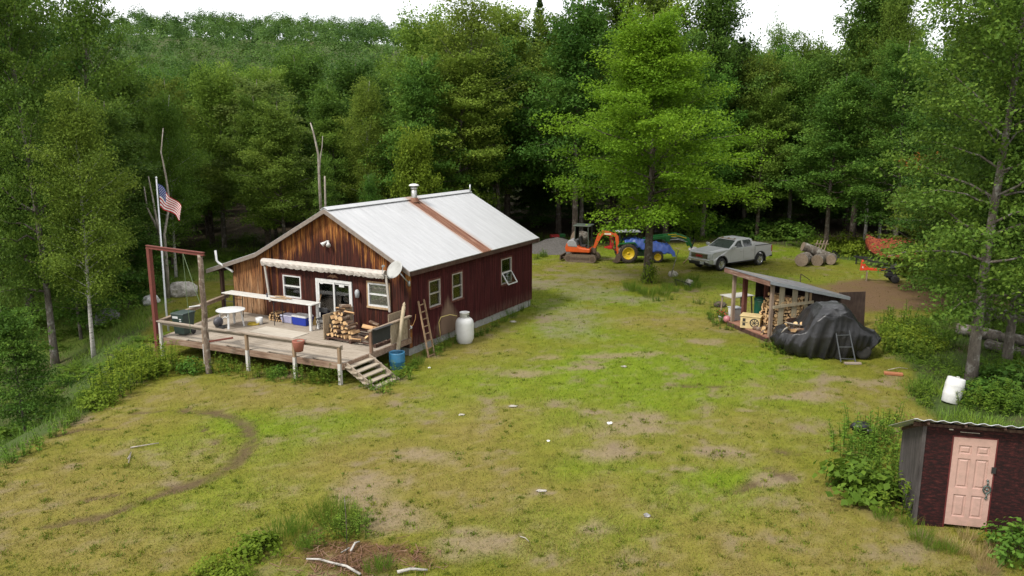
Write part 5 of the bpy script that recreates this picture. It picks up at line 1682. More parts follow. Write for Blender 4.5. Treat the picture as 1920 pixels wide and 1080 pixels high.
# cooler, tub, broom
co = deck_thing('cooler', 'blue picnic cooler with a white lid against the cabin wall', 'cooler', -5.0, -.55)
m = MB(); taper(m, (-.36, .36, -.20, .20), (-.40, .40, -.235, .235), .0, .34); m.build('body', paint('cooler_blue', (.012, .035, .30), .35, var=.08), co, .02)
m = MB(); taper(m, (-.415, .415, -.25, .25), (-.37, .37, -.21, .21), .342, .43); m.build('lid', WHITE, co, .02)
m = MB()
for sg in (-1, 1): m.bar((sg * .42, -.10, .26), (sg * .42, .10, .26), .03, .04)
m.build('handle', WHITE, co)
tu = deck_thing('storage_tub', 'pale lavender plastic tub left of the blue cooler', 'tub', -5.75, -.50)
m = MB(); taper(m, (-.27, .27, -.19, .19), (-.33, .33, -.24, .24), 0, .30); m.build('body', paint('lavender_plastic', (.36, .36, .52), .4), tu, .03)
m = MB(); taper(m, (-.35, .35, -.255, .255), (-.31, .31, -.21, .21), .302, .345); m.build('lid', paint('pale_lavender', (.50, .50, .60), .4), tu, .015)
br = deck_thing('broom', 'straw broom standing against the cabin wall by the cooler', 'broom', -4.5, -.35)
m = MB(); m.tube([(.05, 0, .30), (.15, .27, 1.25)], .014, 6); m.build('handle', TANW, br)
m = MB(); taper(m, (-.14, .14, -.04, .04), (-.0, .07, -.02, .02), 0, .34); m.build('bristles', paint('broom_straw', (.36, .24, .08), .9), br)
# yellow hose coil
m = MB(); m.smooth = True
pts = [(.22 * math.cos(a_) * (1 + .1 * math.sin(a_ * .7)), .16 * math.sin(a_), .012 + .004 * a_) for a_ in np.linspace(0, 22, 90)]
m.tube(pts, .012, 6); o = m.build('coiled_cord', paint('yellow_cord', (.42, .30, .02), .5)); X, Y, _ = H2W(-6.7, -1.6); o.location = (X, Y, DZ); tag(o, 'coil of yellow cord lying on the deck right of the round table', 'cord')
# sheet of board on the floor
m = MB(); m.box((0, 0, 0), (2.3, .95, .015)); o = m.build('floor_board', wood('pale_board', [(.30, .26, .21), (.40, .36, .30), (.46, .42, .36)], (.1, 1, 1), 8)); X, Y, _ = H2W(-4.9, -2.0); o.location = (X, Y, DZ + .012); o.rotation_euler = (0, 0, HA); tag(o, 'flat pale sheet of board lying on the deck floor', 'board')
# red cloth over the rail
X, Y, _ = H2W(-1.55, dfront(-1.55) - .07)
rb = empty('hanging_pot', (X, Y, DZ + .64), HA, 'terracotta red half pot hooked over the front rail of the deck', 'planter')
TERR = paint('terracotta', (.26, .085, .055), .8, dirt=(.16, .08, .06), dirt_amt=.3)
m = MB(); m.smooth = True; m.lathe([(.10, -.36), (.15, -.34), (.195, -.10), (.215, .0), (.215, .045), (.19, .045), (.18, -.05), (.0, -.06)], 22, c=(0, -.18, 0)); m.build('pot', TERR, rb)
m = MB(); m.bar((-.1, -.02, .05), (-.1, .12, .01), .02, .01); m.bar((.1, -.02, .05), (.1, .12, .01), .02, .01); m.build('hook', BLACKM, rb)
# black rubber mat over the right rail
m = MB(); m.bx(-.02, .0, -.52, .52, -.52, .03); m.bx(-.02, .16, -.52, .52, .03, .045); o = m.build('rubber_mat', BLACK, None, .01); X, Y, _ = H2W(.19, -1.95); o.location = (X, Y, DZ + .81); o.rotation_euler = (0, 0, HA); tag(o, 'black rubber mat hung over the rail at the head of the steps', 'mat')
# dark round thing and white hook on the rail behind the log
X, Y, _ = H2W(-5.55, dfront(-5.5) + .12)
vz = empty('vise', (X, Y, DZ + .66), HA, 'dark round grinder sitting on the deck rail by the log post', 'tool')
m = MB(); m.smooth = True; m.lathe([(0, -.10), (.15, -.10), (.19, -.03), (.19, .05), (.13, .12), (0, .13)], 18, 'x', (-.05, 0, .19)); m.build('drum', paint('dark_motor', (.045, .042, .05), .5), vz)
m = MB(); m.bx(-.12, .30, -.09, .09, -.015, .05); m.bar((.1, 0, .05), (.38, .02, .12), .05, .05); m.build('base', BLACKM, vz)
m = MB(); m.smooth = True; m.tube([(0, 0, .02), (.12, .02, .10), (.2, 0, .08), (.24, -.03, .14)], .02, 6); o = m.build('antler', WHITE); X, Y, _ = H2W(-5.6, dfront(-5.6) + .3); o.location = (X, Y, DZ + .90); tag(o, 'small white antler tip by the grinder on the rail', 'antler')
m = MB(); m.bx(-.22, .22, -.05, .05, 0, .04); o = m.build('rail_box', WHITE, None, .008); X, Y, _ = H2W(-9.05, -2.5); o.location = (X, Y, DZ + .70); o.rotation_euler = (0, 0, HA + 1.2); tag(o, 'flat white box lying on the left rail of the deck', 'box')
m = MB(); m.smooth = True; m.lathe([(.10, 0), (.14, .02), (.15, .28), (.135, .28), (.12, .04), (0, .03)], 18); o = m.build('bucket', WHITE); X, Y, _ = H2W(-6.62, -1.35); o.location = (X, Y, DZ); tag(o, 'white plastic bucket beside the round white table', 'bucket')

# ------------------------------------------------------------------ firewood
ENDW = wood('split_wood_end', [(.34, .20, .09), (.52, .34, .17), (.62, .46, .27)], (1, 1, 1), 10, bump=.2)
SPLITW = wood('split_wood_face', [(.24, .12, .05), (.42, .25, .12), (.54, .37, .21)], (.1, 1, 1), 12)
LBARK = barkmat('firewood_bark', (.05, .03, .02), (.17, .11, .075), (.26, .22, .18), 12, 5)
def log_mesh(seed, L, r, kind):
    rg = random.Random(seed); m = MB()
    if kind == 'round':
        n = 10; prof = [(r * rg.uniform(.92, 1.06) * math.cos(2 * PI * k / n), r * rg.uniform(.92, 1.06) * math.sin(2 * PI * k / n)) for k in range(n)]; barkf = [1] * n
    elif kind == 'half':
        prof = [(r * math.cos(a), r * math.sin(a) - r * .35) for a in np.linspace(0, PI, 7)]; barkf = [1] * 6 + [0]
    else:
        q = rg.uniform(.9, 1.25); prof = [(0, -r * .8)] + [(r * 1.35 * math.sin(a), r * 1.35 * math.cos(a) - r * .8 + 0) for a in np.linspace(-q * .55, q * .55, 5)][::-1]; prof = [prof[0]] + prof[1:]; barkf = [0, 1, 1, 1, 1, 0]
    n = len(prof)
    vs = [(-L / 2, a, b) for a, b in prof] + [(L / 2, a * .97, b * .97) for a, b in prof]
    me = MB(); b0 = 0
    for i in range(n):
        me.mat = 2 if (i < len(barkf) and barkf[i]) else 1
        j = (i + 1) % n
        me.add([vs[i], vs[j], vs[j + n], vs[i + n]], [(0, 1, 2, 3)])
    me.mat = 0
    me.add(vs[:n], [tuple(range(n))]); me.add(vs[n:], [tuple(range(n - 1, -1, -1))])
    mesh = bpy.data.meshes.new('firewood'); mesh.from_pydata(me.v, [], me.f)
    for q in (ENDW, SPLITW, LBARK): mesh.materials.append(q)
    mesh.polygons.foreach_set('material_index', me.m)
    bm = bmesh.new(); bm.from_mesh(mesh); bmesh.ops.remove_doubles(bm, verts=bm.verts[:], dist=.0005); bmesh.ops.recalc_face_normals(bm, faces=bm.faces[:]); bm.to_mesh(mesh); bm.free()
    return mesh
LOGS = [log_mesh(i, .42, .085, k) for i, k in enumerate(('round', 'half', 'quarter', 'quarter', 'half', 'quarter', 'round', 'half'))]
def put_log(loc, rot, s, label, group):
    o = bpy.data.objects.new('firewood_log', RND.choice(LOGS)); COL.objects.link(o)
    o.location = loc; o.rotation_euler = rot; o.scale = (RND.uniform(.9, 1.1), s * RND.uniform(.85, 1.2), s * RND.uniform(.85, 1.15))
    return tag(o, label, 'log', group)
# rack on the deck: logs lie along the wall direction, ends to the steps side and front
rk = deck_thing('firewood_rack', 'grey board and pallet rack holding the firewood on the deck', 'rack', -1.55, -1.25)
m = MB(); m.bx(-1.02, -.98, -.75, .95, .02, .98); m.build('side_panel', OSB, rk)
m = MB()
for k in range(6): m.bx(-.95, 1.45, -.72 + k * .28, -.60 + k * .28, .10, .125)
for x_ in (-.9, .2, 1.35): m.bx(x_, x_ + .1, -.72, .85, .0, .10)
m.build('pallet', DARKW, rk)
m = MB(); m.box((1.30, .72, .62), (.03, .9, .85), (0, 0, 0)); m.build('side_panel', OSB, rk)
for row in range(6):
    z_ = .21 + row * .155
    xw = 1.42 - row * .20
    n_ = max(2, int(8 - row * 1.0))
    for k in range(n_):
        x_ = -.86 + k * (.165) + (row % 2) * .08
        y_ = -.42 + RND.uniform(-.06, .06) + row * .05
        X, Y, _ = H2W(-1.55 + x_, -1.25 + y_)
        put_log((X, Y, DZ + z_), (RND.uniform(0, 6.28), RND.uniform(-.08, .08), HA + PI / 2 + RND.uniform(-.3, .3)), .95, 'split firewood log in the rack stack on the deck', 'firewood in the deck rack')
for (x_, y_, z_, a_, e_) in ((.75, -.55, .22, .6, .3), (.95, -.25, .25, 1.2, .1), (.55, -.75, .20, .2, 0), (1.1, -.6, .20, 1.0, .9), (.25, -.6, .72, .5, -.3), (-.1, -.3, 1.08, .15, .1), (.6, -.1, .55, .4, .2), (.9, .2, .5, .6, 0), (-.6, -.2, 1.16, .2, 0), (.75, .1, .68, .2, .3), (-.45, -.1, 1.25, .5, 0), (1.15, -.1, .3, .9, .3)):
    X, Y, _ = H2W(-1.55 + x_, -1.25 + y_)
    put_log((X, Y, DZ + z_), (RND.uniform(0, 6.28), e_, HA + a_), 1.0, 'split firewood log tumbled over the rack stack on the deck', 'tumbled firewood on the deck')
for k, (a, b) in enumerate([(i, r) for r in range(4) for i in range(7 - r)]):
    X, Y, _ = H2W(-6.75 + a * .12 + b * .06, -.52 + RND.uniform(-.05, .05))
    put_log((X, Y, DZ + .06 + b * .10), (RND.uniform(0, 6.28), 0, HA + PI / 2 + RND.uniform(-.12, .12)), .6, 'thin split log in the small woodpile against the cabin wall', 'small woodpile on the deck')

# ------------------------------------------------------------------ things against the right side of the cabin
m = MB(); m.smooth = True
a0 = H2W(.34, -1.35); a1 = H2W(.22, -.62)
p0 = Vector((a0[0], a0[1], hz(*a0[:2]) + .1)); p1 = Vector((a1[0], a1[1], 2.12)); dd_ = (p1 - p0).normalized()
m.tube([p0, p1, p1 + dd_ * .05, p1 + dd_ * .10, p1 + dd_ * .2], [.075, .07, .045, .06, .0], 12)
o = m.build('turned_post', wood('pale_turned_post', [(.22, .17, .11), (.38, .31, .21), (.48, .42, .32)], (1, 1, .1), 10)); tag(o, 'round pale post with a turned tip leaning behind the blue barrel', 'post')
bx_, by_ = H2W(.52, -1.52)[:2]
bb = empty('blue_barrel', (bx_, by_, hz(bx_, by_) - .03), .3, 'open topped blue plastic barrel at the foot of the deck steps', 'barrel')
BLUE = paint('barrel_blue', (.022, .13, .24), .45, 0, .2, 3, dirt=(.16, .2, .22), dirt_amt=.3)
m = MB(); m.smooth = True; m.lathe([(.25, 0), (.28, .03), (.29, .30), (.30, .32), (.29, .35), (.295, .62), (.285, .66), (.26, .66), (.265, .60), (.27, .1), (0, .08)], 26); m.build('barrel_shell', BLUE, bb)
m = MB(); m.smooth = True; m.lathe([(0, .50), (.262, .50)], 24); m.build('water', paint('murky_water', (.16, .20, .20), .1), bb, fix=False)
# ladder leaning on the long wall
lp = empty('wooden_ladder', H2W(0, .55)[:2] + (0,), HA, 'old narrow wooden ladder leaning on the long cabin wall', 'ladder')
gl_ = gz(.80, .2)
LADW = wood('old_ladder_wood', [(.10, .06, .035), (.26, .17, .10), (.38, .28, .19)], (1, 1, .1), 16)
A = [Vector((.80, -.42, gl_ - .05)), Vector((.80, -.02, gl_ - .05))]; Bv = [Vector((.10, -.06, 2.12)), Vector((.10, .32, 2.12))]
for a, b in zip(A, Bv): m = MB(); m.bar(a, b, .045, .06, (1, 0, 0)); m.build('rail', LADW, lp)
for k in range(8):
    f = .05 + k * .125
    m = MB(); m.bar(A[0].lerp(Bv[0], f), A[1].lerp(Bv[1], f), .035, .035); m.build('rung', LADW, lp)
# propane tank
px_, py_ = H2W(.80, 2.75)[:2]
pt = empty('gas_tank', (px_, py_, hz(px_, py_)), .4, 'tall white gas tank standing by the long cabin wall', 'gas tank')
TANKW = paint('tank_white', (.56, .555, .54), .4, 0, .05, 3, dirt=(.40, .34, .28), dirt_amt=.22)
m = MB(); m.smooth = True; m.lathe([(.30, 0), (.31, .05), (.345, .12), (.375, .20), (.38, .40), (.38, .82), (.365, .92), (.31, 1.01), (.22, 1.065), (.1, 1.085), (0, 1.09)], 34); m.build('tank_body', TANKW, pt)
m = MB(); m.smooth = True; m.lathe([(.195, 1.03), (.20, 1.27), (.215, 1.28), (.21, 1.30), (.185, 1.295), (.18, 1.05)], 26); m.build('collar', TANKW, pt)
m = MB(); m.box((0, 0, 1.14), (.08, .08, .16)); m.box((.10, -.165, 1.16), (.11, .07, .035), (0, 0, .5)); m.build('valve', BLACKM, pt)
hs_ = MB(); hs_.smooth = True
hs_.tube([H2W(.45, 2.72, 1.10), H2W(.25, 2.5, 1.18), H2W(.10, 2.05, 1.15), H2W(.08, 1.92, .95), H2W(.08, 2.0, .5), H2W(.05, 2.05, .28)], .018, 7)
o = hs_.build('gas_hose', paint('yellow_hose', (.52, .40, .14), .5)); tag(o, 'yellow gas hose looping from the white tank to the wall', 'hose')
hb = MB(); hb.smooth = True; hb.tube([H2W(.07, .34, 1.62), H2W(.09, .28, 1.45), H2W(.10, .12, 1.25), H2W(.10, -.02, 1.22)], .016, 6)
o = hb.build('short_hose', paint('orange_hose', (.40, .20, .06), .5)); tag(o, 'short orange hose on the wall at the cabin corner', 'hose')
m = MB(); m.box(H2W(.08, -.08, 1.20), (.16, .10, .08), (0, .2, HA)); m.tube([H2W(.08, -.16, 1.20), H2W(.14, -.2, 1.12)], .03, 8); o = m.build('tap', WHITE); tag(o, 'white tap at the end of the short orange hose', 'tap')
# ================================================================== pickup truck (x forward, y left)
SILVER = paint('silver_car_paint', (.46, .46, .45), .35, .15, .03, 3, dirt=(.20, .18, .14), dirt_amt=.12)
DARKTRIM = paint('dark_trim', (.022, .022, .023), .55)
TYRE = paint('tyre_rubber', (.020, .019, .018), .8, dirt=(.09, .075, .055), dirt_amt=.3)
LAMPM = paint('headlamp_glass', (.62, .64, .66), .08, .2)
TAILM = paint('tail_lamp_red', (.30, .012, .012), .15)
fx, fy = gp(1350, 507); rx_, ry_ = gp(1421, 497)
ang = math.atan2(fy - ry_, fx - rx_)
nl = Vector((-math.sin(ang), math.cos(ang), 0))
mid = Vector(((fx + rx_) / 2, (fy + ry_) / 2, 0)) - nl * .86
truck = empty('pickup_truck', (mid.x, mid.y, hz(mid.x, mid.y) + .0), ang, 'silver four door pickup truck parked on the grass facing the tractor', 'pickup truck')
AX, RAD = 1.83, .40
def arch(xc, r, zc, n=9, a0=0, a1=PI, rev=False):
    pts = [(xc + r * math.cos(a0 + (a1 - a0) * k / (n - 1)), zc + r * math.sin(a0 + (a1 - a0) * k / (n - 1))) for k in range(n)]
    return pts[::-1] if rev else pts
# front half: nose, engine bay, cab lower; outlined with the front wheel arch
out = [(-1.28, .48), (AX - .50, .46)] + arch(AX, .50, .42, 9, PI, 0) + [(AX + .52, .44), (2.66, .50), (2.78, .62), (2.80, .86), (2.74, 1.10), (2.45, 1.19), (1.25, 1.29), (1.0, 1.32), (-1.28, 1.34)]
m = MB()
def skin(mb, outline, hw):
    n = len(outline)
    L = [(x, hw(x, z), z) for x, z in outline]; Rr = [(x, -hw(x, z), z) for x, z in outline]
    mb.add(L + Rr, [tuple(range(n)), tuple(range(2 * n - 1, n - 1, -1))] + [(i, i + n, (i + 1) % n + n, (i + 1) % n) for i in range(n)])
def hwf(x, z): return 1.0 - .10 * max(0, (x - 2.2) / .6) ** 2 - .05 * max(0, (z - 1.0) / .34) - .02 * max(0, (.6 - z) / .15)
skin(m, out, hwf)
body = m.build('body', SILVER, truck, .035)
# raised bonnet panel
m = MB(); m.add([(2.5, .62, 1.19), (2.5, -.62, 1.19), (1.2, -.70, 1.30), (1.2, .70, 1.30), (2.45, .56, 1.225), (2.45, -.56, 1.225), (1.25, -.64, 1.335), (1.25, .64, 1.335)],
      [(4, 5, 6, 7), (0, 1, 5, 4), (1, 2, 6, 5), (2, 3, 7, 6), (3, 0, 4, 7)]); m.build('bonnet', SILVER, truck, .012)
# cab
m = MB()
cb = [(1.12, 1.30), (.28, 1.80), (.05, 1.855), (-.95, 1.865), (-1.16, 1.80), (-1.27, 1.33)]
def hwc(x, z): return .945 - .20 * max(0, (z - 1.3) / .56)
skin(m, cb, hwc); m.build('cab', SILVER, truck, .04)
# glass
def sidepane(pts, sg, off=.006):
    mm = MB(); mm.add([(x, sg * (hwc(x, z) + off), z) for x, z in pts], [tuple(range(len(pts)))]); return mm
CG = paint('dark_car_window', (.012, .014, .015), .06, 0, .05, spec=.8)
for sg in (1, -1):
    sidepane([(.80, 1.36), (.24, 1.74), (-.05, 1.78), (-.12, 1.36)], sg).build('side_window', CG, truck, fix=False)
    sidepane([(-.26, 1.37), (-.22, 1.78), (-.90, 1.785), (-.98, 1.70), (-1.02, 1.38)], sg).build('side_window', CG, truck, fix=False)
WS = paint('windscreen_glass', (.05, .06, .055), .05, 0, .1, spec=1.0)
def slopepane(x0, z0, x1, z1, w0, w1, off):
    d = Vector((x1 - x0, 0, z1 - z0)).normalized(); n = Vector((-d.z, 0, d.x)) * off
    if n.z < 0: n = -n
    mm = MB(); mm.add([(x0 + n.x, w0, z0 + n.z), (x0 + n.x, -w0, z0 + n.z), (x1 + n.x, -w1, z1 + n.z), (x1 + n.x, w1, z1 + n.z)], [(0, 1, 2, 3)]); return mm
slopepane(1.06, 1.335, .34, 1.765, .84, .70, .008).build('windscreen', WS, truck, fix=False)
slopepane(-1.255, 1.40, -1.175, 1.74, .80, .68, .01).build('rear_window', CG, truck, fix=False)
# doors: thin skins with shut lines around them
for sg in (1, -1):
    for (a, b, nm) in ((1.02, -.16, 'door'), (-.18, -1.24, 'door')):
        mm = MB(); mm.add([(a, sg * 1.004, .60), (b, sg * 1.004, .60), (b, sg * .965, 1.30), (a, sg * .965, 1.29), (a, sg * .98, .60), (b, sg * .98, .60), (b, sg * .94, 1.30), (a, sg * .94, 1.29)],
                          [(0, 1, 2, 3), (4, 7, 6, 5), (0, 4, 5, 1), (1, 5, 6, 2), (2, 6, 7, 3), (3, 7, 4, 0)])
        dr = mm.build('door', SILVER, truck, .008)
        mm = MB(); mm.bx(b + .08, b + .30, sg * .985, sg * 1.02, 1.10, 1.135); mm.build('handle', SILVER, dr, .01)
    mm = MB(); mm.bx(-1.2, 1.0, sg * .90, sg * 1.03, .40, .46); mm.build('step_board', DARKTRIM, truck)
    mm = MB(); mm.box((.86, sg * 1.10, 1.42), (.14, .24, .18)); mm.box((.84, sg * .98, 1.37), (.06, .12, .04)); mm.build('mirror', paint('mirror_shell', (.55, .55, .55), .25, .3), truck, .03)
# bed
m = MB()
bo = [(-1.32, .52), (-1.32, 1.33), (-2.92, 1.35), (-2.96, 1.2), (-2.96, .62), (-AX - .50, .50)] + arch(-AX, .50, .42, 9, PI, 0) + [(-AX + .50, .50)]
for sg in (1, -1):
    mm_n = len(bo)
    o_ = [(x, sg * (1.0 - .03 * max(0, (z - 1.0) / .35)), z) for x, z in bo]; i_ = [(x, sg * .90, z) for x, z in bo]
    m.add(o_ + i_, [tuple(range(mm_n)), tuple(range(2 * mm_n - 1, mm_n - 1, -1))] + [(i, i + mm_n, (i + 1) % mm_n + mm_n, (i + 1) % mm_n) for i in range(mm_n)])
m.bx(-2.94, -2.86, -.90, .90, .62, 1.34); m.bx(-1.36, -1.32, -.90, .90, .60, 1.33); m.bx(-2.86, -1.36, -.90, .90, .70, .76)
bed = m.build('cargo_bed', SILVER, truck, .015)
m = MB(); m.bx(-2.92, -1.34, .90, .985, 1.352, 1.37); m.bx(-2.92, -1.34, -.985, -.90, 1.352, 1.37); m.build('bed_rail_cap', DARKTRIM, bed)
m = MB(); m.bx(-1.50, -1.42, .45, .62, .76, 1.46); m.bx(-1.55, -1.48, .15, .3, .76, 1.44); m.build('stowed_posts', paint('pale_stowage', (.42, .40, .36), .6), bed)
# arches, wheels
for xc in (AX, -AX):
    for sg in (1, -1):
        mm = MB(); a = arch(xc, .56, .42, 13, PI, 0); b = arch(xc, .49, .42, 13, PI, 0)
        n = len(a); mm.add([(x, sg * 1.015, z) for x, z in a] + [(x, sg * 1.015, z) for x, z in b] + [(x, sg * .97, z) for x, z in a] + [(x, sg * .80, z) for x, z in b],
                           [(i, i + 1, n + i + 1, n + i) for i in range(n - 1)] + [(i, 2 * n + i, 2 * n + i + 1, i + 1) for i in range(n - 1)] + [(n + i, n + i + 1, 3 * n + i + 1, 3 * n + i) for i in range(n - 1)])
        mm.build('wheel_arch', DARKTRIM, truck)
        wh = empty('wheel', (xc, sg * .86, RAD), 0); wh.parent = truck; KIDS.setdefault(truck.name, []).append(wh)
        mm = MB(); mm.smooth = True
        mm.lathe([(.25, -.13), (.36, -.135), (.395, -.10), (.40, -.05), (.40, .05), (.395, .10), (.36, .135), (.25, .13)], 28, 'y', cap=False); mm.build('tyre', TYRE, wh)
        mm = MB(); mm.lathe([(.0, sg * .05), (.24, sg * .06), (.26, sg * .12), (.25, sg * .128), (.22, sg * .07)], 24, 'y')
        for k in range(6):
            t_ = k * PI / 3; mm.bar((.05 * math.cos(t_), sg * .10, .05 * math.sin(t_)), (.245 * math.cos(t_), sg * .115, .245 * math.sin(t_)), .075, .03, (0, 1, 0))
        mm.lathe([(0, sg * .12), (.055, sg * .12), (.06, sg * .08)], 12, 'y')
        mm.build('rim', CHROME, wh)
        mm = MB(); mm.lathe([(0, sg * .045), (.24, sg * .045)], 20, 'y'); mm.build('brake_disc', DARKTRIM, wh, fix=False)
m = MB(); m.bx(-2.7, 2.5, -.75, .75, .36, .56); m.bx(AX - .55, AX + .55, -.72, .72, .5, .95); m.bx(-AX - .5, -AX + .5, -.72, .72, .5, .7); m.build('chassis', DARKTRIM, truck)
# mud flaps
for sg in (1, -1): m = MB(); m.bx(-AX - .56, -AX - .53, sg * .72, sg * 1.0, .25, .55); m.build('mud_flap', BLACK, truck)
# front: bumper, grille, lamps, badge, plate
m = MB(); skin(m, [(2.60, .46), (2.84, .50), (2.90, .56), (2.90, .74), (2.80, .80), (2.60, .78)], lambda x, z: 1.0 - .14 * max(0, (x - 2.6) / .3)); bp = m.build('bumper', paint('bright_bumper', (.50, .50, .50), .2, .6), truck, .02)
m = MB(); skin(m, [(2.62, .33), (2.82, .36), (2.86, .46), (2.895, .58), (2.62, .60)], lambda x, z: .90 - .10 * max(0, (x - 2.6) / .3)); m.build('air_dam', DARKTRIM, bp)
m = MB(); m.bx(2.885, 2.925, -.58, .58, .52, .60); m.build('lower_grille', DARKTRIM, bp)
for sg in (1, -1): m = MB(); m.bx(2.80, 2.905, sg * .62, sg * .82, .58, .66); m.build('fog_lamp', LAMPM, bp)
m = MB(); m.bx(2.905, 2.93, .18, .48, .44, .60); pl = m.build('number_plate', WHITE, bp)
m = MB()
for k, y_ in enumerate((.22, .27, .33, .38, .43)): m.bx(2.931, 2.934, y_, y_ + .028, .49, .55)
m.build('plate_characters', paint('plate_green', (.03, .10, .05), .6), pl)
m = MB(); m.bx(2.745, 2.805, -.66, .66, .80, 1.07); gr = m.build('grille', paint('grille_black', (.015, .015, .016), .4), truck, .02)
m = MB()
for z_ in (.83, .90, .97, 1.04): m.bx(2.80, 2.822, -.62, .62, z_ - .012, z_ + .012)
m.bx(2.795, 2.83, -.68, .68, 1.062, 1.088); m.bx(2.795, 2.83, -.68, .68, .788, .812); m.bx(2.795, 2.83, .655, .68, .80, 1.08); m.bx(2.795, 2.83, -.68, -.655, .80, 1.08)
m.build('grille_bars', paint('grille_chrome', (.40, .40, .40), .25, .8), gr)
fc = bpy.data.curves.new('badge_letters', 'FONT'); fc.body = 'GMC'; fc.size = .20; fc.extrude = .012; fc.align_x = 'CENTER'; fc.align_y = 'CENTER'; fc.offset = .006
bo_ = link('badge', fc, gr); bo_.location = (2.836, 0, .935); bo_.rotation_euler = (PI / 2, 0, PI / 2); bo_.scale = (1.25, 1, 1)
fc.materials.append(paint('badge_red', (.42, .02, .02), .35))
dgl = bpy.context.evaluated_depsgraph_get()
bme = bpy.data.meshes.new_from_object(bo_.evaluated_get(dgl))
bo2 = link('badge', bme, gr); bo2.location = bo_.location; bo2.rotation_euler = bo_.rotation_euler; bo2.scale = bo_.scale
KIDS[gr.name].remove(bo_); bpy.data.objects.remove(bo_)
for sg in (1, -1):
    m = MB(); skin_pts = [(2.77, sg * .68, .84), (2.77, sg * .68, 1.07), (2.62, sg * .945, 1.08), (2.62, sg * .955, .86), (2.815, sg * .68, .84), (2.80, sg * .68, 1.065), (2.645, sg * .965, 1.075), (2.655, sg * .975, .86)]
    m.add(skin_pts, [(4, 5, 6, 7), (0, 3, 2, 1), (0, 4, 7, 3), (1, 2, 6, 5), (0, 1, 5, 4), (2, 3, 7, 6)]); m.build('headlight', LAMPM, truck, .01)
    m = MB(); m.bx(-2.975, -2.90, sg * .86, sg * 1.005, .86, 1.26); m.build('tail_light', TAILM, truck, .01)
m = MB(); m.bx(-3.10, -2.94, -.95, .95, .50, .66); m.build('bumper', DARKTRIM, truck, .03)
m = MB(); m.bx(.30, .36, -.62, .62, 1.845, 1.87)
for y_ in (-.5, 0, .5): m.bx(.10, .22, y_ - .03, y_ + .03, 1.855, 1.885)
m.build('roof_markers', paint('amber_marker', (.25, .12, .02), .3), truck)

# ================================================================== mini excavator (x to the right)
ex, ey = gp(1097, 492)
EXO = paint('excavator_orange', (.48, .075, .012), .4, 0, .1, 4, dirt=(.20, .10, .05), dirt_amt=.25)
EXG = paint('excavator_grey', (.24, .24, .25), .5, dirt=(.14, .11, .08), dirt_amt=.25)
TRACKM = paint('muddy_track', (.10, .072, .05), .9, 0, .3, 8, dirt=(.20, .15, .10), dirt_amt=.5)
MUD = paint('muddy_steel', (.09, .06, .04), .8, .2, .3, 8, dirt=(.03, .02, .016), dirt_amt=.4)
exc = empty('mini_excavator', (ex - .1, ey + .75, hz(ex, ey)), R(-18), 'orange mini excavator with its arm folded to the right, by the gravel heap', 'excavator')
for sg in (-1, 1):
    m = MB(); yc = sg * .62
    prof = []
    for k in range(9): a_ = PI / 2 + PI * k / 8; prof.append((-.82 + .25 * math.cos(a_), .26 + .25 * math.sin(a_)))
    for k in range(9): a_ = -PI / 2 + PI * k / 8; prof.append((.82 + .25 * math.cos(a_), .26 + .25 * math.sin(a_)))
    m.prism(prof, yc - .16, yc + .16, 'y')
    n = len(prof)
    per = []
    for i in range(n):
        a, b = Vector((prof[i][0], 0, prof[i][1])), Vector((prof[(i + 1) % n][0], 0, prof[(i + 1) % n][1])); L = (b - a).length; kk = max(1, int(L / .12))
        for j in range(kk): per.append((a.lerp(b, (j + .5) / kk), (b - a).normalized()))
    for p, d in per: m.bar((p.x - d.z * 0 , yc - .165, p.z), (p.x, yc + .165, p.z), .05, .05, (-d.z, 0, d.x))
    tk = m.build('track', TRACKM, exc)
    m = MB()
    for x_ in (-.82, .82): m.lathe([(0, yc + sg * .17), (.17, yc + sg * .17), (.19, yc + sg * .15)], 14, 'y', (x_, 0, .26))
    m.bx(-.62, .62, yc + sg * .155, yc + sg * .175, .18, .34); m.build('track_frame', MUD, tk)
m = MB(); m.bx(-.6, .6, -.5, .5, .25, .5); m.lathe([(.42, .48), (.42, .62)], 20); m.build('undercarriage', MUD, exc)
m = MB(); m.bx(-1.42, -1.34, -.75, .75, .08, .42); m.bar((-.6, -.4, .3), (-1.36, -.4, .25), .08, .1); m.bar((-.6, .4, .3), (-1.36, .4, .25), .08, .1); m.build('dozer_blade', MUD, exc)
# house
m = MB(); hp = [(-1.02, .66), (.62, .66), (.66, .92), (.1, .95), (-.12, 1.0), (-.5, 1.35), (-.95, 1.3), (-1.08, .95)]
m.prism(hp, -.68, .68, 'y'); m.build('body', EXO, exc, .05)
m = MB(); m.prism([(-.88, 1.02), (-.20, 1.0), (-.32, 1.32), (-.52, 1.52), (-.80, 1.48), (-.96, 1.3)], -.70, .45, 'y'); m.build('engine_cover', EXG, exc, .06)
m = MB(); m.bx(-.15, .25, -.2, .35, .96, 1.12); m.prism([(-.15, 1.1), (-.02, 1.1), (-.1, 1.65), (-.22, 1.65)], -.18, .33, 'y'); m.build('seat', BLACK, exc, .03)
m = MB()
for (x_, y_) in ((-.45, -.55), (-.45, .60), (.50, -.55), (.50, .60)): m.bar((x_, y_, .95 if x_ > 0 else 1.3), (x_ * .92, y_, 2.40), .06, .06, (0, 1, 0))
m.bx(-.58, .62, -.62, .67, 2.40, 2.47); m.build('canopy', paint('canopy_dark_green', (.06, .075, .06), .5), exc, .02)
m = MB(); m.bx(-.44, -.42, -.5, .55, 1.5, 2.36); m.build('rear_screen', CARGLASS, exc)
m = MB(); m.bar((.42, -.25, .95), (.46, -.25, 1.45), .03, .03); m.bar((.42, .35, .95), (.46, .35, 1.45), .03, .03); m.bx(.30, .5, -.45, .5, .93, .99); m.build('levers', BLACKM, exc)
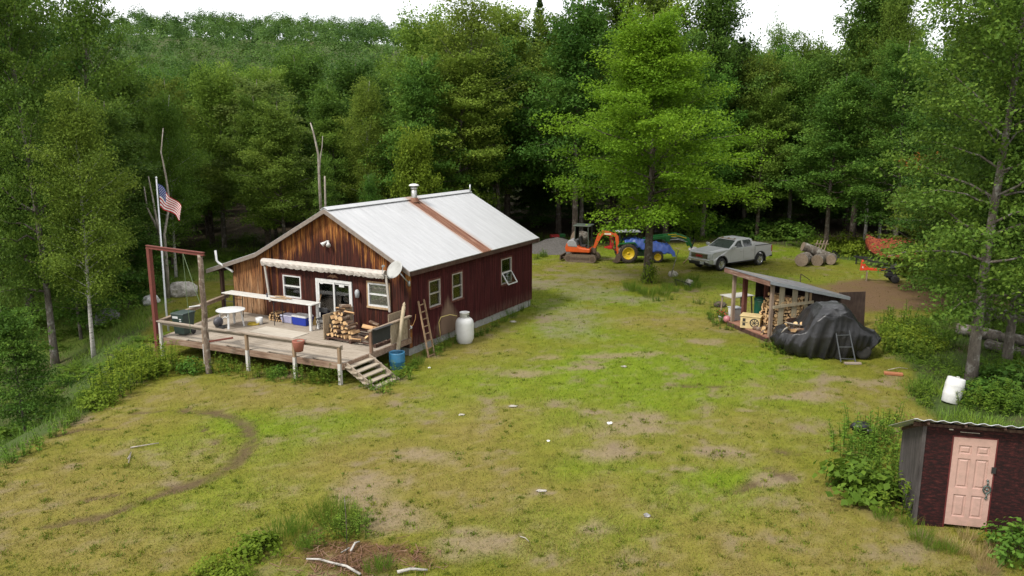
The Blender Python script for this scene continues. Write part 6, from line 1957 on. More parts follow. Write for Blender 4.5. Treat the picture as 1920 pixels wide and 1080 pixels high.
# boom, arm, bucket
BY = -.12
m = MB(); m.bx(.60, .95, BY - .14, BY + .14, .58, .95); m.build('swing_bracket', MUD, exc, .02)
def plate_arm(mb, pts, w0, y0, y1):
    # side outline of constant-ish depth along a polyline in x,z
    up, lo = [], []
    for i, (x, z, wd) in enumerate(pts):
        a = Vector(pts[max(0, i - 1)][:2]); b = Vector(pts[min(len(pts) - 1, i + 1)][:2]); d = (b - a).normalized(); n = Vector((-d.y, d.x))
        up.append((x + n.x * wd / 2, z + n.y * wd / 2)); lo.append((x - n.x * wd / 2, z - n.y * wd / 2))
    mb.prism(up + lo[::-1], y0, y1, 'y')
m = MB(); plate_arm(m, [(.80, .85, .16), (1.0, 1.4, .24), (1.18, 1.82, .32), (1.42, 2.02, .32), (1.85, 1.94, .26), (2.3, 1.80, .18)], 0, BY - .085, BY + .085); bm_ = m.build('boom', EXO, exc, .015)
m = MB(); m.bx(1.5, 1.95, BY - .092, BY - .087, 1.88, 1.98); m.build('pale_decal', paint('decal_cream', (.62, .56, .46), .5), bm_)
m = MB(); plate_arm(m, [(2.16, 2.0, .14), (2.34, 1.72, .24), (2.40, 1.2, .20), (2.42, .62, .13)], 0, BY - .075, BY + .075); ar = m.build('dipper_arm', EXO, exc, .015)
m = MB(); m.bx(2.50, 2.62, BY - .10, BY + .10, .78, 1.02); m.build('warning_tag', paint('tag_cream', (.50, .42, .30), .6), ar)
m = MB(); m.tube([(1.5, BY, 2.17), (1.9, BY, 2.16)], .05, 10); m.tube([(1.88, BY, 2.16), (2.16, BY, 2.06)], .026, 8); m.tube([(.84, BY, 1.1), (1.05, BY, 1.35)], .055, 10); m.tube([(1.05, BY, 1.35), (1.28, BY, 1.70)], .03, 8)
m.tube([(2.55, BY, 1.62), (2.58, BY, 1.1)], .045, 10); m.tube([(2.58, BY, 1.1), (2.56, BY, .66)], .022, 8); m.build('hydraulic_ram', BLACKM, exc)
m = MB(); m.tube([(2.1, BY - .1, 1.9), (2.0, BY - .14, 1.4), (2.15, BY - .14, .9), (2.36, BY - .1, .75)], .018, 6); m.build('hydraulic_hose', BLACKM, exc)
m = MB()
bk = [(2.36, .62), (2.60, .60), (2.68, .40), (2.62, .12), (2.42, .02), (2.18, .08), (2.22, .14), (2.42, .09), (2.56, .17), (2.60, .38), (2.52, .52), (2.36, .54)]
m.prism(bk, BY - .26, BY + .26, 'y')
side = [(2.36, .58), (2.60, .58), (2.66, .40), (2.60, .13), (2.42, .04), (2.2, .1), (2.28, .32)]
m.prism(side, BY - .27, BY - .25, 'y'); m.prism(side, BY + .25, BY + .27, 'y')
for k in range(4): m.bx(2.10, 2.2, BY - .23 + k * .13, BY - .17 + k * .13, .07, .11)
m.build('bucket', MUD, exc)

# ================================================================== tractor under a blue tarpaulin (x to the right)
tx, ty = gp(1176, 494)
TGREEN = paint('tractor_green', (.012, .105, .022), .35, dirt=(.07, .06, .03), dirt_amt=.2)
TYELL = paint('tractor_yellow', (.62, .42, .012), .4, 0, .06, 3, dirt=(.30, .22, .08), dirt_amt=.2)
trac = empty('tractor', (tx + .05, ty + 1.0, hz(tx, ty)), R(2), 'green tractor with yellow wheels under a blue tarpaulin behind the maple', 'tractor')
def big_wheel(x, y, rad, wid, nm, sg):
    wh = empty(nm, (x, y, rad), 0); wh.parent = trac; KIDS.setdefault(trac.name, []).append(wh)
    mm = MB(); mm.smooth = False
    h = wid / 2
    mm.lathe([(rad * .58, -h * .9), (rad * .80, -h), (rad * .93, -h * .8), (rad * .95, 0), (rad * .93, h * .8), (rad * .80, h), (rad * .58, h * .9)], 36, 'y', cap=False)
    nlug = 22
    for k in range(nlug):
        for s_ in (-1, 1):
            a_ = 2 * PI * (k + (.5 if s_ > 0 else 0)) / nlug
            p = Vector((math.cos(a_) * rad * .965, s_ * h * .05, math.sin(a_) * rad * .965)); a2 = a_ + .17
            q = Vector((math.cos(a2) * rad * .95, s_ * h * .98, math.sin(a2) * rad * .95))
            mm.bar(p, q, rad * .06, rad * .08, (math.cos(a_), 0, math.sin(a_)))
    mm.build('tyre', paint('lugged_tyre', (.045, .036, .028), .9, 0, .25, 6, dirt=(.13, .10, .07), dirt_amt=.4), wh)
    mm = MB(); mm.smooth = True
    mm.lathe([(0, sg * h * .35), (rad * .22, sg * h * .35), (rad * .30, sg * h * .55), (rad * .50, sg * h * .5), (rad * .56, sg * h * .95), (rad * .60, sg * h * .97), (rad * .60, sg * h * .5)], 30, 'y')
    mm.lathe([(0, sg * h * .7), (rad * .10, sg * h * .68), (rad * .13, sg * h * .4)], 14, 'y'); mm.build('rim', TYELL, wh)
for sg in (-1, 1):
    big_wheel(0, sg * .72, .68, .42, 'rear_wheel', sg); big_wheel(2.0, sg * .64, .40, .28, 'front_wheel', sg)
m = MB(); m.bx(-.4, .6, -.3, .3, .6, 1.15); m.bx(.5, 2.7, -.25, .25, .65, .95); m.tube([(0, -.7, .86), (0, .7, .86)], .14, 10); m.tube([(2.05, -.7, .56), (2.05, .7, .56)], .09, 10); m.bx(.62, 1.3, -.55, -.25, .55, .95); m.build('chassis', paint('tractor_chassis_green', (.012, .06, .02), .5, dirt=(.05, .04, .03), dirt_amt=.4), trac)
m = MB(); m.prism([(.75, .98), (2.75, .95), (2.78, 1.35), (2.5, 1.45), (.75, 1.58)], -.36, .36, 'y'); m.build('bonnet', TGREEN, trac, .05)
for sg in (-1, 1):
    m = MB(); m.prism([(-.75, 1.45), (-.62, 1.72), (.45, 1.78), (.62, 1.5), (.66, 1.42), (.40, 1.66), (-.58, 1.60), (-.68, 1.40)], sg * .56, sg * .98, 'y'); m.build('mudguard', TGREEN, trac, .02)
m = MB()
for sg in (-1, 1): m.bar((-.5, sg * .5, 1.6), (-.55, sg * .5, 2.55), .07, .07)
m.bar((-.55, -.5, 2.55), (-.55, .5, 2.55), .07, .07); m.build('roll_bar', BLACKM, trac)
m = MB(); m.prism([(-.7, 2.56), (.9, 2.56), (.85, 2.66), (-.6, 2.68)], -.62, .62, 'y'); m.build('sunshade', paint('shade_grey', (.28, .29, .30), .6), trac, .03)
# loader
for sg in (-1, 1):
    m = MB(); y0 = sg * .52
    plate_arm(m, [(1.15, .9, .22), (1.2, 1.85, .20), (1.55, 2.02, .22), (3.4, 2.28, .24), (4.05, 2.02, .24), (4.35, 1.25, .16)], 0, y0 - .06, y0 + .06); la = m.build('loader_arm', TGREEN, trac, .02)
    m = MB(); plate_arm(m, [(2.9, 2.21, .06), (3.42, 2.27, .06), (3.95, 2.07, .06)], 0, y0 - .066, y0 + .066); m.build('yellow_stripe', TYELL, la)
    m = MB(); m.tube([(2.75, y0, 1.92), (3.4, y0, 1.95)], .045, 8); m.tube([(3.4, y0, 1.95), (4.05, y0, 1.75)], .025, 8); m.build('ram', STEEL, la)
m = MB(); m.bx(2.55, 2.85, -.62, .62, 1.78, 2.22); m.build('torque_box', TGREEN, trac, .03)
m = MB(); m.bar((4.3, -.6, 1.2), (4.5, -.6, 2.0), .10, .06); m.bar((4.3, .6, 1.2), (4.5, .6, 2.0), .10, .06); m.bar((4.38, -.65, 1.5), (4.38, .65, 1.5), .08, .08); m.build('quick_hitch', BLACKM, trac)
# red implement behind
m = MB(); m.bx(-1.30, -1.0, -.5, .3, 1.15, 1.35); m.bx(-1.12, -.92, -.45, .2, 1.3, 2.1); m.bar((-1.0, -.3, 1.2), (-.4, -.3, .8), .08, .1); m.bx(-1.5, -1.2, -.35, .1, 1.2, 1.3); m.build('red_implement', paint('implement_red', (.38, .02, .015), .45), trac, .02)
for ch_ in KIDS[trac.name]:
    if ch_.type == 'MESH': ch_.scale = (1, .86, .79)
# the tarp is laid over it: a thing of its own
def cloth_over(name, xs, ys, zf, mat, sub=0, thick=.015):
    m = MB(); m.smooth = True
    nx_, ny_ = len(xs), len(ys)
    vs = [tuple(zf(x, y)) for x in xs for y in ys]
    fs = [(i * ny_ + j, (i + 1) * ny_ + j, (i + 1) * ny_ + j + 1, i * ny_ + j + 1) for i in range(nx_ - 1) for j in range(ny_ - 1)]
    m.add(vs, fs)
    o = m.build(name, mat, None, fix=False)
    s = o.modifiers.new('solid', 'SOLIDIFY'); s.thickness = thick
    return o
def tarpz(x, y):
    # ridge along x; drapes down at the sides with folds
    u = abs(y)
    top = np.interp(x, [-.2, .3, .8, 1.6, 2.4, 2.9, 3.25], [1.85, 2.05, 1.95, 1.72, 1.55, 1.45, .75])
    z = top - .10 * max(0, u - .3) - 1.5 * max(0, u - .46) ** 1.3
    fold = .06 * math.sin(x * 9 + y * 5) + .05 * math.sin(x * 17 - y * 8)
    z += fold * min(1, .4 + u)
    yy = y * (1 - .12 * max(0, u - .5)) + .05 * math.sin(x * 7)
    return x, yy, max(z, .55)
tp = cloth_over('blue_tarpaulin', np.linspace(-.2, 3.25, 46), np.linspace(-.98, .98, 26), tarpz, paint('tarp_blue', (.045, .10, .38), .4, 0, .2, 5, dirt=(.10, .12, .2), dirt_amt=.3))
tp.location = trac.location; tp.rotation_euler = trac.rotation_euler; tp.scale = (1, .82, .80)
tag(tp, 'crumpled bright blue tarpaulin draped over the green tractor', 'tarpaulin')
# props under the loader and a pole leaning on it
def pole(name, pts, r, mat, label, cat):
    m = MB(); m.smooth = True; m.tube(pts, r, 7); return tag(m.build(name, mat), label, cat)
pole('leaning_pole', [gp(1257, 520) + (0,), at(1272, 470, gp(1257, 520)[1] + 1.2)], [.03, .025], BARK_GREY, 'dark thin pole leaning up to the green loader arm', 'pole')
pole('pale_prop', [gp(1281, 494) + (0,), at(1294, 480, gp(1281, 494)[1] + .6)], .035, TANW, 'pale stick propped on the grass in front of the pickup', 'stick')
# ================================================================== open firewood shed (x back from the open front, y along the front)
sx0, sy0 = gp(1442, 640)
SA = R(16.3)
shed = empty('woodshed', (sx0, sy0, hz(sx0, sy0)), SA, 'lean-to firewood shed with open front, grey plank side and a grey sheet roof', 'shed')
sc_, ss_ = math.cos(SA), math.sin(SA)
def S2W(x, y, z=0): return sx0 + x * sc_ - y * ss_, sy0 + x * ss_ + y * sc_, z + shed.location.z
SW, SD = 2.86, 3.3
FH_, BH_ = 2.55, 1.80
def shz(x): return FH_ + (BH_ - FH_) * x / SD
FLOORM = wood('rust_floor_boards', [(.10, .04, .025), (.24, .12, .08), (.33, .22, .16)], (1, .08, 1), 16)
m = MB()
for k in range(9): m.bx(-.15 + k * .385, .22 + k * .385, -.05, SW + .05, .16, .20)
m.build('floor', FLOORM, shed)
m = MB(); m.bx(-.18, -.12, -.05, SW + .1, .0, .155); m.bx(-.1, SD, -.06, 0.0, .0, .155); m.bx(-.1, SD, SW, SW + .06, .0, .155); m.build('floor_joist', DARKW, shed)
PW = wood('weathered_shed_post', [(.09, .06, .045), (.22, .16, .12), (.32, .25, .20)], (1, 1, .08), 16)
for (x, y, w_, mat) in ((0, 0, .13, PW), (-.02, SW - .05, .13, PW), (.35, SW - .35, .17, REDW), (1.0, SW - 1.0, .15, REDW), (SD - .1, 0, .1, DARKW), (SD - .1, SW, .1, DARKW)):
    m = MB(); m.bx(x - w_ / 2, x + w_ / 2, y - w_ / 2, y + w_ / 2, .0 if y < .1 else .2, shz(x) - .10); m.build('post', mat, shed)
# grey uprights and rails on the near side, then dark boards
PLK = wood('grey_green_plank', [(.16, .13, .08), (.30, .25, .17), (.38, .34, .25)], (1, 1, .07), 16)
for (x, w_, z0, z1) in ((.42, .24, .12, 2.38), (1.05, .24, .9, 2.25), (1.62, .15, .95, 2.05)):
    m = MB(); m.bx(x - w_ / 2, x + w_ / 2, -.085, -.055, z0, min(z1, shz(x) - .13)); m.build('plank', PLK, shed)
m = MB(); m.bar((.0, -.11, 1.48), (1.95, -.11, 1.60), .045, .12); m.build('rail', PLK, shed)
m = MB(); m.bar((.75, -.11, .88), (1.7, -.11, .90), .045, .16); m.build('rail', DARKW, shed)
m = MB(); m.bar((.05, -.09, .28), (1.0, -.09, .30), .045, .26); m.build('rail', GREYWZ, shed)
m = MB(); m.bar((1.2, -.07, 2.18), (1.85, -.07, 2.08), .045, .12); m.build('rail', PLK, shed)
m = MB(); m.bx(1.78, 1.86, -.10, -.04, 1.6, 1.98); m.build('rail', TANW, shed)
m = MB()
for k in range(11):
    x = 1.88 + k * .135; m.add([(x, -.05, .05), (x + .13, -.05, .05), (x + .13, -.05, shz(x + .13) - .12), (x, -.05, shz(x) - .12), (x, -.02, .05), (x + .13, -.02, .05), (x + .13, -.02, shz(x + .13) - .12), (x, -.02, shz(x) - .12)],
                               [(0, 1, 2, 3), (5, 4, 7, 6), (4, 0, 3, 7), (1, 5, 6, 2), (3, 2, 6, 7), (4, 5, 1, 0)])
for k in range(22):
    y = k * .135; m.bx(SD - .02, SD + .01, y, y + .13, .05, shz(SD) - .12)
for k in range(16):
    x = 1.15 + k * .135; m.bx(x, x + .13, SW + .02, SW + .05, .05, shz(x + .13) - .12)
m.build('dark_boarding', wood('black_stained_boarding', [(.012, .008, .007), (.035, .022, .018), (.075, .05, .04)], (1, 1, .07), 18), shed)
# roof
m = MB()
nR = 60
vs = []; fs = []
for i in range(nR + 1):
    y = -.28 + (SW + .62) * i / nR; d_ = .010 * (1 if i % 2 else -1)
    vs += [(-.32, y, shz(-.32) + d_), (SD + .32, y, shz(SD + .32) + d_)]
for i in range(nR): fs.append((2 * i, 2 * i + 2, 2 * i + 3, 2 * i + 1))
m.add(vs, fs)
rf = m.build('roof', paint('weathered_grey_roofing', (.145, .145, .15), .55, .25, .25, 3, dirt=(.08, .055, .04), dirt_amt=.35), shed, fix=False)
s_ = rf.modifiers.new('solid', 'SOLIDIFY'); s_.thickness = .02
m = MB(); m.bx(-.33, -.29, -.26, SW + .33, shz(-.3) - .20, shz(-.3) - .02); m.build('fascia', wood('old_red_fascia', [(.04, .025, .02), (.15, .08, .06), (.30, .24, .20)], (1, .07, 1), 16), rf)
m = MB(); m.add([(-.32, -.29, shz(-.32) - .12), (SD + .32, -.29, shz(SD + .32) - .12), (SD + .32, -.29, shz(SD + .32) + .012), (-.32, -.29, shz(-.32) + .012), (-.32, -.31, shz(-.32) - .12), (SD + .32, -.31, shz(SD + .32) - .12), (SD + .32, -.31, shz(SD + .32) + .015), (-.32, -.31, shz(-.32) + .015)],
                   [(3, 2, 1, 0), (4, 5, 6, 7), (0, 1, 5, 4), (3, 7, 6, 2), (1, 2, 6, 5), (0, 4, 7, 3)])
m.build('barge_trim', paint('pale_trim_metal', (.36, .38, .41), .45, .5, dirt=(.1, .08, .06), dirt_amt=.2), rf)
m = MB()
for y in (-.1, .9, 1.9, SW + .1): m.bar((-.28, y, shz(-.28) - .09), (SD + .2, y, shz(SD + .2) - .09), .05, .11)
m.build('rafter', DARKW, rf)
# leaf litter and twigs on the roof
m = MB(); rg = random.Random(6)
for k in range(230):
    x = .35 + abs(rg.gauss(0, .5)); y = rg.gauss(SW - .8, .6)
    if not -.2 < y < SW + .2 or x > SD: continue
    s = rg.uniform(.02, .05); z = shz(x) + .02
    m.add([(x - s, y, z), (x, y + s * .6, z + rg.uniform(0, .02)), (x + s, y, z + .004), (x, y - s * .6, z)], [(0, 1, 2, 3)])
for k in range(40):
    x = rg.uniform(0, SD); y = rg.uniform(0, SW); a = rg.uniform(0, 6.3); L = rg.uniform(.06, .3); z = shz(x) + .025
    m.bar((x, y, z), (x + L * math.cos(a), y + L * math.sin(a), z - .23 * L * math.cos(a) + .01), .008, .008)
o = m.build('leaf_litter', paint('grey_litter', (.22, .19, .14), .95)); o.location = shed.location; o.rotation_euler = shed.rotation_euler
tag(o, 'dead leaves and twigs scattered on the woodshed roof', 'litter', kind='stuff')
# stacked logs: front stack ends facing the open front (along x) and the side stack ends facing the plank side (along y)
nn = 0
for row in range(12):
    for k in range(13):
        y_ = .16 + k * .132 + (.066 if row % 2 else 0)
        z_ = .28 + row * .135
        if y_ > 1.72 - .02 * row: continue
        if row > 9 and y_ > 1.2: continue
        if z_ > shz(.9) - .25: continue
        X, Y, Z = S2W(.72 + RND.uniform(-.05, .07) + .012 * row, y_, z_)
        put_log((X, Y, Z), (RND.uniform(0, 6.28), RND.uniform(-.07, .07), SA + RND.uniform(-.1, .1)), .88, 'split log in the firewood stack facing the open front of the woodshed', 'front stack in the woodshed'); nn += 1
for row in range(12):
    for k in range(10):
        x_ = .14 + k * .142 + (.07 if row % 2 else 0); z_ = .28 + row * .135
        if z_ > shz(x_) - .26: continue
        if x_ > 1.72: continue
        X, Y, Z = S2W(x_ + .05, .16 + RND.uniform(-.04, .05), z_)
        put_log((X, Y, Z), (RND.uniform(0, 6.28), RND.uniform(-.07, .07), SA + PI / 2 + RND.uniform(-.1, .1)), .9, 'split log in the firewood stack behind the plank side of the woodshed', 'side stack in the woodshed'); nn += 1
for (x_, y_, z_, a_) in ((.25, .5, .27, .3), (.20, .85, .27, 1.1), (.05, .55, .26, .8), (.35, 1.0, .30, .1), (.28, .7, .42, .6), (.15, 1.1, .27, 2.0), (.4, .45, .40, 1.5), (.30, 1.25, .30, .2), (.22, .35, .40, .9)):
    X, Y, Z = S2W(x_, y_, z_)
    put_log((X, Y, Z), (RND.uniform(0, 6.28), RND.uniform(-.3, .3), SA + a_), 1.0, 'split log fallen on the floor in front of the woodshed stack', 'fallen logs in the woodshed')
print('shed logs', nn)
# cream painted chest with a black wheel and squares
X, Y, Z = S2W(.18, 1.62, .20)
cw = empty('painted_chest', (X, Y, Z), SA + .8, 'cream painted wooden chest with a black wheel emblem inside the woodshed', 'chest')
CREAM = paint('cream_chest_paint', (.52, .40, .20), .7, 0, .15, 5, dirt=(.26, .17, .08), dirt_amt=.35)
m = MB(); m.bx(-.30, .30, -.42, .42, 0, .52); m.build('chest_box', CREAM, cw, .02)
m = MB(); m.bx(-.33, .33, -.45, .45, .525, .57); m.build('lid', CREAM, cw, .01)
INK = paint('black_ink', (.02, .018, .015), .7)
m = MB()
def ring(mb, cy, cz, r0, r1, n=24, x=-.304):
    for k in range(n):
        a, b = 2 * PI * k / n, 2 * PI * (k + 1) / n
        mb.add([(x, cy + r0 * math.cos(a), cz + r0 * math.sin(a)), (x, cy + r1 * math.cos(a), cz + r1 * math.sin(a)), (x, cy + r1 * math.cos(b), cz + r1 * math.sin(b)), (x, cy + r0 * math.cos(b), cz + r0 * math.sin(b))], [(0, 1, 2, 3)])
ring(m, -.18, .27, .15, .20); ring(m, -.18, .27, .0, .045)
for k in range(8):
    a = k * PI / 4; m.bar((-.305, -.18 + .05 * math.cos(a), .27 + .05 * math.sin(a)), (-.305, -.18 + .16 * math.cos(a), .27 + .16 * math.sin(a)), .004, .03, (0, -math.sin(a), math.cos(a)))
m.build('wheel_emblem', INK, cw, fix=False)
m = MB(); m.bx(-.306, -.303, .20, .32, .30, .44); m.bx(-.306, -.303, .20, .32, .12, .24); m.bx(-.306, -.303, .1, .36, .255, .275); m.build('square_emblem', INK, cw)
# green bin, white tub, pink ball and flowers behind the open front
X, Y, Z = S2W(.95, SW - .75, .2)
gb = empty('green_drum', (X, Y, Z), 0, 'dark green drum behind the brown post of the woodshed', 'drum')
m = MB(); m.smooth = True; m.lathe([(.28, 0), (.30, .04), (.30, 1.0), (.31, 1.02), (.31, 1.10), (0, 1.12)], 24); m.build('shell', paint('drum_green', (.008, .09, .055), .4), gb)
m = MB(); m.smooth = True; m.lathe([(.325, 1.10), (.325, 1.15), (.2, 1.2), (0, 1.21)], 24); m.build('lid', paint('drum_lid_green', (.006, .06, .04), .4), gb)
X, Y, Z = S2W(.35, SW - .02 + .35, 0)
wt = empty('white_tub', (X, Y, hz(X, Y)), SA, 'white tub with dark stripes beside the woodshed front', 'tub')
m = MB(); taper(m, (-.2, .2, -.2, .2), (-.24, .24, -.24, .24), 0, .72); m.build('body', WHITE, wt, .03)
m = MB(); m.bx(-.262, .262, -.262, .262, .725, .77); m.build('lid', paint('grey_lid', (.35, .36, .38), .5), wt, .02)
X, Y, Z = S2W(-.12, SW + .22, 0)
m = MB(); m.smooth = True; m.sphere((0, 0, 0), .17, 18, 12); o = m.build('pink_ball', paint('faded_pink', (.34, .13, .14), .45)); o.location = (X, Y, hz(X, Y) + .26); tag(o, 'faded pink ball at the front left post of the woodshed', 'ball')
X, Y, Z = S2W(-.05, SW + .72, 0)
fpot = empty('flower_pot', (X, Y, hz(X, Y)), 0, 'white pot of red flowers at the left corner of the woodshed', 'flower pot')
m = MB(); m.smooth = True; m.lathe([(.13, 0), (.19, .26), (.20, .27), (.17, .27), (.15, .2), (0, .2)], 18); m.build('pot', WHITE, fpot)
rgp = np.random.default_rng(2); n = 150
C = rgp.normal(size=(n, 3)) * np.array([.13, .13, .09]) + np.array([0, 0, .38]); np_mesh('foliage', leaf_quads(C, rgp.normal(size=(n, 3)) + [0, 0, .6], np.full(n, .09), rgp), 4, LEAF_MID, fpot, face_float=rgp.random(n))
n = 60; C = rgp.normal(size=(n, 3)) * np.array([.13, .13, .05]) + np.array([0, 0, .47]); np_mesh('blossom', leaf_quads(C, rgp.normal(size=(n, 3)) + [0, 0, 1], np.full(n, .06), rgp, .9), 4, paint('geranium_red', (.42, .02, .015), .6), fpot)
# side table behind
X, Y, Z = S2W(.55, SW + .95, 0)
pt_ = empty('potting_table', (X, Y, hz(X, Y)), SA + .15, 'rough table with a pale top behind the left post of the woodshed', 'table')
m = MB(); m.bx(-.35, 1.0, -.40, .45, 1.12, 1.145); m.build('table_top', paint('pale_sheet', (.36, .35, .32), .6, dirt=(.2, .17, .12), dirt_amt=.3), pt_)
for (x, y) in ((-.25, -.32), (-.25, .38), (.85, -.32), (.85, .38)): m = MB(); m.bar((x * 1.1, y * 1.1, 0), (x, y, 1.12), .06, .06); m.build('leg', GREYWZ, pt_)
m = MB(); m.bar((-.28, -.38, .35), (-.28, .48, .35), .05, .05); m.build('brace', GREYWZ, pt_)
X, Y = gp(1350, 575)
m = MB(); m.smooth = True; m.sphere((0, 0, .1), .22, 12, 8, (1.4, 1, .8), .15, 3); o = m.build('log_stump', BARK_BROWN); o.location = (X, Y, hz(X, Y)); tag(o, 'short dark log lying left of the potting table', 'log')
# dark plywood sheet standing on edge
X, Y = gp(1606, 622)
m = MB(); m.bx(-.62, .62, -.012, .012, 0, 1.62); m.bx(-.62, -.54, .013, .05, 0, 1.62); m.bx(.54, .62, .013, .05, 0, 1.62); o = m.build('plywood_sheet', wood('dark_plywood', [(.022, .014, .011), (.05, .033, .027), (.085, .06, .048)], (1, 1, .3), 8)); o.location = (X + .1, Y + .8, hz(X, Y) - .02); o.rotation_euler = (R(-4), 0, R(8)); tag(o, 'dark square plywood sheet standing behind the black tarpaulin', 'plywood sheet')
# small angle iron on the shed's far side
X, Y = gp(1512, 545)
m = MB(); m.bar((0, 0, 0), (0, 0, .75), .04, .04); m.bar((0, 0, .75), (.55, .05, .4), .04, .04); o = m.build('iron_bracket', MUD); o.location = (X, Y + 1.0, hz(X, Y)); tag(o, 'rusty bent iron bracket sticking up beyond the woodshed roof', 'bracket')

# ================================================================== vehicle under a black tarpaulin
bx0, by0 = gp(1552, 668)
bz0 = hz(bx0, by0)
BT = NT('black_tarpaulin_cloth')
v = BT.coords('Object'); a = BT.noise(v, 1.6, 5, .6)
BT.base(BT.ramp(a, [(.3, (.009, .009, .010)), (.7, (.022, .021, .023))])).set(.33, 0, .45)
BT.bump(BT.noise(BT.coords('Object', (1, 1, .35)), 6, 4, .6), .5, .05)
def tarp2():
    nu, nv = 230, 90
    m = MB(); m.smooth = True
    prof_u = np.linspace(0, 2 * PI, nu, endpoint=False)
    vs = []; rg = np.random.default_rng(1)
    def top(x, y):
        zx = np.interp(x, [-2.0, -1.75, -1.2, -.95, -.65, -.3, .45, .72, 1.05, 1.5, 1.9, 2.1], [.66, .95, 1.04, 1.2, 1.74, 2.0, 2.06, 1.92, 1.42, 1.08, .92, .74])
        return zx * (1 - .16 * (abs(y) / 1.1) ** 2.5)
    for j in range(nv):
        f = j / (nv - 1)          # 0 at the crown, 1 at the hem
        for i in range(nu):
            a = prof_u[i]
            rx, ry = 2.02, 1.12
            e = 2.6
            ca, sa = math.cos(a), math.sin(a)
            k = (abs(ca) ** e + abs(sa) ** e) ** (-1 / e)
            px_, py_ = rx * k * ca, ry * k * sa
            if f < .55:
                g = f / .55; x = px_ * g * .93; y = py_ * g * .93; z = top(x, y)
                z += (.5 - abs(math.sin(2.2 * x + 4.5 * y + math.sin(3 * x)))) * .07 * g + (.5 - abs(math.sin(5 * x - 6 * y + 1.5 * math.sin(2 * y)))) * .05 * g
            else:
                g = (f - .55) / .45
                xs, ys = px_ * .93, py_ * .93; zt = top(xs, ys)
                hem = np.interp(math.cos(a), [-1, -.6, .2, .75, 1], [.22, .06, .04, .28, .48]) if sa < .2 else .15
                z = zt + (hem - zt) * g ** .9
                # folds gather into the hem
                fold = ((.5 - abs(math.sin(a * 9 + 1.6 * g + 1.3 * math.sin(a * 3)))) * 1.1 + (.5 - abs(math.sin(a * 21 + 3 * g + 2 * math.sin(a * 5)))) * .6) * .15 * g ** .7
                bul = 1 + .10 * math.sin(PI * g) - .05 * g
                x = xs * bul + fold * ca; y = ys * bul + fold * sa
                z += .05 * math.sin(a * 7 + 9 * g) * (1 - g) * g * 2
            vs.append((x, y, z))
    fs = []
    for j in range(nv - 1):
        for i in range(nu): fs.append((j * nu + i, (j + 1) * nu + i, (j + 1) * nu + (i + 1) % nu, j * nu + (i + 1) % nu))
    m.add(vs, fs)
    o = m.build('black_tarpaulin', BT.m, None, fix=False)
    bm = bmesh.new(); bm.from_mesh(o.data); bmesh.ops.remove_doubles(bm, verts=bm.verts[:], dist=.0005); bmesh.ops.recalc_face_normals(bm, faces=bm.faces[:]); bm.to_mesh(o.data); bm.free()
    tx_ = bpy.data.textures.new('crumple', 'MUSGRAVE'); tx_.musgrave_type = 'RIDGED_MULTIFRACTAL'; tx_.noise_scale = .55; tx_.octaves = 3; tx_.lacunarity = 2.2; tx_.dimension_max = 1.1; tx_.offset = .9; tx_.gain = 1.2; tx_.noise_intensity = .5
    d = o.modifiers.new('crumple', 'DISPLACE'); d.texture = tx_; d.strength = .035; d.mid_level = .3
    return o
tb2 = tarp2(); tb2.location = (bx0 + .05, by0 + .55, bz0); tb2.rotation_euler = (0, 0, R(-6))
tag(tb2, 'large black tarpaulin draped in folds over a parked machine beside the woodshed', 'tarpaulin')
cv = empty('covered_machine', (bx0 + .05, by0 + .55, bz0), R(-6), 'machine on small tyres hidden under the large black tarpaulin', 'machine')
for x_ in (1.25, -1.2):
    for y_ in ((-.75, .75) if x_ > 0 else (-.4, .4)):
        m = MB(); m.smooth = True; m.lathe([(.0, -.12), (.15, -.12), (.26, -.11), (.29, -.06), (.29, .06), (.26, .11), (0, .12)], 20, 'y', (x_, y_, .29)); m.build('wheel', TYRE, cv)
m = MB(); m.bx(-1.5, 1.5, -.55, .55, .35, .8); m.bx(-.5, .6, -.45, .45, .8, 1.5); m.build('body', BLACKM, cv, .05)
# metal ladder section leaning on the tarp
la = empty('metal_ladder', (bx0 + .42, by0 - .95, bz0), R(-4), 'short dark metal ladder leaning on the black tarpaulin', 'ladder')
LM = paint('dark_ladder_metal', (.075, .08, .085), .45, .4, dirt=(.16, .13, .10), dirt_amt=.2)
P0 = [Vector((-.30, 0, .06)), Vector((.24, -.02, .04))]; P1 = [Vector((-.50, .62, 1.62)), Vector((-.02, .62, 1.70))]
for a, b in zip(P0, P1): m = MB(); m.bar(a, b, .035, .06, (0, 1, 0)); m.build('rail', LM, la)
for k in range(4): f = .08 + k * .26; m = MB(); m.bar(P0[0].lerp(P1[0], f), P0[1].lerp(P1[1], f), .04, .035); m.build('rung', LM, la)
m = MB(); m.box((.12, -.06, .04), (.62, .14, .06), (0, 0, .05)); o = m.build('plank_offcut', GREYW); o.location = la.location; o.rotation_euler = la.rotation_euler; tag(o, 'grey plank offcut under the feet of the metal ladder', 'plank')
for k, (x_, y_, z_, a_, e_) in enumerate(((-1.52, -.42, 1.12, .3, .9), (-1.38, -.50, 1.02, 1.9, .2), (-1.25, -.35, 1.10, 1.2, 1.1), (-1.15, -.52, 1.02, 2.4, .1), (-1.45, -.25, 1.08, .9, .4), (-1.10, -.30, 1.12, 1.7, .8))):
    p = Matrix.Rotation(R(-6), 3, 'Z') @ Vector((x_, y_, z_)) + tb2.location
    put_log(p, (RND.uniform(0, 6), e_, a_), 1.05, 'split log lying on the front of the black tarpaulin', 'logs on the black tarpaulin')
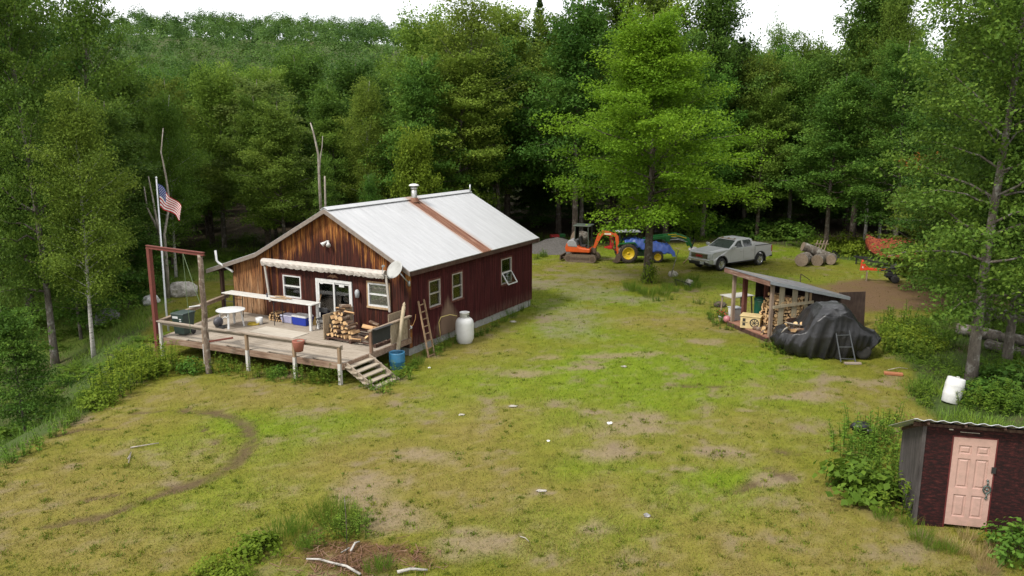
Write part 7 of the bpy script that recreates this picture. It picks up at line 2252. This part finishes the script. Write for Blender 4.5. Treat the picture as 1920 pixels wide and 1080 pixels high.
for k, pts in enumerate((((-1.78, -.42, .86), (-1.66, -.45, 1.05), (-1.50, -.48, 1.16)), ((-1.68, -.5, 1.32), (-1.3, -.55, 1.26), (-1.02, -.5, 1.20)))):
    m = MB(); m.smooth = True; m.tube([Matrix.Rotation(R(-6), 3, 'Z') @ Vector(p) + tb2.location for p in pts], .026, 7); o = m.build('pale_stick', DEADWOOD)
    tag(o, ('bent' if k == 0 else 'straight') + ' bleached stick lying with the logs on the black tarpaulin', 'stick')

# ================================================================== dark shed with the pink door (bottom right)
ox, oy = gp(1712, 984); OA = math.atan2(gp(1845, 1001)[1] - gp(1767, 993)[1], gp(1845, 1001)[0] - gp(1767, 993)[0])
oz = hz(ox, oy)
oh = empty('small_shed', (ox, oy, oz), OA, 'small dark red shed with a pink panelled door and a corrugated roof', 'shed')
OWD, ODP, OH_ = 2.20, 1.55, 2.36
OW = NT('burnt_red_board')
v = OW.coords('Object'); a = OW.noise(OW.coords('Object', (1.2, 1, 4)), 5, 6, .8); b = OW.noise(v, 22, 5, .8)
c = OW.ramp(a, [(.3, (.006, .004, .004)), (.48, (.016, .006, .006)), (.58, (.045, .010, .010)), (.70, (.12, .040, .028))])
c = OW.mix(OW.ramp(b, [(.62, 0.0), (.75, .5)]), c, (.012, .009, .008))
OW.base(c).set(.8, 0, .2); OW.bump(b, .4, .01)
OL = wood('grey_black_side', [(.02, .017, .016), (.06, .052, .05), (.12, .105, .10)], (1, 1, .08), 14)
DX0, DX1, DZ0, DZ1 = .62, 1.45, .10, 2.13
m = MB(); m.bx(0, DX0 - .03, 0, .05, 0, OH_); m.bx(DX1 + .03, OWD, 0, .05, 0, OH_); m.bx(DX0 - .03, DX1 + .03, 0, .05, DZ1 + .03, OH_); m.build('front_wall', OW.m, oh)
m = MB(); sp = [(.052, 0), (ODP, 0), (ODP, OH_ - .46 * ODP + .02), (.052, OH_ - .0)]; m.prism(sp, 0, .05, 'x'); m.build('side_wall', OL, oh); m = MB(); m.prism(sp, OWD - .05, OWD, 'x'); m.build('side_wall', OL, oh)
m = MB(); m.bx(.052, OWD - .052, ODP - .05, ODP, 0, OH_ - .46 * ODP); m.build('rear_wall', OL, oh)
m = MB(); m.bx(-.015, .0, -.012, .09, 0, OH_); m.bx(-.015, .06, -.015, -.001, 0, OH_); m.build('corner_board', OL, oh)
m = MB(); m.bx(DX0 - .03, DX0 - .004, .0, .06, 0, DZ1 + .03); m.bx(DX1 + .004, DX1 + .03, -.01, .06, 0, DZ1 + .03); m.bx(DX0 - .004, DX1 + .004, 0, .06, DZ1 + .004, DZ1 + .03); m.build('door_frame', paint('dark_red_frame', (.10, .012, .012), .6), oh)
PINK = paint('dusty_pink_paint', (.44, .275, .23), .55, 0, .07, 3, dirt=(.30, .21, .17), dirt_amt=.42)
m = MB(); W_ = DX1 - DX0; 
cols = [(0, .115), (.365, .465), (.715, .83)]
rows = [(0, .20), (.72, .88), (1.56, 1.66), (1.86, 2.03)]
for a_, b_ in cols: m.bx(DX0 + a_, DX0 + b_, -.012, .03, DZ0, DZ1)
for (a_, b_) in ((.115, .365), (.465, .715)):
    for (r0, r1) in rows: m.bx(DX0 + a_, DX0 + b_, -.012, .03, DZ0 + r0, DZ0 + r1)
dr = m.build('door', PINK, oh)
m = MB()
for (a_, b_) in ((.115, .365), (.465, .715)):
    for (r0, r1) in ((.20, .72), (.88, 1.56), (1.66, 1.86)):
        x0_, x1_, z0_, z1_ = DX0 + a_, DX0 + b_, DZ0 + r0, DZ0 + r1
        vs = [(x0_, .004, z0_), (x1_, .004, z0_), (x1_, .004, z1_), (x0_, .004, z1_), (x0_ + .03, .012, z0_ + .03), (x1_ - .03, .012, z0_ + .03), (x1_ - .03, .012, z1_ - .03), (x0_ + .03, .012, z1_ - .03),
              (x0_ + .06, -.006, z0_ + .06), (x1_ - .06, -.006, z0_ + .06), (x1_ - .06, -.006, z1_ - .06), (x0_ + .06, -.006, z1_ - .06)]
        m.add(vs, [(0, 1, 5, 4), (1, 2, 6, 5), (2, 3, 7, 6), (3, 0, 4, 7), (4, 5, 9, 8), (5, 6, 10, 9), (6, 7, 11, 10), (7, 4, 8, 11), (8, 9, 10, 11)])
m.build('door_panel', PINK, dr, fix=False)
VERD = paint('verdigris_iron', (.10, .13, .12), .5, .6, .2, 9, dirt=(.05, .04, .03), dirt_amt=.3)
m = MB(); m.smooth = True
hx_, hz_ = DX1 - .085, DZ0 + .90
m.tube([(hx_, -.02, hz_ + .20), (hx_, -.06, hz_ + .15), (hx_, -.03, hz_ + .10)], .016, 8)
for k in range(22):
    a0_, a1_ = 2 * PI * k / 22, 2 * PI * (k + 1) / 22
    m.tube([(hx_ + .07 * math.cos(a0_), -.035, hz_ + .085 * math.sin(a0_)), (hx_ + .07 * math.cos(a1_), -.035, hz_ + .085 * math.sin(a1_))], .018, 6, cap=False)
m.tube([(hx_, -.02, hz_ - .20), (hx_, -.06, hz_ - .15), (hx_, -.03, hz_ - .09)], .016, 8); m.sphere((hx_, -.03, hz_ + .205), .026); m.sphere((hx_, -.03, hz_ - .205), .026)
m.lathe([(0, -.055), (.028, -.05), (.03, -.02)], 12, 'y', (hx_, 0, hz_)); m.build('handle', VERD, dr)
m = MB(); m.bx(DX1 - .04, DX1 + .045, -.035, -.013, DZ0 + 1.28, DZ0 + 1.42); m.build('hasp', BLACKM, dr)
# roof
nR = 44; m = MB(); vs = []; fs = []
def ohz(y): return OH_ + .08 - .46 * y
for i in range(nR + 1):
    x = -.28 + 2.86 * i / nR; d_ = .020 * math.sin(i * PI / 2 * 1.0 + .4)
    vs += [(x, -.26, ohz(-.26) + d_), (x, ODP + .15, ohz(ODP + .15) + d_)]
for i in range(nR): fs.append((2 * i, 2 * i + 2, 2 * i + 3, 2 * i + 1))
m.add(vs, fs); rf = m.build('roof', paint('bright_corrugated', (.48, .49, .50), .4, .5, .15, 3, dirt=(.2, .14, .1), dirt_amt=.25), oh, fix=False)
s_ = rf.modifiers.new('solid', 'SOLIDIFY'); s_.thickness = .012
m = MB(); m.bx(-.02, OWD + .02, -.04, -.002, OH_ - .02, OH_ + .045)
for x in (.02, .75, 1.5, 2.15): m.bar((x, -.22, ohz(-.22) - .06), (x, ODP + .1, ohz(ODP + .1) - .06), .05, .07)
m.bx(-.2, .0, .0, .05, OH_ - .05, OH_ + .04); m.build('rafter', DARKW, rf)
m = MB(); m.bx(.50, .58, -.018, -.002, OH_ - .075, OH_ - .05); m.bx(.72, 1.1, -.016, -.002, OH_ - .11, OH_ - .10); m.build('pale_strip', paint('pale_strip', (.34, .30, .25), .6), oh)

# tilted white barrel and black bag
x, y = gp(1781, 754)
wb = empty('white_barrel', (x, y, hz(x, y)), 0, 'white plastic barrel tilted against a clump of weeds by the grey trunk', 'barrel')
m = MB(); m.smooth = True; m.lathe([(.0, 0), (.24, 0), (.265, .03), (.28, .28), (.285, .30), (.28, .33), (.285, .58), (.29, .60), (.285, .63), (.27, .80), (.255, .84), (.22, .85), (.0, .85)], 28); o = m.build('barrel_shell', WHITE, wb); o.rotation_euler = (R(-6), R(13), 0)
m = MB(); m.smooth = True; m.lathe([(.0, .86), (.05, .86), (.05, .88), (0, .885)], 12, c=(.1, .1, 0)); o = m.build('bung', WHITE, wb); o.rotation_euler = (R(-6), R(13), 0)
x, y = gp(1812, 748)
m = MB(); m.smooth = True; m.sphere((0, 0, .17), .27, 20, 12, (1.25, 1, .72), .16, 4); o = m.build('black_bag', paint('black_plastic_bag', (.012, .012, .014), .3, bump=.5)); o.location = (x, y, hz(x, y)); tag(o, 'crumpled black bag on the ground beside the tilted white barrel', 'bag')
x, y = gp(1612, 822)
m = MB(); m.smooth = True; m.sphere((0, 0, .34), .20, 18, 10, (1.4, 1, .75), .12, 8); m.box((.16, -.1, .26), (.16, .2, .14), (.2, .1, .5)); o = m.build('black_bucket', paint('black_plastic', (.014, .014, .016), .35)); o.location = (x, y, hz(x, y)); tag(o, 'black plastic thing half hidden in the weeds left of the dark shed', 'bucket')

# ================================================================== boat under its red cover, on a trailer
qx, qy = gp(1690, 512)
boat = empty('boat', (qx, qy + .6, hz(qx, qy + .6) + .50), R(118), 'boat under a red mottled cover on a trailer beneath the trees', 'boat')
CAM = NT('red_mottled_cover')
v = CAM.coords('Object'); n_ = CAM.n('ShaderNodeTexVoronoi', Vector=v, Scale=9.0)
c = CAM.ramp(CAM.noise(v, 12, 4, .7), [(.40, (.06, .010, .008)), (.5, (.15, .026, .014)), (.58, (.26, .075, .025)), (.66, (.09, .015, .01))])
CAM.base(c).set(.7, 0, .2)
# hull + cover lofted along x (bow towards +x)
def station(x):
    f = (x + 2.4) / 4.8
    w_ = 1.02 * (1 - max(0, (f - .45) / .55) ** 2.2); return max(.02, w_), .05 + .55 * max(0, (f - .6) / .4) ** 2
m = MB(); m.smooth = True
XS = np.linspace(-2.4, 2.4, 22); vs = []; fs = []
for x in XS:
    w_, k = station(x)
    for t_ in np.linspace(-1, 1, 9): vs.append((x, w_ * t_, k + .55 * abs(t_) ** 1.6 * (1 if w_ > .05 else 1)))
for i in range(21):
    for j in range(8): fs.append((i * 9 + j, i * 9 + j + 1, (i + 1) * 9 + j + 1, (i + 1) * 9 + j))
m.add(vs, fs); m.build('hull', paint('dark_hull', (.05, .012, .012), .4), boat)
m = MB(); m.smooth = True; vs = []; fs = []
for x in XS:
    w_, k = station(x); rg_ = np.interp(x, [-2.4, -1.2, .2, 1.2, 2.4], [.75, 1.05, 1.15, .75, .45])
    for t_ in np.linspace(-1, 1, 15):
        a = abs(t_); z = k + .55 + (rg_ - .0) * (1 - a ** 1.25) * .95 - (.12 if a > .99 else 0)
        vs.append((x, (w_ + .04) * t_, z + .02 * math.sin(x * 7 + t_ * 6)))
for i in range(21):
    for j in range(14): fs.append((i * 15 + j, i * 15 + j + 1, (i + 1) * 15 + j + 1, (i + 1) * 15 + j))
m.add(vs, fs); o = m.build('cover', CAM.m, boat)
tr_ = empty('boat_trailer', (qx, qy + .6, hz(qx, qy + .6)), R(118), 'dark trailer with pale wheels carrying the red covered boat', 'trailer')
m = MB(); m.bar((-2.2, -.7, .5), (1.4, -.7, .5), .07, .1); m.bar((-2.2, .7, .5), (1.4, .7, .5), .07, .1); m.bar((1.4, -.7, .5), (3.2, 0, .5), .07, .1); m.bar((1.4, .7, .5), (3.2, 0, .5), .07, .1); m.bar((-2.2, -.7, .5), (-2.2, .7, .5), .07, .1); m.bar((-.6, -.9, .4), (-.6, .9, .4), .08, .08); m.bar((0, -.7, .55), (0, .7, .55), .08, .1); m.bar((3.0, 0, .0), (3.0, 0, .6), .06, .06); m.build('frame', BLACKM, tr_)
for sg in (-1, 1):
    wh = empty('wheel', (-.6, sg * 1.02, .32)); wh.parent = tr_; KIDS.setdefault(tr_.name, []).append(wh)
    m = MB(); m.smooth = True; m.lathe([(.2, -.09), (.30, -.09), (.32, -.04), (.32, .04), (.30, .09), (.2, .09)], 22, 'y'); m.build('tyre', TYRE, wh)
    m = MB(); m.smooth = True; m.lathe([(0, sg * .05), (.12, sg * .05), (.19, sg * .085), (.205, sg * .06)], 20, 'y'); m.build('rim', paint('pale_rim', (.55, .55, .54), .35, .4), wh)

# ================================================================== orange log splitter on the earth track
lx_, ly_ = gp(1643, 528)
spl = empty('log_splitter', (lx_, ly_, hz(lx_, ly_)), R(-14), 'orange and black log splitter standing on the brown earth', 'log splitter')
SO = paint('splitter_orange', (.55, .055, .018), .4, dirt=(.2, .06, .04), dirt_amt=.15)
m = MB(); m.bar((-.65, 0, .72), (.45, 0, .72), .16, .14); bmn = m.build('beam', SO, spl, .015)
m = MB(); m.prism([(-.95, .62), (-.42, .66), (-.50, .82), (-.68, 1.0), (-.80, 1.25), (-.88, 1.25), (-.92, .95)], -.09, .09, 'y'); m.build('wedge', SO, bmn, .02)
m = MB(); m.prism([(-.86, .78), (-.76, .78), (-.80, .90), (-.84, .90)], -.094, -.091, 'y'); m.build('pale_mark', paint('pale_mark', (.6, .5, .45), .5), bmn)
m = MB(); m.bx(.15, 1.15, -.22, .22, .66, .74); m.tube([(.2, .0, .82), (.95, 0, .82)], .07, 10); m.bx(.45, .95, -.3, .3, .30, .62); m.bx(.3, 1.1, -.35, -.28, .40, .46); m.build('engine', BLACKM, spl, .02)
m = MB(); m.bar((-.55, -.02, .0), (-.55, -.02, .68), .08, .08); m.build('stand', GREYWZ, spl)
for sg in (-1, 1): m = MB(); m.smooth = True; m.lathe([(0, -.07), (.12, -.07), (.22, -.06), (.24, 0), (.22, .06), (0, .07)], 18, 'y', (.92, sg * .38, .24)); m.build('wheel', TYRE, spl)
m = MB(); m.bar((1.1, -.3, .25), (1.15, -.3, .78), .05, .05); m.bar((1.1, .3, .25), (1.15, .3, .78), .05, .05); m.bar((.95, -.3, .78), (1.2, .3, .78), .04, .04); m.build('frame', BLACKM, spl)

# ================================================================== cut logs, felled trunks, boulders and bits on the ground
CUT = wood('sawn_log_end', [(.11, .08, .055), (.19, .145, .105), (.25, .20, .15)], (1, 1, 1), 7, bump=.2)
def big_log(name, p, q, r0, r1, label, group=None, mat=None, cut=None):
    m = MB(); m.smooth = True; rg = random.Random(int(abs(p[0] * 100)))
    n = 7; pts = [Vector(p).lerp(Vector(q), k / n) + Vector((rg.uniform(-.02, .02), rg.uniform(-.02, .02), rg.uniform(-.02, .02))) for k in range(n + 1)]
    rr = [(r0 + (r1 - r0) * k / n) * rg.uniform(.94, 1.06) for k in range(n + 1)]
    m.tube(pts, rr, 14, cap=False)
    m.smooth = False; m.mat = 1
    for e, pt, d in ((0, pts[0], pts[0] - pts[1]), (n, pts[-1], pts[-1] - pts[-2])):
        d = d.normalized(); b = len(m.v)
        ringv = m.v[-14 * (n + 1):][:14] if False else None
    vv = m.v[:14]; m.add(vv, [tuple(range(13, -1, -1))]); vv = m.v[14 * n:14 * (n + 1)]; m.add(vv, [tuple(range(14))])
    o = m.build(name, [mat or BARK_GREY, cut or CUT]); return tag(o, label, 'log', group)
def P(px, py, z=0.0):
    a, b = gp(px, py); return Vector((a, b, hz(a, b) + z))
a = P(1512, 498); big_log('cut_log', a + Vector((-.55, -.5, .42)), a + Vector((.15, .5, .40)), .42, .40, 'thick sawn log lying end on at the left of the log pile')
b = P(1540, 496); big_log('cut_log', b + Vector((-1.2, .3, 1.15)), b + Vector((.5, .2, .45)), .30, .34, 'weathered trunk lying slantwise on top of the log pile')
c_ = P(1538, 498); big_log('cut_log', c_ + Vector((-.35, -.3, .36)), c_ + Vector((.3, .6, .36)), .36, .34, 'sawn log in the middle of the log pile below the slanting trunk')
d_ = P(1548, 496); big_log('cut_log', d_ + Vector((.2, -.3, .34)), d_ + Vector((.6, .5, .34)), .34, .34, 'sawn log at the right end of the log pile')
x, y = gp(1562, 492)
m = MB()
for k in range(4): m.bar((k * .22, 0, 0), (k * .22 + .45, .3, 1.25), .05, .05)
m.bar((-.1, -.03, .25), (.95, .0, .2), .05, .05); m.bar((.2, .2, 1.0), (1.2, .25, 1.0), .05, .05); o = m.build('wooden_rack', GREYWZ); o.location = (x - .9, y + 1.4, hz(x, y)); tag(o, 'grey slatted wooden rack leaning behind the log pile', 'rack')
m = MB()
for (p, q) in (((0, 0, 0), (.5, 0, .75)), ((.5, 0, .75), (.95, .1, .35)), ((.95, .1, .35), (.45, .1, -.0)), ((.15, 0, .25), (.62, .05, .0)), ((.3, 0, .5), (.8, .05, .15))): m.bar(p, q, .05, .06)
o = m.build('bent_metal', BLACKM); o.location = (x - .6, y - .2, hz(x, y) + .05); tag(o, 'dark bent metal bars at the right end of the log pile', 'scrap metal')
# felled trunks at right
for k, (p, q, r, lab) in enumerate(((P(1805, 598, .36), P(1990, 618, .34), .36, 'thick grey felled trunk on top, furthest from the camera'), (P(1795, 628, .26), P(2000, 668, .26), .26, 'middle one of the felled grey trunks at the right edge'), (P(1850, 655, .22), P(2000, 700, .22), .22, 'thin felled trunk nearest the camera at the right edge'))):
    big_log('felled_trunk', p, q, r, r * .8, lab, mat=BARK_GREY)
# boulders
def boulder(name, px, py, s, label, mat, seed, Z=None, sc=(1.25, 1, .7)):
    x, y, z = gph(px, py)
    m = MB(); m.smooth = True; m.sphere((0, 0, .28 * s), s, 22, 14, sc, .10, seed)
    o = m.build(name, mat); o.location = (x, y, z); o.rotation_euler = (0, 0, seed)
    tx_ = bpy.data.textures.new('rock', 'CLOUDS'); tx_.noise_scale = .45 * s; tx_.noise_depth = 4
    o.modifiers.new('s', 'SUBSURF').render_levels = 1
    d = o.modifiers.new('d', 'DISPLACE'); d.texture = tx_; d.strength = .4 * s; d.mid_level = .5
    return tag(o, label, 'boulder')
def rockmat(name, lo, hi, spots):
    t = NT(name); v = t.coords('Object'); a = t.noise(v, 5, 6, .75)
    c = t.ramp(a, [(.3, lo), (.65, hi)]); c = t.mix(t.ramp(t.noise(v, 2.2, 5, .7), [(.55, 0.0), (.65, .7)]), c, spots); t.base(c).set(.9, 0, .2); t.bump(a, .7, .05); return t.m
ROCKP = rockmat('pale_boulder', (.20, .18, .15), (.48, .45, .40), (.16, .15, .09)); ROCKW = rockmat('white_boulder', (.40, .39, .37), (.66, .65, .63), (.3, .29, .26)); ROCKG = rockmat('grey_boulder', (.10, .10, .10), (.30, .29, .29), (.42, .40, .39))
boulder('boulder', 341, 553, .72, 'large pale rounded boulder right of the flagpole', ROCKP, 3)
boulder('boulder', 284, 568, .42, 'white boulder behind the red steel post', ROCKW, 5)
boulder('boulder', 200, 603, .62, 'grey boulder by the white birch on the left bank', ROCKG, 8, sc=(1.2, 1, .75))
boulder('boulder', 1262, 517, .30, 'pale stone at the right foot of the maple', ROCKP, 11); boulder('boulder', 1290, 533, .30, 'pale round stone right of the maple beside a black bar', ROCKP, 14)
boulder('boulder', 1300, 470, .3, 'low grey stone in the grass behind the loader arm', ROCKG, 16)
x, y = gp(1283, 537); m = MB(); m.bar((-.5, .2, .35), (.5, -.2, .08), .08, .06); m.bar((-.5, .2, .35), (-.42, .1, .0), .05, .05); m.bar((.1, 0, .2), (.3, -.3, .02), .05, .05); o = m.build('black_bar', BLACKM); o.location = (x, y, hz(x, y)); tag(o, 'black metal bar lying in the long grass right of the maple', 'bar')
# stump pile and red machine behind the gravel
x, y = gp(1077, 470)
big_log('old_stump', Vector((x, y + .8, .95)), Vector((x + .9, y + 1.2, .80)), .42, .46, 'rotting stump lying behind the orange excavator', cut=CUT)
x, y = gp(1080, 475); big_log('old_stump', Vector((x, y, .3)), Vector((x + .3, y + .2, .75)), .22, .2, 'rusty brown log end standing left of the excavator canopy', mat=TERR)
x, y = gp(1042, 452); rm = empty('garden_machine', (x, y, hz(x, y)), .2, 'small red and green garden machine beyond the gravel heap', 'machine')
RED2 = paint('machine_red', (.36, .02, .018), .45)
m = MB(); m.bx(-.45, .25, -.25, .25, .25, .55); m.build('body', RED2, rm, .04); m = MB(); m.bx(.25, .75, -.22, .22, .3, .6); m.build('bonnet', TGREEN, rm, .04)
for x_ in (-.3, .5):
    for sg in (-1, 1): m = MB(); m.smooth = True; m.lathe([(0, -.06), (.16, -.06), (.2, 0), (.16, .06), (0, .06)], 14, 'y', (x_, sg * .3, .2)); m.build('wheel', TYRE, rm)
# gravel heap
gx0, gy0 = gp(1043, 477)
t = NT('grey_gravel'); v = t.wpos(); a = t.noise(v, 9, 5, .8); n2 = t.n('ShaderNodeTexVoronoi', Vector=v, Scale=16.0)
c = t.ramp(a, [(.3, (.065, .060, .056)), (.7, (.155, .145, .135))]); c = t.mix(.6, c, n2.outputs['Color'], 'MULTIPLY') if False else c
t.base(c).set(.95, 0, .1); t.bump(n2.outputs['Distance'], .9, .06)
m = MB(); m.smooth = True; vs = []; fs = []; N_ = 46
for i in range(N_):
    for j in range(N_):
        u, w_ = -1 + 2 * i / (N_ - 1), -1 + 2 * j / (N_ - 1); r_ = math.hypot(u, w_)
        x, y = gx0 + .2 + u * 3.0, gy0 + 2.6 + w_ * 3.0
        z = hz(x, y) - .05 + 0.85 * max(0, 1 - r_) ** .8 * (1 + .35 * (float(vnoise(x * 1.2, y * 1.2, 9)) - .5)) + .05 * (float(vnoise(x * 5, y * 5, 19)) - .5) - (.1 if r_ >= 1 else 0)
        vs.append((x, y, z))
for i in range(N_ - 1):
    for j in range(N_ - 1): fs.append((i * N_ + j, (i + 1) * N_ + j, (i + 1) * N_ + j + 1, i * N_ + j + 1))
m.add(vs, fs); o = m.build('gravel_heap', t.m, None, fix=False); tag(o, 'low heap of grey gravel left of the orange excavator', 'gravel', kind='stuff')
# litter, plank, sticks
def lump(name, px, py, s, mat, label, cat, sc=(1.3, 1, .4), seed=3):
    s *= .7 if cat == 'paper' else .6
    x, y, z = gph(px, py); m = MB(); m.sphere((0, 0, s * .25), s, 9, 6, sc, .35, seed); o = m.build(name, mat); o.location = (x, y, z); return tag(o, label, cat)
PAPER = paint('white_paper', (.72, .72, .70), .7)
lump('paper_scrap', 1143, 794, .10, PAPER, 'crumpled white paper on the lawn beside the bare stony patch', 'paper', seed=2)
lump('paper_scrap', 1028, 827, .055, PAPER, 'small white scrap on the lawn left of the crumpled paper', 'paper', seed=5)
lump('flat_stone', 1213, 967, .11, ROCKG, 'flat grey stone alone in the near lawn', 'stone', (1, 1.2, .35), 6)
lump('flat_stone', 1015, 921, .12, ROCKP, 'pale flat stone in the lawn left of the flat grey one', 'stone', (1.8, .8, .25), 9)
lump('flat_stone', 962, 762, .12, ROCKP, 'pale flat stone in the bright green grass', 'stone', (2, .8, .25), 10)
lump('flat_stone', 1170, 688, .13, ROCKP, 'pale stone on the far lawn between cabin and woodshed', 'stone', (1.4, 1, .4), 12)
lump('flat_stone', 865, 778, .10, ROCKP, 'small pale stone on the lawn below the gas tank', 'stone', (1.6, 1, .3), 15)
lump('flat_stone', 805, 690, .07, ROCKW, 'small white stone at the foot of the wooden ladder', 'stone', (1.3, 1, .6), 17)
lump('flat_stone', 962, 604, .16, ROCKP, 'pale stone against the far end of the cabin wall', 'stone', (1.4, 1, .5), 18)
x, y, z = gph(1675, 703); m = MB(); m.box((0, 0, .05), (.62, .20, .08)); o = m.build('orange_board', paint('orange_board', (.30, .11, .045), .8, dirt=(.16, .07, .04), dirt_amt=.4), None, .01); o.location = (x, y, z); o.rotation_euler = (.05, 0, R(-18)); tag(o, 'short orange brown board lying in the grass right of the metal ladder', 'board')
x, y, z = gph(1685, 696); pole('thin_stick', [(x - .4, y, z + .05), (x + .1, y + .2, z + .08), (x + .4, y + .15, z + .05)], .014, DEADWOOD, 'thin stick lying behind the orange brown board', 'stick')
def stick(px0, r, label, mat=BARK_BIRCH, zz=.06):
    pts = []
    for i, (a, b) in enumerate(px0): x, y, z = gph(a, b); pts.append((x, y, z + zz + .04 * (i % 2)))
    return pole('birch_stick', pts, [r * (1 - .35 * i / (len(pts) - 1)) for i in range(len(pts))], mat, label, 'stick')
stick([(676, 1082), (650, 1070), (625, 1061), (600, 1057), (575, 1053)], .028, 'long white birch stick lying across the brown mulch')
stick([(745, 1078), (770, 1075), (802, 1074)], .036, 'short thick birch stick at the bottom edge right of the mulch')
stick([(658, 1038), (666, 1026), (674, 1020)], .024, 'short upright birch stick on the mulch')
stick([(655, 1030), (640, 1042)], .02, 'small twig beside the upright birch stick', zz=.03)
stick([(245, 841), (298, 835)], .022, 'thin pale stick lying inside the curved tyre mark', DEADWOOD, .03)
stick([(240, 862), (246, 852), (241, 870)], .018, 'small forked pale twig inside the curved tyre mark', DEADWOOD, .03)
stick([(975, 1008), (985, 1014), (992, 1018)], .012, 'small pale twig in the near lawn', DEADWOOD, .03)
x, y, z = gph(651, 1055); pole('dead_stalk', [(x, y, z), (x + .02, y, z + .8), (x, y + .02, z + 1.45)], .008, BARK_BROWN, 'single bare dead stalk standing beside the bright bushes', 'stalk')
# brush and bark shreds on the mulch
rg = random.Random(21); m = MB(); cx_, cy_ = gp(665, 1052)
for k in range(260):
    x = cx_ + rg.gauss(0, .75); y = cy_ + rg.gauss(0, .36); a = rg.uniform(0, 6.3); L = rg.uniform(.06, .34); z = hz(x, y) + rg.uniform(.0, .05)
    m.bar((x, y, z), (x + L * math.cos(a), y + L * math.sin(a), z + rg.uniform(-.02, .06)), rg.uniform(.006, .016), .007)
o = m.build('brush_litter', wood('brown_brush', [(.06, .03, .02), (.16, .085, .055), (.26, .18, .12)], (1, 1, 1), 3)); tag(o, 'broken brown twigs and bark shreds covering the mulch patch', 'brush', kind='stuff')
# rust coloured dead spray in the right hand trees
X_, Y_, Z_ = at(1738, 304, 38)
rgq = np.random.default_rng(12); n = 420
C = rgq.normal(size=(n, 3)) * np.array([.55, .45, .16]) + np.array([X_, Y_, Z_])
o = np_mesh('dead_spray', leaf_quads(C, rgq.normal(size=(n, 3)) * .6 + [0, -.3, 1], rgq.uniform(.12, .26, n), rgq), 4, LEAF_RUST, face_float=rgq.random(n))
tag(o, 'rust brown spray of dead leaves hanging in the right hand trees', 'dead branch')
# ================================================================== light and sky
SUN_EL, SUN_AZ = R(52), R(-128)      # azimuth measured clockwise from +Y: low-left behind the camera
w = bpy.data.worlds.new('World'); SC.world = w; w.use_nodes = True
nt = w.node_tree; bg = nt.nodes['Background']
sky = nt.nodes.new('ShaderNodeTexSky'); sky.sky_type = 'NISHITA'; sky.sun_disc = False
sky.sun_elevation = SUN_EL; sky.sun_rotation = SUN_AZ; sky.dust_density = 3; sky.air_density = 1
tc = nt.nodes.new('ShaderNodeTexCoord')
nz = nt.nodes.new('ShaderNodeTexNoise'); nz.inputs['Scale'].default_value = 2.2; nz.inputs['Detail'].default_value = 5
nt.links.new(tc.outputs['Generated'], nz.inputs['Vector'])
cr = nt.nodes.new('ShaderNodeValToRGB')
cr.color_ramp.elements[0].position = .3; cr.color_ramp.elements[0].color = (7.6, 7.8, 8.1, 1)
cr.color_ramp.elements[1].position = .75; cr.color_ramp.elements[1].color = (9.6, 9.6, 9.5, 1)
nt.links.new(nz.outputs['Fac'], cr.inputs['Fac'])
mx = nt.nodes.new('ShaderNodeMix'); mx.data_type = 'RGBA'; mx.inputs[0].default_value = .9
nt.links.new(sky.outputs[0], mx.inputs[6]); nt.links.new(cr.outputs['Color'], mx.inputs[7])
nt.links.new(mx.outputs[2], bg.inputs['Color'])
bg.inputs['Strength'].default_value = .115
sd = bpy.data.lights.new('sun', 'SUN'); sd.energy = 2.5; sd.angle = R(11); sd.color = (1, .95, .87)
so = bpy.data.objects.new('sun', sd); COL.objects.link(so)
d = Vector((math.sin(SUN_AZ) * math.cos(SUN_EL), math.cos(SUN_AZ) * math.cos(SUN_EL), math.sin(SUN_EL)))
so.rotation_euler = d.to_track_quat('Z', 'Y').to_euler()
so.location = (-20, -10, 40)
SC.view_settings.view_transform = 'Standard'
SC.view_settings.look = 'None'
SC.view_settings.gamma = 1
SC.view_settings.exposure = .75
SC.render.engine = 'CYCLES'
SC.cycles.use_denoising = True
SC.cycles.denoiser = 'OPENIMAGEDENOISE'
SC.cycles.denoising_input_passes = 'RGB_ALBEDO_NORMAL'
SC.cycles.denoising_prefilter = 'ACCURATE'
SC.cycles.max_bounces = 8
SC.cycles.diffuse_bounces = 5
SC.cycles.glossy_bounces = 3
SC.cycles.transmission_bounces = 4
SC.cycles.transparent_max_bounces = 8
SC.cycles.caustics_reflective = False
SC.cycles.caustics_refractive = False
SC.cycles.sample_clamp_indirect = 8
SC.render.film_transparent = False
